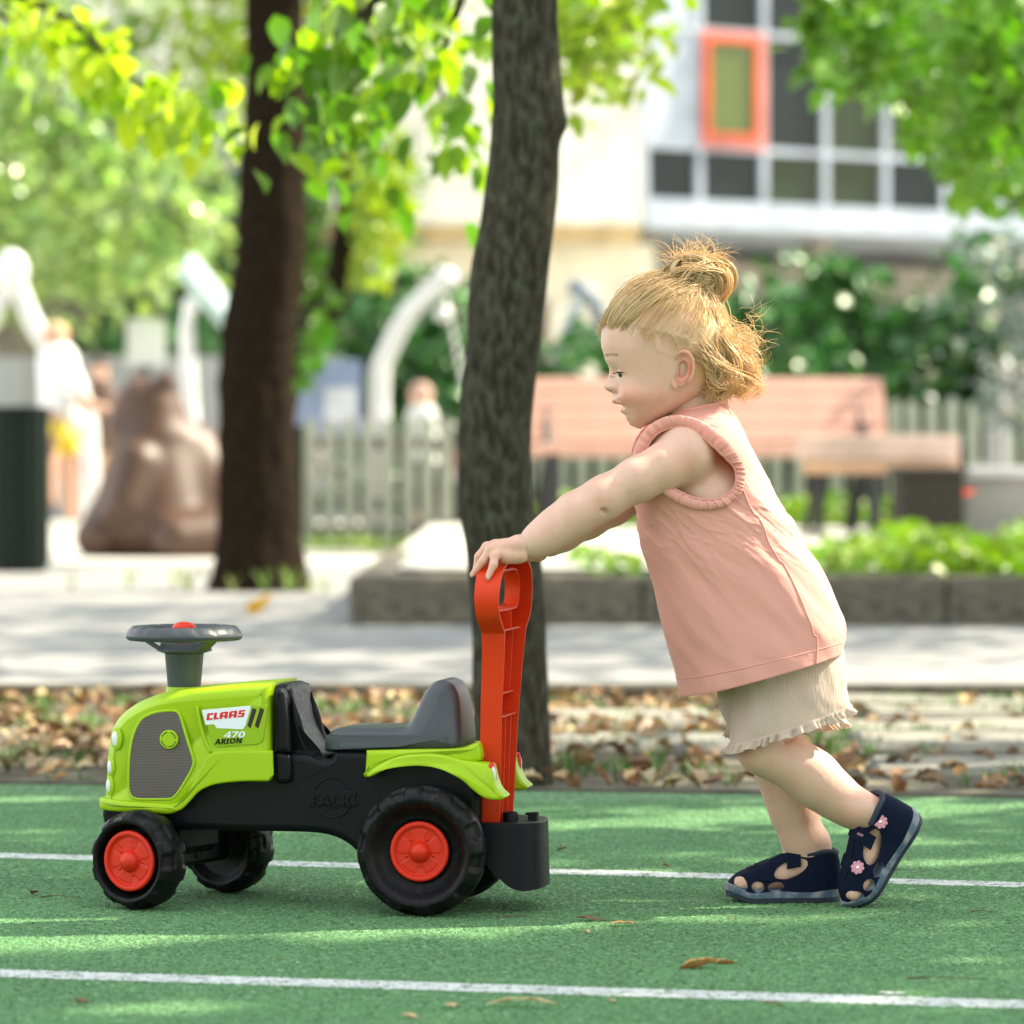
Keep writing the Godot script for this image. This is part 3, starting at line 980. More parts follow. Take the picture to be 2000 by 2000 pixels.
	cloud("crown", rear, leaf_mesh(0.24, 0.18), M.leaf, clumps(Vector3(0, 4.2, 0), Vector3(4.6, 3.4, 1.8), 130, 40, 0.7, 0.4, [], 18), 0.8, 1.3)
	var rear2 := copy_of(rear, "spreading plane tree behind the photographer, right one of two")
	rear2.position = Vector3(4.6, 0, 8.2)
	rear2.rotation.y = 0.6
	var model: Node3D = get_node("far_tree")
	for q in [[-8.5, -33.0, 0.4, "far tree standing well to the left of the play area, nearer one"], [-13.5, -38.0, 2.1, "far tree standing well to the left of the play area, farther one"], [12.0, -31.0, 1.2, "far tree standing well to the right beyond the glazed wing"]]:
		var o := copy_of(model, q[3])
		o.position = Vector3(q[0], 0, q[1]) - Basis(Vector3.UP, q[2]) * Vector3(-4.9, 0, -30)
		o.rotation.y = q[2]
	# --- bushes
	for q in [["dense dark green shrub behind the bench, left of the pale flowering one", Vector3(2.15, 1.05, -25.5), Vector3(1.15, 0.95, 0.7), M.leaf_dark, 95], ["dark green shrub rising behind the right end of the fence", Vector3(3.6, 1.2, -25.2), Vector3(0.9, 1.15, 0.6), M.leaf_dark, 80],
			["green shrub between the slim trunk and the bench, beside the swing leg", Vector3(0.45, 0.8, -25.8), Vector3(0.55, 0.65, 0.4), M.leaf_dark, 30], ["green shrub behind the white bent pole", Vector3(-0.62, 1.1, -26.0), Vector3(0.65, 0.9, 0.5), M.leaf_dark, 44]]:
		var s := thing("shrub", q[0], "shrub", Vector3.ZERO, 0, "shrubs behind the fence")
		var st := Geo.new()
		for k in 4: st.tube([Vector3(q[1].x + 0.1 * (k - 1.5), 0, q[1].z), Vector3(q[1].x + 0.3 * (k - 1.5), q[1].y, q[1].z)], [0.03, 0.012], 5)
		put("stems", st.out(), M.bark_dark, s)
		cloud("foliage", s, leaf_mesh(0.13, 0.095), q[3], clumps(q[1], q[2], q[4], 46, 0.24, 0.55, [], int(q[1].x * 100) + 40), 0.7, 1.2, 0.3, 0.5)
	var hdg := thing("clipped_hedge", "low dark hedge growing close behind the picket fences", "hedge")
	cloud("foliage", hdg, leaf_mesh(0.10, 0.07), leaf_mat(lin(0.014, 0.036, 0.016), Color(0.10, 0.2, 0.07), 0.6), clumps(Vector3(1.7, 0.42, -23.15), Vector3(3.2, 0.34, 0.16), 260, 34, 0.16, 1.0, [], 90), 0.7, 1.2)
	var fs := thing("flowering_shrub", "grey green shrub dotted with pale blossoms at the right edge", "shrub")
	var fst := Geo.new()
	for k in 3: fst.tube([Vector3(3.1 + 0.1 * k, 0.1, -20.5), Vector3(2.9 + 0.25 * k, 1.6, -20.5)], [0.02, 0.008], 5)
	put("stems", fst.out(), M.bark_dark, fs)
	cloud("foliage", fs, leaf_mesh(0.09, 0.05), M.leaf_grey, clumps(Vector3(3.1, 1.35, -20.4), Vector3(0.55, 0.75, 0.4), 40, 30, 0.2, 0.5, [], 71), 0.7, 1.2)
	cloud("blossoms", fs, leaf_mesh(0.06, 0.06, 0.1, 0.1, 3), leaf_mat(lin(0.75, 0.73, 0.70), Color(0.7, 0.7, 0.6), 0.5), clumps(Vector3(3.1, 1.35, -20.3), Vector3(0.55, 0.75, 0.4), 26, 5, 0.1, 0.6, [], 72), 0.7, 1.2, 0.3, 0.1)

func far_tree(called: String, label: String, base: Vector3, r: float, parts: Array, sd: int, m: Material) -> void:
	var t := thing(called, label, "tree", Vector3.ZERO, 0, "trees beyond the play area")
	var top: Vector3 = parts[0][0]
	put("trunk", trunk_geo([base + Vector3(0, -0.03, 0), base.lerp(top, 0.35) + Vector3(0.1, 0, 0), top], [r, r * 0.75, r * 0.3], 0.012, 20, 30).out(), M.bark_dark, t)
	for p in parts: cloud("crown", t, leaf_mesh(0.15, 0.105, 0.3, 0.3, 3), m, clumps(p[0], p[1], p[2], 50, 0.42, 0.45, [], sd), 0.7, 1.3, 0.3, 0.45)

# ---------------------------------------------------------------- the play area
func slatted(called: String, parent: Node, a: Vector3, b: Vector3, wide: Vector3, thick: float, n: int, gap: float, m: Material) -> void:     # boards between a and b, laid side by side along wide
	var ax := (b - a).normalized()
	var w := wide / n
	var nrm := ax.cross(wide).normalized()
	for k in n:
		var g := Geo.new()
		g.box(Vector3(0, gap / 2, -thick / 2), Vector3((b - a).length(), w.length() - gap / 2, thick / 2), 0.006)
		var o := put(called, g.out("flat"), m, parent)
		o.transform = Transform3D(Basis(ax, w.normalized(), nrm), a + w * k)

func figure(label: String, bones: Array, head: Vector3, cloth: Material, cat := "person", hair: Material = null, extra := []) -> void:
	# a small far-off person: one continuous body, with clothes and hair over it
	var lo := 9.0
	for b in bones: lo = minf(lo, minf(b[0].y - b[2], b[1].y - b[3]))
	var base := Vector3(head.x, maxf(lo, 0.0), head.z)
	var t := thing("person", label, cat, base)
	var all := bones.duplicate()
	all.append([head, head + Vector3(0, -0.03, 0), 0.078, 0.062])
	all.append([head + Vector3(0, -0.05, 0), head + Vector3(0, -0.16, 0), 0.04, 0.05])
	var g := blob(all, 0.016, 0.03)
	for k in g.v.size(): g.c.append(Color.WHITE)
	var o := put("body", g.out(), M.skin_far, t)
	o.position = -base
	for e in extra:
		var c := put(e[0], blob(e[1], 0.016, 0.03).out(), e[2], t)
		c.position = -base
	if hair:
		var h := put("hair", blob([[head + Vector3(0.0, 0.022, -0.012), head + Vector3(0, 0.01, -0.02), 0.083, 0.08]], 0.014, 0.02).out(), hair, t)
		h.position = -base

func build_playground() -> void:
	M.skin_far = mat(lin(0.62, 0.38, 0.27), 0.6)
	M.skin_far.vertex_color_use_as_albedo = true
	var steel := plain(lin(0.80, 0.80, 0.80), 0.35)
	var blackm := mat(lin(0.012, 0.013, 0.014), 0.5)
	var wood := mat(Color.WHITE, 0.55, noise_tex(0.02, 256, FastNoiseLite.TYPE_SIMPLEX_SMOOTH, [[0.0, lin(0.52, 0.27, 0.20)], [0.5, lin(0.64, 0.36, 0.28)], [1.0, lin(0.68, 0.42, 0.34)]], 4, false, 8, 71), 1.0)
	wood.uv1_scale = Vector3(0.8, 9, 9)
	var yb := 0.155
	# bench with a back
	var d := 20.0
	var bench := thing("park_bench", "red brown slatted bench with a sloping back and black legs, behind the child", "bench", Vector3(0, yb, 0))
	bench.position = Vector3(at(1040, 1000, d).x, yb, -d)
	bench.rotation.y = 0.05
	var bl := at(1748, 1000, d).x - at(1040, 1000, d).x
	slatted("back_slat", bench, Vector3(0, 0.50, -0.22), Vector3(bl, 0.50, -0.22), Vector3(0, 0.36, -0.20), 0.028, 4, 0.012, wood)
	slatted("seat_slat", bench, Vector3(-0.02, 0.44, -0.16), Vector3(bl + 0.02, 0.44, -0.16), Vector3(0, 0.02, 0.44), 0.060, 4, 0.010, wood)
	for x in [0.10, bl * 0.5, bl - 0.14]:
		var g := Geo.new()
		for q in [[Vector3(x, 0.42, 0.24), Vector3(x, 0.0, 0.27)], [Vector3(x, 0.42, -0.14), Vector3(x - 0.05, 0.0, -0.32)], [Vector3(x, 0.405, 0.26), Vector3(x, 0.405, -0.18)], [Vector3(x, 0.40, -0.17), Vector3(x, 0.84, -0.45)]]:
			g.tube([q[0], q[1]], [0.042], 6)
		put("leg_frame", g.out("crease", 40), blackm, bench)
	# second, backless bench to the right and nearer
	d = 18.6
	var b2 := thing("backless_bench", "thick pale topped backless bench to the right of the bench with a back", "bench", Vector3(at(1560, 1000, d).x, yb, -d), 0.03)
	var l2 := at(1862, 1000, d).x - at(1560, 1000, d).x
	slatted("seat_slat", b2, Vector3(0, 0.46, -0.20), Vector3(l2, 0.46, -0.20), Vector3(0, 0.0, 0.42), 0.12, 4, 0.012, plain(lin(0.72, 0.52, 0.43), 0.6))
	part_box("front_rail", Vector3(0, 0.325, 0.17), Vector3(l2, 0.395, 0.21), plain(lin(0.66, 0.40, 0.24), 0.6), b2, 0.008)
	for x in [0.12, l2 - 0.2]:
		var g := Geo.new()
		g.tube([Vector3(x, 0.375, 0.165), Vector3(x, 0.375, -0.2)], [0.024], 6)
		g.tube([Vector3(x, 0.38, 0.15), Vector3(x - 0.04, 0, 0.18)], [0.026], 6)
		g.tube([Vector3(x, 0.38, -0.16), Vector3(x - 0.06, 0, -0.22)], [0.026], 6)
		put("leg_frame", g.out("crease", 40), blackm, b2)
	# brown box bin and grey table beyond the right end
	var bin := thing("planter_box", "dark brown square planter box under the right end of the bench", "planter", Vector3(at(1812, 1000, 17.8).x, 0.14, -17.8), 0.1)
	var brown := plain(lin(0.018, 0.015, 0.009), 0.8)
	part_box("body", Vector3(-0.155, 0, -0.14), Vector3(0.155, 0.34, 0.14), brown, bin, 0.008)
	part_box("rim", Vector3(-0.17, 0.341, -0.155), Vector3(0.17, 0.375, 0.155), mat(lin(0.02, 0.017, 0.012), 0.7), bin, 0.006)
	var tab := thing("stone_table", "low grey stone table at the right edge with a pale top", "table", Vector3(at(1965, 1000, 18.2).x, 0.14, -18.2))
	part_box("top", Vector3(-0.31, 0.325, -0.28), Vector3(0.5, 0.375, 0.28), plain(lin(0.52, 0.52, 0.54), 0.6), tab, 0.008)
	part_box("pedestal", Vector3(-0.22, 0, -0.2), Vector3(0.42, 0.324, 0.2), plain(lin(0.30, 0.30, 0.28), 0.85), tab, 0.01)
	# steel bollard lamp
	var tap := thing("steel_post", "slim steel post with a rounded head by the fence at the right", "post", Vector3(at(1947, 1000, 21.5).x, 0.15, -21.5))
	var pg := Geo.new()
	pg.tube([Vector3(-0.035, 0, 0), Vector3(-0.035, 0.80, 0)], [0.025], 14)
	pg.tube([Vector3(0.035, 0, 0), Vector3(0.035, 0.88, 0)], [0.022], 14)
	put("tubes", pg.out("crease", 40), plain(lin(0.45, 0.46, 0.48), 0.3), tap)
	var hg := Geo.new()
	hg.ball(Vector3(0.045, 0.93, 0), Vector3(0.045, 0.085, 0.045), 12, 18)
	put("head", hg.out(), steel, tap)
	# white bent pole in the middle with a hanging chain
	d = 22.7
	var pole := thing("bent_pole", "white bent steel play pole leaning to the right behind the slim trunk", "play equipment", Vector3(at(743, 1070, d).x, 0, -d))
	var o3 := Vector3(at(743, 1070, d).x, 0, -d)
	var bg := Geo.new()
	bg.tube(spline([Vector3(0, -0.02, 0), at(743, 900, d) - o3, at(743, 740, d) - o3, at(756, 690, d) - o3, at(800, 610, d) - o3, at(868, 545, d) - o3], 40), [0.062], 20)
	bg.ball(at(868, 545, d) - o3, Vector3(0.085, 0.075, 0.075))
	put("tube", bg.out(), steel, pole)
	var cg := Geo.new()
	for k in 9: cg.ball(at(872 + k * 5, 590 + k * 24, d) - o3, Vector3(0.016, 0.035, 0.016), 6, 8)
	cg.ball(at(866, 612, d) - o3, Vector3(0.055, 0.055, 0.055))
	put("chain", cg.out(), steel, pole)
	# another of them at the far left, leaning the other way
	var p2 := thing("bent_pole", "white bent play pole at the left edge with a rounded head", "play equipment", Vector3(at(175, 800, 23.4).x, 0, -23.4))
	o3 = Vector3(at(175, 800, 23.4).x, 0, -23.4)
	bg = Geo.new()
	bg.tube(spline([Vector3(0.0, -0.02, 0), at(176, 900, 23.4) - o3, at(160, 780, 23.4) - o3, at(70, 640, 23.4) - o3, at(28, 540, 23.4) - o3], 40), [0.06], 20)
	bg.ball(at(22, 530, 23.4) - o3, Vector3(0.11, 0.14, 0.11))
	bg.tube([at(22, 540, 23.4) - o3, at(-60, 720, 23.4) - o3], [0.05], 16)
	put("tube", bg.out(), steel, p2)
	# upright pole with a tilted panel
	d = 24.5
	var p3 := thing("panel_pole", "white upright pole topped by a tilted pale green panel, behind the brown bear", "play equipment", Vector3(at(372, 900, d).x, 0, -d))
	o3 = Vector3(at(372, 900, d).x, 0, -d)
	bg = Geo.new()
	bg.tube([Vector3(0.05, -0.02, 0), at(364, 640, d) - o3], [0.055], 18)
	bg.tube([at(364, 640, d) - o3, at(374, 590, d) - o3], [0.045], 14)
	bg.ball(at(374, 596, d) - o3, Vector3(0.06, 0.06, 0.06))
	put("tube", bg.out("crease", 40), steel, p3)
	var panel := part_box("panel", Vector3(-0.26, -0.05, -0.2), Vector3(0.26, 0.05, 0.2), plain(lin(0.50, 0.66, 0.66), 0.3), p3, 0.02)
	panel.position = at(408, 572, d) - o3
	panel.rotation = Vector3(0.3, 0, -0.93)
	# brown bear for climbing on
	d = 22.0
	var bear := thing("climbing_bear", "brown moulded bear figure for climbing, sitting on the play area", "play sculpture", Vector3(at(330, 1070, d).x, 0, -d))
	o3 = Vector3(at(330, 1070, d).x, 0, -d)
	var u := d / F
	var bb := [[at(305, 1010, d) - o3, at(300, 870, d) - o3, 135 * u, 82 * u], [at(410, 1000, d + 0.1) - o3, at(360, 900, d + 0.1) - o3, 112 * u, 80 * u], [at(300, 800, d) - o3, at(280, 795, d) - o3, 60 * u, 58 * u], [at(258, 815, d - 0.03) - o3, at(238, 828, d - 0.05) - o3, 36 * u, 27 * u],
		[at(325, 742, d - 0.08) - o3, at(325, 736, d - 0.08) - o3, 18 * u, 15 * u], [at(268, 744, d + 0.12) - o3, at(268, 740, d + 0.12) - o3, 17 * u, 14 * u], [at(215, 1035, d - 0.15) - o3, at(190, 1050, d - 0.3) - o3, 58 * u, 44 * u], [at(430, 1050, d - 0.25) - o3, at(340, 1055, d - 0.45) - o3, 60 * u, 48 * u], [at(265, 905, d - 0.25) - o3, at(240, 985, d - 0.35) - o3, 44 * u, 36 * u]]
	var bgeo := blob(bb, 0.024, 0.07)
	for k in bgeo.v.size(): bgeo.v[k].y = maxf(bgeo.v[k].y, -0.02)
	put("body", bgeo.out(), plain(lin(0.085, 0.040, 0.021), 0.5), bear)
	var eg := Geo.new()
	for z in [-0.10, 0.10]: eg.ball(at(256, 806, d + z) - o3, Vector3(0.018, 0.02, 0.018), 8, 10)
	put("eyes", eg.out(), blackm, bear)
	# litter bin
	d = 18.0
	var lb := thing("litter_bin", "dark green ribbed cylindrical litter bin at the left edge of the path", "bin", Vector3(at(40, 1112, d).x, 0, -d))
	var ribs := []
	var lbg := Geo.new()
	for y in [0.03, 0.80]:
		var ring := PackedVector3Array()
		for k in 96:
			var a := TAU * k / 96
			ring.append(Vector3(cos(a), 0, sin(a)) * (0.142 + 0.006 * signf(sin(a * 12))) + Vector3(0, y, 0))
		ribs.append(ring)
	lbg.rings(ribs)
	var green := mat(lin(0.006, 0.014, 0.009), 0.5)
	green.metallic_specular = 0.3
	put("body", lbg.out("crease", 35), green, lb)
	put("rim", lathe([Vector2(0.150, 0.0), Vector2(0.154, 0.012), Vector2(0.150, 0.026), Vector2(0.12, 0.026), Vector2(0.12, 0.0)], 48, 1).out("crease", 40), green, lb).position.y = 0.79
	put("foot", lathe([Vector2(0.13, -0.01), Vector2(0.13, 0.03)], 40, 1).out("crease", 40), green, lb)
	# notice panel in blue and white beyond the fence
	var np := thing("notice_board", "blue and white notice board on posts behind the big trunk, above the fence", "notice board", Vector3(at(640, 700, 25.0).x, 0, -25.0))
	part_box("board", Vector3(-0.30, 0.72, -0.02), Vector3(0.24, 1.24, 0.02), plain(lin(0.22, 0.28, 0.42), 0.4), np, 0.006)
	part_box("sheet", Vector3(-0.02, 0.80, 0.021), Vector3(0.20, 1.05, 0.025), plain(lin(0.60, 0.62, 0.66), 0.6), np)
	for x in [-0.31, 0.25]: part_box("post", Vector3(x - 0.02, -0.02, -0.02), Vector3(x + 0.02, 1.26, 0.019), blackm, np)
	# grey hoarding with red banners at the back left
	var hd := thing("hoarding", "long grey hoarding with a red and white band along the back left", "fence", Vector3(0, 0, -33))
	var x := -6.4
	while x < -1.2:
		part_box("panel", Vector3(x, 0.0, -0.03), Vector3(x + 0.98, 1.50, 0.0), plain(lin(0.33, 0.34, 0.36), 0.7), hd)
		part_box("banner", Vector3(x + 0.06, 0.42, 0.003), Vector3(x + 0.92, 0.80, 0.01), plain(lin(0.60, 0.10, 0.12) if int(x * 10) % 3 else lin(0.62, 0.52, 0.52), 0.6), hd)
		x += 1.0
	for px in [-4.9, -3.28, -1.9]: part_box("post", Vector3(px - 0.04, 0, -0.13), Vector3(px + 0.04, 1.7, -0.04), blackm, hd)
	var sgn := thing("white_sign", "small pale sign on a dark post in front of the hoarding, above the bear", "sign", Vector3(at(285, 640, 30).x, 0, -30))
	part_box("post", Vector3(-0.035, -0.02, -0.03), Vector3(0.035, 1.35, 0.0), blackm, sgn)
	part_box("plate", Vector3(-0.16, 1.34, -0.01), Vector3(0.16, 1.72, 0.01), plain(lin(0.66, 0.68, 0.68), 0.5), sgn, 0.006)
	# people, far out of focus
	var whites := mat(lin(0.80, 0.80, 0.80), 0.8)
	var yellow := mat(lin(0.75, 0.58, 0.06), 0.8)
	var hd0 := at(108, 660, 22.5)
	var p := func(uu: float, vv: float, dz := 0.0) -> Vector3: return at(uu, vv, 22.5 + dz)
	figure("fair haired person in a white top and yellow shorts beside the white play pole", [[p.call(112, 700), p.call(120, 800), 0.10, 0.11], [p.call(120, 800), p.call(90, 850, -0.2), 0.085, 0.07], [p.call(90, 850, -0.2), p.call(96, 980, -0.25), 0.065, 0.045], [p.call(125, 810, 0.15), p.call(130, 880, 0.1), 0.085, 0.065], [p.call(130, 880, 0.1), p.call(140, 1000, 0.2), 0.06, 0.045], [p.call(135, 720, -0.1), p.call(165, 790, -0.15), 0.05, 0.04], [p.call(165, 790, -0.15), p.call(205, 800, -0.2), 0.038, 0.032]], hd0, whites, "person", mat(lin(0.55, 0.36, 0.2), 0.6),
		[["top", [[p.call(113, 706), p.call(121, 812), 0.125, 0.135], [p.call(132, 718, -0.1), p.call(156, 765, -0.13), 0.065, 0.06]], whites], ["shorts", [[p.call(118, 815, 0.05), p.call(92, 850, -0.18), 0.125, 0.09], [p.call(126, 820, 0.15), p.call(130, 872, 0.1), 0.12, 0.085]], yellow]])
	var q := func(uu: float, vv: float, dz := 0.0) -> Vector3: return at(uu, vv, 27.0 + dz)
	figure("small dark haired child in an orange top between the white pole and the bear", [[q.call(196, 760), q.call(198, 850), 0.09, 0.10], [q.call(190, 860), q.call(188, 990), 0.06, 0.04], [q.call(206, 860), q.call(208, 990), 0.06, 0.04]], q.call(195, 722), whites, "child", mat(lin(0.03, 0.02, 0.015), 0.6), [["top", [[q.call(196, 762), q.call(198, 860), 0.105, 0.115]], mat(lin(0.12, 0.07, 0.05), 0.8)]])
	var r := func(uu: float, vv: float, dz := 0.0) -> Vector3: return at(uu, vv, 24.2 + dz)
	figure("person with a flushed face in a pale top just beyond the picket fence", [[r.call(824, 810), r.call(826, 900), 0.09, 0.10], [r.call(816, 910), r.call(814, 1040), 0.06, 0.045], [r.call(836, 910), r.call(838, 1040), 0.06, 0.045]], r.call(822, 776), whites, "person", mat(lin(0.42, 0.26, 0.20), 0.6), [["top", [[r.call(824, 814), r.call(826, 905), 0.105, 0.115]], mat(lin(0.60, 0.62, 0.58), 0.8)]])
	# play frame with a blue grey arch between the trunk and the child
	d = 26.0
	var sw := thing("swing_frame", "blue grey swing frame with pale slanted legs between slim trunk and child", "swing", Vector3(at(1110, 900, d).x, 0, -d))
	o3 = Vector3(at(1110, 900, d).x, 0, -d)
	bg = Geo.new()
	bg.tube(spline([Vector3(-0.10, -0.02, 0), at(1085, 740, d) - o3, at(1128, 590, d) - o3, at(1145, 560, d) - o3], 20), [0.045], 14)
	put("leg", bg.out(), plain(lin(0.55, 0.60, 0.62), 0.4), sw)
	bg = Geo.new()
	bg.tube(spline([at(1110, 560, d) - o3, at(1140, 565, d) - o3, at(1168, 610, d) - o3, at(1185, 720, d) - o3, at(1188, 1040, d) - o3], 24), [0.05], 14)
	put("arch", bg.out(), plain(lin(0.16, 0.22, 0.28), 0.4), sw)

# ---------------------------------------------------------------- the ride-on tractor
const TRACTOR_AT := Vector3(-0.0905, 0, -4.438)
const TRACTOR_TURN := -0.20944

func on(u: float, v: float, zl: float) -> Vector2:       # tractor's own x, y of a point that lies zl beside its middle plane
	var c := cos(TRACTOR_TURN)
	var s := sin(TRACTOR_TURN)
	var k := (u - 1000.0) / F
	var x := (k * (-TRACTOR_AT.z - zl * c) - TRACTOR_AT.x - zl * s) / (c - k * s)
	var d := -(TRACTOR_AT.z - x * s + zl * c)
	return Vector2(x, at(u, v, d).y)

func ons(list: Array, zl: float) -> Array:
	var out := []
	for q in list: out.append(on(q[0], q[1], zl))
	return out

func tz(list: Array, x0: float, y0: float, k: float) -> Array:         # readings from an enlargement turned into picture coordinates
	var out := []
	for q in list: out.append([x0 + q[0] / k, y0 + q[1] / k])
	return out

func mirror_z(g: Geo) -> Geo:
	var o := Geo.new()
	for p in g.v: o.v.append(Vector3(p.x, p.y, -p.z))
	for k in range(0, g.i.size(), 3): o.tri(g.i[k], g.i[k + 2], g.i[k + 1])
	return o

func lettering(s: String, height: float, m: Material, parent: Node, called: String, origin: Vector2, z: float, width: float, slope: float, lean: float, depth := 0.0012, font := "Droid Sans", weight := 700) -> MeshInstance3D:
	var f := SystemFont.new()
	f.font_names = PackedStringArray([font])
	f.font_weight = weight
	var t := TextMesh.new()
	t.text = s
	t.font = f
	t.font_size = 64
	t.pixel_size = 0.01
	t.depth = 1.0
	t.curve_step = 2.0
	t.horizontal_alignment = HORIZONTAL_ALIGNMENT_LEFT
	t.vertical_alignment = VERTICAL_ALIGNMENT_BOTTOM
	var arr := t.get_mesh_arrays()
	var vs: PackedVector3Array = arr[Mesh.ARRAY_VERTEX]
	var lo := Vector3.ONE * 1e9
	var hi := -lo
	for p in vs:
		lo = lo.min(p)
		hi = hi.max(p)
	for k in vs.size():
		var p := vs[k]
		var x := (p.x - lo.x) / (hi.x - lo.x) * width
		var y := (p.y - lo.y) / (hi.y - lo.y) * height
		vs[k] = Vector3(origin.x + x + y * lean, origin.y + y + x * slope, z + (p.z - lo.z) / (hi.z - lo.z) * depth)
	var am := ArrayMesh.new()
	var a := []
	a.resize(Mesh.ARRAY_MAX)
	a[Mesh.ARRAY_VERTEX] = vs
	a[Mesh.ARRAY_INDEX] = arr[Mesh.ARRAY_INDEX]
	am.add_surface_from_arrays(Mesh.PRIMITIVE_TRIANGLES, a)
	return put(called, am, m, parent)

func tyre_geo(big: float, w: float, rim: float, lugs: int) -> Geo:
	var prof := []
	var s := big / 0.0786
	for q in [[0.0365, 0.004], [0.0385, 0.0055], [0.044, 0.0075], [0.050, 0.0125], [0.0555, 0.0195], [0.0595, 0.0235], [0.064, 0.0248], [0.0675, 0.0240], [0.0705, 0.0222], [0.073, 0.0196], [0.0752, 0.0162], [0.0768, 0.0122], [0.0778, 0.008], [0.0784, 0.003], [0.0786, -0.002], [0.0784, -0.008], [0.0776, -0.014], [0.0755, -0.019], [0.072, -0.0225], [0.067, -0.0245], [0.060, -0.0245], [0.05, -0.021], [0.03, -0.016]]:
		var r: float = q[0]
		if r < 0.0595: r = lerpf(rim / s, 0.0595, (r - 0.0365) / 0.023)
		prof.append(Vector2(r * s, q[1] * w / 0.05))
	prof = spline(prof, 60)
	var g := Geo.new()
	var list := []
	var n := lugs * 14
	for q in prof:
		var ring := PackedVector3Array()
		for k in n:
			var a := TAU * k / n
			var ph := fposmod(a * lugs / TAU, 1.0) - 0.5
			var rr: float = q.x / s
			var m := 1.0 - ss(0.19, 0.27, absf(ph))
			var pocket := m * ss(0.0655, 0.0675, rr) * (ss(0.004, 0.008, q.y / w * 0.05) + 0.8 * (1 - ss(-0.012, -0.006, q.y / w * 0.05)))
			pocket *= 0.0045 * s
			var dir := Vector2(q.x / big * 0.75, signf(q.y) * 0.65)
			ring.append(Vector3(cos(a) * (q.x - pocket * dir.x), sin(a) * (q.x - pocket * dir.x), q.y - pocket * dir.y))
		list.append(ring)
	g.rings(list, true, true)
	return g

func rim_geo(r: float) -> Geo:
	var g := Geo.new()
	var list := []
	var n := 120
	for k in range(1, 34):
		var t := k / 33.0
		var ring := PackedVector3Array()
		for j in n:
			var a := TAU * j / n
			var ph := fposmod(a * 5 / TAU, 1.0) - 0.5           # 0 in the middle of a petal
			var h := 0.0016
			h += 0.0125 * pow(maxf(0.0, 1 - pow(t / 0.36, 2.0)), 0.62)                       # dome
			var spoke := ss(0.10, 0.19, absf(ph) - (t - 0.55) * 0.12)
			h += 0.0013 * (1 - ss(0.70, 0.76, t)) * (spoke + (1 - spoke) * (1 - ss(0.34, 0.40, t)))
			h += 0.0046 * ss(0.78, 0.83, t) * (1 - 0.9 * ss(0.95, 1.0, t))                    # outer ring
			var bolt := Vector2(t * cos(a), t * sin(a))
			for q in 5:
				var ba := TAU * (q + 0.5) / 5
				var bd := (bolt - Vector2(cos(ba), sin(ba)) * 0.47).length()
				h += 0.0028 * pow(maxf(0.0, 1 - pow(bd / 0.055, 2.0)), 0.5)
			ring.append(Vector3(cos(a) * t * r, sin(a) * t * r, h * r / 0.037))
		list.append(ring)
	g.rings(list, true, true)
	g.v[g.v.size() - 2] = Vector3(0, 0, (0.0141 + 0.0022) * r / 0.037)
	return g

func wheel(parent: Node, big: float, w: float, rim: float, where: Vector3, turn: float, spin: float, lugs: int, proud: float) -> void:
	var o := Node3D.new()
	o.name = numbered("wheel", parent)
	parent.add_child(o, true)
	o.position = where
	o.rotation = Vector3(0, turn, 0)
	var t := put("tyre", tyre_geo(big, w, rim, lugs).out(), M.tyre, o)
	t.rotation.z = spin
	var r := put("rim", rim_geo(rim * 1.01).out(), M.red, o)
	r.position.z = w * proud
	r.rotation.z = spin + 0.25

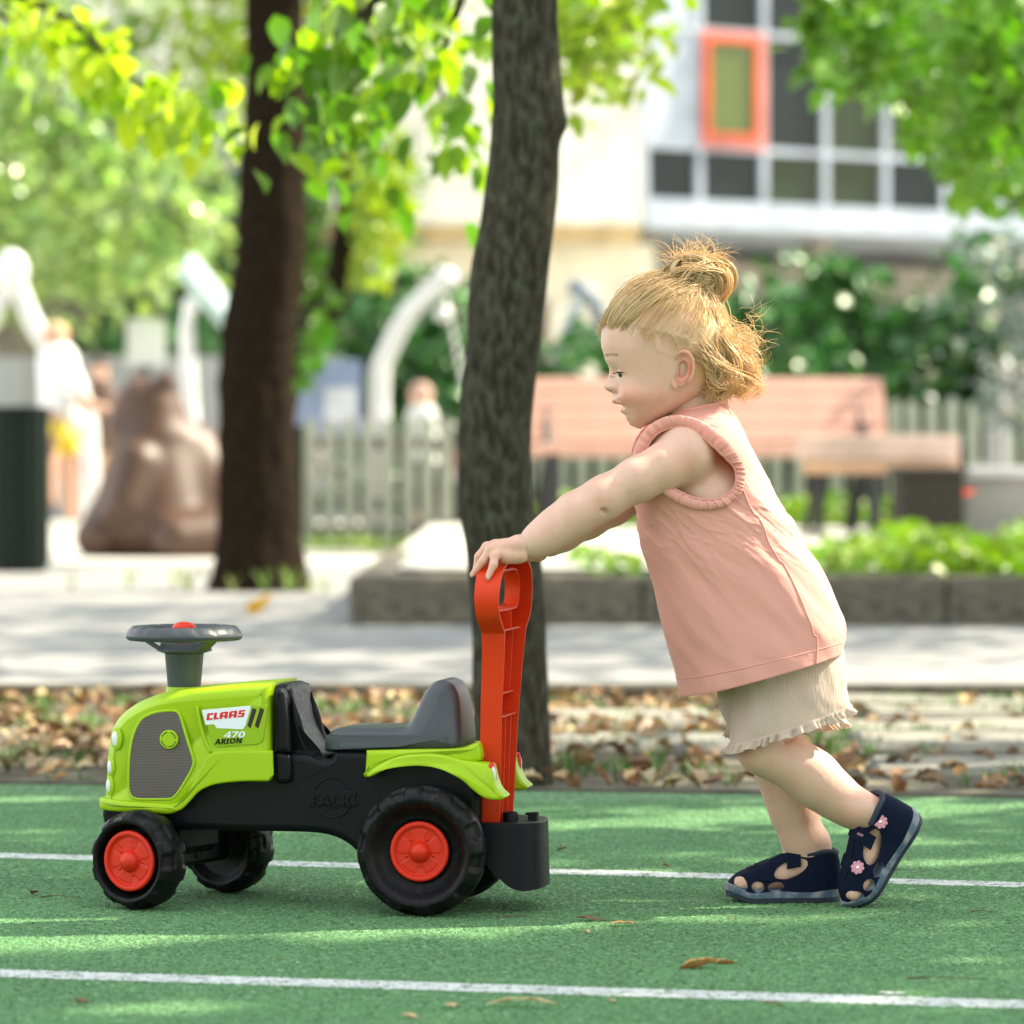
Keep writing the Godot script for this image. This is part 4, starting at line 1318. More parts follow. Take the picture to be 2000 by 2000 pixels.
func build_tractor() -> void:
	var fine := noise_tex(0.25, 256, FastNoiseLite.TYPE_SIMPLEX_SMOOTH, [[0.0, Color.BLACK], [1.0, Color.WHITE]], 3, false, 8, 51)
	var scuff := noise_tex(0.02, 512, FastNoiseLite.TYPE_SIMPLEX_SMOOTH, [[0.0, Color(0.55, 0.55, 0.55)], [0.5, Color(0.72, 0.72, 0.72)], [1.0, Color(1, 1, 1)]], 5, false, 8, 52)
	M.lime = mat(lin(0.335, 0.525, 0.004), 0.40, null, 14.0, fine, 0.012)
	M.lime_dark = mat(lin(0.265, 0.44, 0.006), 0.35, null, 14.0, fine, 0.006)
	M.red = mat(lin(0.64, 0.026, 0.007), 0.36, null, 14.0, fine, 0.012)
	M.orange = mat(lin(0.74, 0.050, 0.006), 0.42, null, 14.0, fine, 0.012)
	M.orange.backlight_enabled = true
	M.orange.backlight = lin(0.34, 0.05, 0.01)
	M.black = mat(lin(0.0042, 0.0050, 0.0068), 0.34, null, 10.0, fine, 0.015)
	M.tyre = mat(lin(0.0050, 0.0054, 0.0062), 0.52, null, 10.0, fine, 0.02)
	var dust := noise_tex(0.018, 512, FastNoiseLite.TYPE_SIMPLEX_SMOOTH, [[0.0, lin(0.0045, 0.0048, 0.0055)], [0.6, lin(0.0055, 0.0058, 0.0062)], [0.8, lin(0.014, 0.0135, 0.012)], [1.0, lin(0.040, 0.037, 0.030)]], 6, false, 8, 53)
	M.tyre.albedo_color = Color.WHITE
	M.tyre.albedo_texture = dust
	for m in [M.black, M.tyre]:
		m.roughness = 0.55
		m.metallic_specular = 0.30
		m.roughness_texture = scuff
	for m in [M.lime, M.lime_dark, M.red, M.orange]: m.metallic_specular = 0.4
	M.grey = mat(lin(0.046, 0.055, 0.062), 0.42, null, 14.0, fine, 0.012)
	M.lamp = mat(lin(0.72, 0.74, 0.76), 0.25)
	M.white = mat(lin(0.76, 0.80, 0.86), 0.35)
	M.letter_red = mat(lin(0.66, 0.005, 0.010), 0.4)
	var t := thing("toy_tractor", "lime green ride-on toy tractor with red wheel hubs and an orange push handle", "toy tractor", TRACTOR_AT, TRACTOR_TURN)
	# ---- hood
	var zs := 0.075
	var hood_px := [[199, 1560], [201.8, 1524], [205.6, 1464.7], [214.7, 1423], [227.6, 1400], [253.5, 1379], [284.6, 1363.7], [322, 1352], [392, 1345], [460, 1339.5], [530.5, 1334.5], [533, 1464.7], [535, 1514], [532, 1522], [524, 1525.5], [473.5, 1526], [421.7, 1532], [390.7, 1545], [370, 1565.6], [354.5, 1581], [336.3, 1586], [279.4, 1583], [199, 1579]]
	var hp := smooth_poly(ons(hood_px, 0.055), 5, [10, 22, 0])
	var front_y := []
	var front_x := []
	for q in [[199, 1585], [199, 1560], [205.6, 1464.7], [214.7, 1423], [227.6, 1400], [253.5, 1379], [284.6, 1363.7], [322, 1352]]:
		var o := on(q[0], q[1], 0.055)
		front_y.append(o.y)
		front_x.append(o.x)
	var half := func(x: float, y: float) -> float:
		var s := x - lerp_list(front_y, front_x, y)
		return 1.0 - 0.34 * pow(1 - clampf(s / 0.042, 0.0, 1.0), 2.0) - 0.05 * ss(0.19, 0.245, y)
	var hg := slab(hp, -zs, zs, 0.013, 5)
	for k in hg.v.size(): hg.v[k].z *= half.call(hg.v[k].x, hg.v[k].y)
	var hood := put("hood", hg.out("crease", 50), M.lime, t)
	var lip := slab(smooth_poly(ons([[190.5, 1560], [204, 1559], [260, 1563], [318, 1566], [345, 1570], [352, 1580], [336, 1588], [279, 1585], [199, 1582], [190.5, 1577]], 0.06), 4), -zs - 0.003, zs + 0.003, 0.005, 3)
	for k in lip.v.size():
		var s: float = lip.v[k].x - front_x[0] + 0.006
		lip.v[k].z *= 1.0 - 0.30 * pow(1 - clampf(s / 0.048, 0.0, 1.0), 2.0)
	put("lip", lip.out("crease", 50), M.lime, hood)
	var sp := slab(smooth_poly(ons([[532, 1466], [500, 1466], [440, 1466.5], [416, 1470], [402, 1480], [378, 1525], [362, 1555], [350, 1566], [330, 1572], [322, 1578], [326, 1585], [336, 1586], [354, 1580.5], [370, 1565], [390, 1544.5], [421, 1531.5], [473, 1525.6], [524, 1525], [533.5, 1514]], zs), 4, [0, 17, 18]), zs - 0.004, zs + 0.0016, 0.002, 2)
	put("side_panel", sp.out("crease", 35), M.lime, hood)
	var ridge := Geo.new()
	var rp := []
	for q in tz([[905, 770], [925, 900], [960, 1020], [1005, 1118]], 150, 1180, 3.864):
		var w := on(q[0], q[1], zs)
		rp.append(Vector3(w.x, w.y, zs - 0.0015))
	ridge.tube(spline(rp, 14), [0.0022], 8)
	put("crease_line", ridge.out(), M.lime, hood)
	# grille with a printed mesh of holes
	var dots := Image.create(208, 240, false, Image.FORMAT_RGB8)
	for y in 240:
		for x in 208:
			var best := 9.0
			for j in [int(y / 20.0) - 1, int(y / 20.0), int(y / 20.0) + 1]:
				var cx := 26.0 * roundf((x - (13.0 if posmod(j, 2) else 0.0)) / 26.0) + (13.0 if posmod(j, 2) else 0.0)
				best = minf(best, Vector2((x - cx) / 23.0, (y - j * 20.0 - 10.0) / 20.0).length())
			var f := ss(0.34, 0.46, best)
			dots.set_pixel(x, y, lin(lerpf(0.012, 0.155, f), lerpf(0.010, 0.130, f), lerpf(0.009, 0.118, f)))
	var mesh_print := mat(Color.WHITE, 0.4, ImageTexture.create_from_image(dots), 1.0)
	mesh_print.uv1_scale = Vector3(1 / 0.0195, 1 / 0.0225, 1 / 0.0195)
	var gp := smooth_poly(ons(tz([[505, 850], [600, 815], [725, 806], [765, 832], [822, 1000], [878, 1175], [872, 1228], [825, 1320], [760, 1422], [715, 1465], [660, 1472], [450, 1470], [405, 1445], [388, 1390], [387, 1280], [395, 1130], [420, 990], [460, 895]], 150, 1180, 3.864), zs), 4)
	var rimg := Geo.new()
	var rr := []
	for q in gp: rr.append(Vector3(q.x, q.y, zs * half.call(q.x, q.y) - 0.0006))
	rr.append(rr[0])
	rr.append(rr[1])
	rimg.tube(rr, [0.0019], 8, false)
	put("grille_rim", rimg.out(), M.lime, hood)
	var gg := slab(gp, zs - 0.002, zs + 0.0006, 0.0005, 1)
	for k in gg.v.size(): gg.v[k].z *= half.call(gg.v[k].x, gg.v[k].y)
	put("grille", gg.out("crease", 30), mesh_print, hood)
	var bc := on(150 + 695 / 3.864, 1180 + 1020 / 3.864, zs)
	var badge := put("badge", lathe([Vector2(0.0116, -0.002), Vector2(0.0116, 0.0014), Vector2(0.0108, 0.0021), Vector2(0.0003, 0.0021)], 40).out("crease", 40), M.lime, hood)
	badge.position = Vector3(bc.x, bc.y, zs + 0.0006)
	var ringg := Geo.new()
	for arc in [[0.12, 1.25], [1.75, 2.8], [3.25, 4.5], [4.7, 6.05]]:
		var pp := []
		for k in 13:
			var a := lerpf(arc[0], arc[1], k / 12.0)
			pp.append(Vector3(cos(a) * 0.0089, sin(a) * 0.0089, 0.0021))
		ringg.tube(pp, [0.0005], 6)
	var ring := put("badge_ring", ringg.out(), M.black, hood)
	ring.position = badge.position
	# headlamps on the rounded front corner, both sides
	for side in [1.0, -1.0]:
		for q in [[224.5, 1442.7, 0.0060, 0.0100, 0.0610], [214, 1498, 0.0042, 0.0086, 0.0600], [211.5, 1535, 0.0042, 0.0086, 0.0600]]:
			var w := on(q[0], q[1], q[4])
			var z: float = zs * half.call(w.x, w.y)
			var house := Geo.new()
			house.ball(Vector3.ZERO, Vector3(q[2] * 1.75, q[3] * 1.45, 0.0035), 10, 24)
			var ho := put("lamp_housing", house.out(), M.lime, hood)
			var lens := Geo.new()
			lens.ball(Vector3.ZERO, Vector3(q[2], q[3], 0.0032), 10, 24)
			ho.position = Vector3(w.x + 0.002, w.y, (z + 0.0008) * side)
			ho.rotation.y = -0.55 if side > 0 else -(PI - 0.55)
			var lo := put("headlight", lens.out(), M.lamp, hood)
			lo.position = ho.position + Vector3(-0.0012, 0, 0.0012 * side)
			lo.rotation.y = ho.rotation.y
	# printed side sticker
	var sticker := put("sticker", slab(smooth_poly(ons(tz([[135, 480], [240, 760], [330, 1100], [375, 1215], [460, 1275], [900, 1240], [1310, 1215], [1400, 1170], [1445, 1080], [1500, 650], [1530, 395], [1180, 405], [600, 450]], 380, 1340, 10.733), zs), 3, [9, 10]), zs - 0.002, zs + 0.0005, 0.0004, 1).out("flat"), M.lime_dark, hood)
	put("plate", slab(smooth_poly(ons(tz([[155, 520], [175, 500], [700, 455], [1150, 415], [1176, 450], [1120, 640], [1060, 840], [1000, 904], [740, 895], [470, 885], [405, 802], [225, 815]], 380, 1340, 10.733), zs), 3, [1, 9, 10, 11]), zs - 0.001, zs + 0.0009, 0.0003, 1).out("flat"), M.white, hood)
	var vent := mat(lin(0.012, 0.011, 0.010), 0.5)
	var yellow := mat(lin(0.72, 0.66, 0.01), 0.4)
	for q in [[[1215, 458], [1300, 490], [1175, 890], [1105, 830]], [[1375, 452], [1460, 490], [1335, 895], [1260, 830]]]:
		put("vent", slab(PackedVector2Array(ons(tz(q, 380, 1340, 10.733), zs)), zs - 0.001, zs + 0.0010, 0.0003, 1).out("flat"), vent, hood)
		var q2 := [[q[1][0] + 30, q[1][1] - 60], [q[1][0] + 42, q[1][1] - 50], [q[2][0] + 28, q[2][1]], [q[2][0] + 6, q[2][1]], [q[1][0] + 4, q[1][1] + 6]]
		put("vent_edge", slab(PackedVector2Array(ons(tz(q2, 380, 1340, 10.733), zs)), zs - 0.001, zs + 0.0008, 0.0002, 1).out("flat"), yellow, hood)
	# block letters of the red word, drawn on a grid of letter cells
	var bl := Geo.new()
	var o0 := on(380 + 247 / 10.733, 1340 + 716 / 10.733, zs)
	var o1 := on(380 + 1052 / 10.733, 1340 + 640 / 10.733, zs)
	var wide := (o1 - o0).length()
	var lh := 0.0083
	var bars := {"C": [[0, 0, 3.6, 12], [3.6, 0, 8.6, 3], [3.6, 9, 8.6, 12]], "L": [[0, 0, 3.8, 12], [3.8, 0, 7.2, 3]], "A": [[0, 0, 4.0, 10.5], [7.4, 0, 11.4, 12], [1.6, 10.5, 7.4, 12], [4.0, 3.2, 7.4, 6.0], [4.0, 9.2, 7.4, 10.5]], "S": [[0, 0, 9, 2.7], [0.6, 4.7, 9.4, 7.3], [0.8, 9.3, 9.6, 12], [0.6, 7.3, 3.8, 9.3], [6.0, 2.7, 9.4, 4.7]]}
	var pen := 0.0
	for ch in ["C", "L", "A", "A", "S"]:
		for b in bars[ch]:
			var corner := func(x: float, y: float, z: float) -> Vector3:
				var xx: float = (pen + x) / 55.5 * wide + y / 12.0 * lh * 0.16
				var p: Vector2 = o0 + (o1 - o0).normalized() * xx
				return Vector3(p.x, p.y + y / 12.0 * lh, z)
			var n := bl.v.size()
			for z in [zs + 0.0005, zs + 0.0013]:
				bl.v.append(corner.call(b[0], b[1], z))
				bl.v.append(corner.call(b[2], b[1], z))
				bl.v.append(corner.call(b[2], b[3], z))
				bl.v.append(corner.call(b[0], b[3], z))
			bl.quad(n + 4, n + 7, n + 6, n + 5)
			for k in 4: bl.quad(n + k, n + 4 + k, n + 4 + (k + 1) % 4, n + (k + 1) % 4)
		pen += {"C": 10.2, "L": 8.6, "A": 13.2, "S": 9.6}[ch]
	put("red_lettering", bl.out("flat"), M.letter_red, hood)
	var n0 := on(380 + 605 / 10.733, 1340 + 1085 / 10.733, zs)
	lettering("470", 0.0078, M.white, hood, "number", n0, zs, 0.0262, 0.03, 0.28, 0.0010)
	var n1 := on(380 + 420 / 10.733, 1340 + 1225 / 10.733, zs)
	lettering("ARION", 0.0068, M.black, hood, "black_lettering", n1, zs, 0.0335, 0.07, 0.20, 0.0014)
	# ---- steering column and wheel
	var c0 := on(356, 1342, 0.0)
	var px := 4.505 / F
	var base_y := c0.y
	var xs := -0.324
	var collar := put("column_collar", lathe([Vector2(41 * px, base_y - 14 * px), Vector2(36 * px, base_y - 8 * px), Vector2(34.5 * px, base_y + 1.5 * px), Vector2(30 * px, base_y + 1.6 * px)], 40, 1).out("crease", 40), M.lime, hood)
	collar.position.x = xs
	var col := put("steering_column", lathe([Vector2(32.2 * px, base_y), Vector2(38 * px, base_y + 66 * px), Vector2(30 * px, base_y + 66.2 * px)], 44, 1).out("crease", 40), M.grey, t)
	col.position.x = xs
	var sw := Node3D.new()
	sw.name = "steering_wheel"
	t.add_child(sw)
	sw.position = Vector3(xs, base_y + 66 * px, 0)
	put("hub", lathe([Vector2(0.2 * px, 0), Vector2(37 * px, 0), Vector2(50 * px, 4 * px), Vector2(54 * px, 5 * px), Vector2(54 * px, 9 * px), Vector2(50 * px, 10 * px), Vector2(46 * px, 21 * px), Vector2(42 * px, 22 * px), Vector2(40 * px, 12 * px), Vector2(0.2 * px, 12 * px)], 44, 1).out("crease", 40), M.grey, sw)
	var rim := Geo.new()
	var rl := []
	for k in 25:
		var a := TAU * k / 24
		var ring_ := PackedVector3Array()
		for j in 96:
			var b := TAU * j / 96
			var dent := 0.0
			if sin(a) > 0.3: dent = 0.0016 * pow(maxf(0.0, cos(b * 18)), 6.0) * (1 if cos(a) > -0.2 else 0)
			var q := Vector2(cos(a) * (17 if cos(a) > 0 else 13), sin(a) * 14)
			q.y -= 5 * ss(0.2, 1.0, cos(a))
			var r := (96.5 + q.x) * px - dent * 0.5
			ring_.append(Vector3(cos(b) * r, 40 * px + q.y * px - dent, sin(b) * r))
		rl.append(ring_)
	rim.rings(rl, true, false)
	put("rim", rim.out(), M.grey, sw)
	for k in 3:
		var a := TAU * k / 3 + 0.52
		var g := Geo.new()
		var dir := Vector3(cos(a), 0, sin(a))
		var sd := Vector3(-dir.z, 0, dir.x)
		var sl := []
		for q in [[44, 7, 20, 4], [62, 18, 16, 4], [80, 31, 14, 5], [92, 38, 16, 5]]:
			var mid: Vector3 = dir * q[0] * px + Vector3(0, q[1] * px, 0)
			sl.append(PackedVector3Array([mid - sd * q[2] * px - Vector3(0, q[3] * px, 0), mid + sd * q[2] * px - Vector3(0, q[3] * px, 0), mid + sd * q[2] * px + Vector3(0, q[3] * px, 0), mid - sd * q[2] * px + Vector3(0, q[3] * px, 0)]))
		g.rings(sl)
		put("spoke", g.out("crease", 35), M.grey, sw)
	put("horn_button", lathe([Vector2(24 * px, 22 * px), Vector2(24 * px, 50 * px), Vector2(22.5 * px, 54 * px), Vector2(17 * px, 59 * px), Vector2(8 * px, 61.5 * px), Vector2(0.3 * px, 62 * px)], 36, 1).out("crease", 35), M.red, sw)
	# ---- chassis of black plastic
	var ch_px := [[203, 1578], [202, 1600], [209, 1616], [240, 1622], [330, 1620], [500, 1623], [600, 1625], [636, 1629], [664, 1638], [690, 1655], [720, 1688], [760, 1706], [850, 1706], [925, 1650], [938, 1600], [936, 1540], [925, 1480], [850, 1466], [714, 1465], [656, 1464.5], [651, 1473], [643, 1481], [622, 1481], [604, 1473], [560, 1470], [535, 1474], [510, 1500], [420, 1510], [300, 1530]]
	var cg := slab(smooth_poly(ons(ch_px, 0.05), 5), -0.058, 0.058, 0.009, 4)
	put("chassis", cg.out("crease", 55), M.black, t)
	var dash_px := [[532, 1348], [540, 1338], [553, 1335], [565, 1336], [573, 1346], [580, 1377], [590, 1417], [605.5, 1448], [627, 1467], [648, 1477], [640, 1490], [560, 1490], [534, 1500]]
	var dg := slab(smooth_poly(ons(dash_px, 0.03), 5, [0, 12]), -0.05, 0.05, 0.017, 5)
	put("dashboard", dg.out("crease", 55), M.black, t)
	for side in [1.0, -1.0]:
		var pl := slab(smooth_poly(ons([[534, 1351], [543, 1345], [551, 1349], [555, 1364], [562, 1420], [566, 1466], [563, 1471], [534, 1471]], 0.066), 4, [7]), 0.04, 0.067, 0.006, 3)
		put("pillar", (pl if side > 0 else mirror_z(pl)).out("crease", 50), M.black, t)
		var pl2 := slab(smooth_poly(ons([[535, 1474], [562, 1474], [567, 1490], [568, 1520], [560, 1530], [537, 1526]], 0.066), 4), 0.04, 0.067, 0.006, 3)
		put("pillar_foot", (pl2 if side > 0 else mirror_z(pl2)).out("crease", 50), M.black, t)
		var fl := Geo.new()
		var fp := []
		for q in [[570, 1350], [577, 1390], [588, 1432], [604, 1460], [626, 1476], [645, 1483]]:
			var w := on(q[0], q[1], 0.045)
			fp.append(Vector3(w.x, w.y - 0.006, 0.044 * side))
		var fr := []
		for k in 25: fr.append(lerpf(0.001, 0.0065, ss(0, 6, k)))
		fl.tube(spline(fp, 24), fr, 10)
		put("flange", fl.out(), M.black, t)
	# embossed round emblem on the side
	var ec := on(649, 1558, 0.058)
	var es := 4.36 / F
	var emb := Geo.new()
	var ea := []
	for k in 65:
		var a := TAU * k / 64
		ea.append(Vector3(ec.x + cos(a) * 39 * es, ec.y + sin(a) * 39 * es, 0.058))
	emb.tube(ea, [0.0014], 8, false)
	var banner := []
	for q in [[604, 1546], [612, 1543], [650, 1546], [684, 1543], [697, 1547], [694, 1558], [698, 1571], [686, 1577], [650, 1572], [612, 1577], [602, 1571], [605, 1558]]: banner.append(on(q[0], q[1], 0.058))
	emb.join(slab(smooth_poly(banner, 4), 0.0565, 0.0594, 0.001, 2))
	var smile := []
	for k in 13:
		var a := lerpf(PI * 1.2, PI * 1.8, k / 12.0)
		smile.append(Vector3(ec.x + cos(a) * 20 * es, ec.y + sin(a) * 22 * es, 0.058))
	emb.tube(smile, [0.0011], 6)
	put("emblem", emb.out("crease", 45), M.black, t)
	lettering("FALK", 0.0130, M.black, t, "embossed_lettering", on(609, 1572, 0.058), 0.0592, 0.050, 0.0, 0.0, 0.0022)
	# front fork round the steering axis
	var fork := lathe([Vector2(0.002, 0.052), Vector2(0.019, 0.052), Vector2(0.021, 0.056), Vector2(0.021, 0.108), Vector2(0.003, 0.109)], 28, 1)
	var fk := Geo.new()
	fk.join(fork, Transform3D(Basis(), Vector3(xs, 0, 0)))
	put("steering_post", fk.out("crease", 40), M.black, t)
	var axle := Node3D.new()
	axle.name = "front_axle"
	t.add_child(axle)
	axle.position = Vector3(xs, 0.061, 0)
	axle.rotation.y = deg_to_rad(-17)
	var ax := Geo.new()
	ax.box(Vector3(-0.019, -0.016, -0.075), Vector3(0.019, 0.024, 0.075), 0.006)
	ax.box(Vector3(-0.03, 0.0, -0.04), Vector3(0.03, 0.046, 0.04), 0.01)
	put("axle_beam", ax.out("crease", 30), M.black, axle)
	# ---- wheels
	wheel(t, 0.0786, 0.050, 0.0367, Vector3(0, 0.0786, 0.088), 0, 0.1, 12, 0.14)
	wheel(t, 0.0786, 0.050, 0.0367, Vector3(0, 0.0786, -0.088), PI, 0.3, 12, 0.14)
	var st := deg_to_rad(-17)
	wheel(t, 0.0607, 0.050, 0.0375, Vector3(xs, 0.0607, 0) + Vector3(sin(st), 0, cos(st)) * 0.1, st, 0.35, 10, 0.30)
	wheel(t, 0.0607, 0.050, 0.0375, Vector3(xs, 0.0607, 0) - Vector3(sin(st), 0, cos(st)) * 0.1, st + PI, 0.2, 10, 0.30)
	# ---- seat, deck and mudguards
	var seat_px := [[647, 1460], [648, 1446], [654, 1430], [666, 1421], [690, 1417], [750, 1417], [796, 1416], [810, 1409], [823, 1382.5], [835, 1354.5], [848, 1336], [862, 1327.5], [878, 1327], [893, 1336], [903, 1357.6], [909, 1404], [911, 1450], [900, 1464], [872, 1467], [760, 1466], [655, 1465]]
	var sg := slab(smooth_poly(ons(seat_px, 0.01), 6), -0.060, 0.060, 0.022, 7)
	for k in sg.v.size():
		var y: float = sg.v[k].y
		sg.v[k].z *= 1.0 - 0.42 * pow(ss(0.035, 0.078, sg.v[k].x), 1.5)
		sg.v[k].z *= 1.0 - 0.30 * ss(0.20, 0.275, y) + 0.05 * (1 - ss(0.16, 0.185, y))
	put("seat", sg.out("crease", 60), M.grey, t)
	put("deck", slab(smooth_poly(ons([[714, 1466], [800, 1464], [900, 1462], [925, 1452], [935, 1455], [936, 1486], [900, 1490], [800, 1480], [740, 1500], [716, 1518], [711, 1520]], 0.066), 4, [0, 10]), -0.066, 0.066, 0.005, 3).out("crease", 40), M.lime, t)
	for side in [1.0, -1.0]:
		var fpx := [[717, 1512], [737, 1495], [764, 1482], [796, 1475], [835, 1473], [868, 1477], [902, 1486], [935, 1490], [956.5, 1493], [961, 1502], [966, 1524], [974, 1542], [987, 1556], [974, 1562.5], [947, 1558], [925, 1543], [904, 1524], [873, 1507.5], [842, 1499], [810, 1496.5], [773, 1499.5], [745, 1506], [721, 1518]]
		var fg := slab(smooth_poly(ons(fpx, 0.08), 4), 0.050, 0.086, 0.0035, 3)
		for k in fg.v.size():
			var p: Vector3 = fg.v[k]
			fg.v[k].z = p.z - 0.010 * ss(0.168, 0.185, p.y) * ss(0.06, 0.086, p.z)
		put("mudguard", (fg if side > 0 else mirror_z(fg)).out("crease", 50), M.lime, t)
		var tl := on(962.5, 1513, 0.078)
		for q in [[0.0095, 0.0155, "tail_light", M.letter_red, 0.0], [0.006, 0.0105, "tail_lens", M.lamp, 0.0012]]:
			var lg := Geo.new()
			lg.ball(Vector3.ZERO, Vector3(q[0] * 0.62, q[1], 0.004), 8, 20)
			var lo := put(q[2], lg.out(), q[3], t)
			lo.position = Vector3(tl.x - 0.0015 + q[4], tl.y, (0.074 + q[4]) * side)
			lo.rotation = Vector3(0, (0.95 if side > 0 else PI - 0.95), 0.12)
	# ---- rear hitch: an apron open at the bottom, with a socket and a hook
	var top := on(1000, 1611, 0.05).y
	var bx0 := on(940, 1611, 0.05).x
	var bx1 := on(1060, 1611, 0.02).x
	var low_x := []
	var low_y := []
	for q in [[940, 1672], [953, 1684], [975, 1706], [997, 1727], [1021, 1738], [1045, 1738], [1063, 1735]]:
		var w := on(q[0], q[1], 0.04)
		low_x.append(w.x)
		low_y.append(w.y)
	var apron := Geo.new()
	for layer in 2:
		var off := 0.0035 * layer
		var list := []
		for k in 7:
			var f := k / 6.0
			var ring_ := PackedVector3Array()
			for j in 49:
				var a := lerpf(-PI / 2, PI / 2, j / 48.0)
				var cx := pow(cos(a), 0.55) if cos(a) > 0 else 0.0
				var x := bx0 + (bx1 - off + 0.002 * f - bx0) * cx
				var z := (0.056 - off + 0.003 * f) * signf(sin(a)) * pow(absf(sin(a)), 0.75)
				ring_.append(Vector3(x, lerpf(top - 0.001 * layer, lerp_list(low_x, low_y, x), f), z))
			list.append(ring_)
		if layer: list.reverse()
		apron.rings(list, false, false)
	var cap := PackedVector2Array()
	for j in 49:
		var a := lerpf(-PI / 2, PI / 2, j / 48.0)
		cap.append(Vector2(bx0 + (bx1 - bx0) * (pow(cos(a), 0.55) if cos(a) > 0 else 0.0), -0.056 * signf(sin(a)) * pow(absf(sin(a)), 0.75)))
	var cs := slab(cap, 0, 0.004, 0.0015, 2)
	apron.join(cs, Transform3D(Basis(Vector3.RIGHT, -PI / 2), Vector3(0, top - 0.002, 0)))
	put("hitch_apron", apron.out("crease", 40), M.black, t)
	var so := put("hitch_socket", lathe([Vector2(0.0095, 0), Vector2(0.0095, 0.010), Vector2(0.0085, 0.0115), Vector2(0.007, 0.0115), Vector2(0.0065, 0.004), Vector2(0.0003, 0.004)], 26, 1).out("crease", 40), M.black, t)
	so.position = Vector3(on(997, 1609, 0.02).x, top + 0.001, 0.02)
	var hk := slab(PackedVector2Array(ons([[1033, 1608], [1033, 1591], [1028, 1591], [1028, 1587], [1051, 1586], [1051, 1606]], 0.0)), -0.006, 0.006, 0.001, 1)
	put("hitch_hook", hk.out("crease", 40), M.black, t)
	# ---- push handle: a moulding open at the back, a wide loop on a narrowing stem
	var h := Node3D.new()
	h.name = "push_handle"
	t.add_child(h)
	var yt := func(v: float) -> float: return on(960, v, 0.0).y
	var outer := []
	for q in [[0.0, 1092], [0.035, 1093], [0.064, 1101], [0.084, 1118], [0.095, 1145], [0.0965, 1170], [0.090, 1196], [0.076, 1214], [0.063, 1228], [0.060, 1240], [0.054, 1300], [0.050, 1370], [0.045, 1450], [0.040, 1530], [0.036, 1612]]:
		outer.append(Vector2(q[0], yt.call(q[1])))
	var full := []
	var path_l := spline(outer, 70)
	for k in range(path_l.size() - 1, 0, -1): full.append(Vector2(-path_l[k].x, path_l[k].y))
	for q in path_l: full.append(q)
	# front edge of the moulding leans with height: local x of its front, and its depth
	var fx := func(y: float) -> float:
		return lerp_list([yt.call(1612.0), yt.call(1400.0), yt.call(1240.0), yt.call(1160.0), yt.call(1095.0)], [on(938, 1612, 0.036).x, on(938.5, 1400, 0.05).x, on(942.5, 1240, 0.058).x, on(930, 1160, 0.089).x, on(936, 1112, 0.075).x], y)
	var deep := func(y: float) -> float: return lerp_list([yt.call(1612.0), yt.call(1300.0), yt.call(1095.0)], [0.0245, 0.0270, 0.0315], y)
	var shell := Geo.new()
	var n_f := full.size()
	var make_wall := func(line: Array, thick: float, x_in: float, x_out: float) -> Geo:       # a wall along a line in z, y with an even thickness, from front to back
		var g := Geo.new()
		var inner := []
		for k in line.size():
			var tn: Vector2 = (line[min(k + 1, line.size() - 1)] - line[max(k - 1, 0)]).normalized()
			inner.append(line[k] + tn.orthogonal() * thick)
		var list := []
		for q in [[0, 0], [0, 1], [1, 1], [1, 0], [0, 0]]:
			var r := PackedVector3Array()
			for k in line.size():
				var p: Vector2 = inner[k] if q[0] else line[k]
				var x0: float = fx.call(line[k].y) + x_in
				r.append(Vector3(x0 + (deep.call(line[k].y) * x_out) * q[1], p.y, p.x))
			list.append(r)
		g.rings(list, false, false)
		return g
	shell.join(make_wall.call(full, -0.0024, 0.0, 1.0))
	# front plate with the opening of the grip
	var win := []
	for q in [[0.0, 1111], [0.045, 1112], [0.064, 1121], [0.076, 1142], [0.075, 1168], [0.066, 1185], [0.050, 1191], [0.0, 1192]]: win.append(Vector2(q[0], yt.call(q[1])))
	var wl := []
	var wsp := spline(win, 30)
	for q in wsp: wl.append(q)
	for k in range(wsp.size() - 2, 0, -1): wl.append(Vector2(-wsp[k].x, wsp[k].y))
	wl.append(wl[0])
	shell.join(make_wall.call(wl, 0.0022, 0.0, 0.62))
	var plate_l := Geo.new()
	for k in n_f - 1:
		# strips from the rim to the opening, or to the middle line below it
		var a: Vector2 = full[k]
		var b: Vector2 = full[k + 1]
		var n := plate_l.v.size()
		var inn := func(p: Vector2) -> Vector2:
			if p.y < yt.call(1192.0): return Vector2(0, p.y)
			var best: Vector2 = wl[0]
			var ang := atan2(p.y - yt.call(1155.0), p.x)
			var bd := 9.0
			for w in wl:
				var e: float = absf(angle_difference(atan2(w.y - yt.call(1155.0), w.x), ang))
				if e < bd:
					bd = e
					best = w
			return best
		var ia: Vector2 = inn.call(a)
		var ib: Vector2 = inn.call(b)
		for q in [a, b, ib, ia]: plate_l.v.append(Vector3(fx.call(q.y) + 0.0002, q.y, q.x))
		plate_l.quad(n, n + 1, n + 2, n + 3)
		for q in [a, b, ib, ia]: plate_l.v.append(Vector3(fx.call(q.y) + 0.0026, q.y, q.x * 0.98))
		plate_l.quad(n + 4, n + 7, n + 6, n + 5)
	shell.join(plate_l)
	put("handle_shell", shell.out("crease", 40), M.orange, h)
	# ribs inside
	for q in [[1228, 0.056, 0.8], [1352, 0.048, 0.75], [1396, 0.046, 0.9], [1500, 0.040, 0.75]]:
		var y: float = yt.call(q[0])
		part_box("rib", Vector3(fx.call(y) + 0.002, y - 0.001, -q[1]), Vector3(fx.call(y) + deep.call(y) * q[2], y + 0.001, q[1]), M.orange, h)
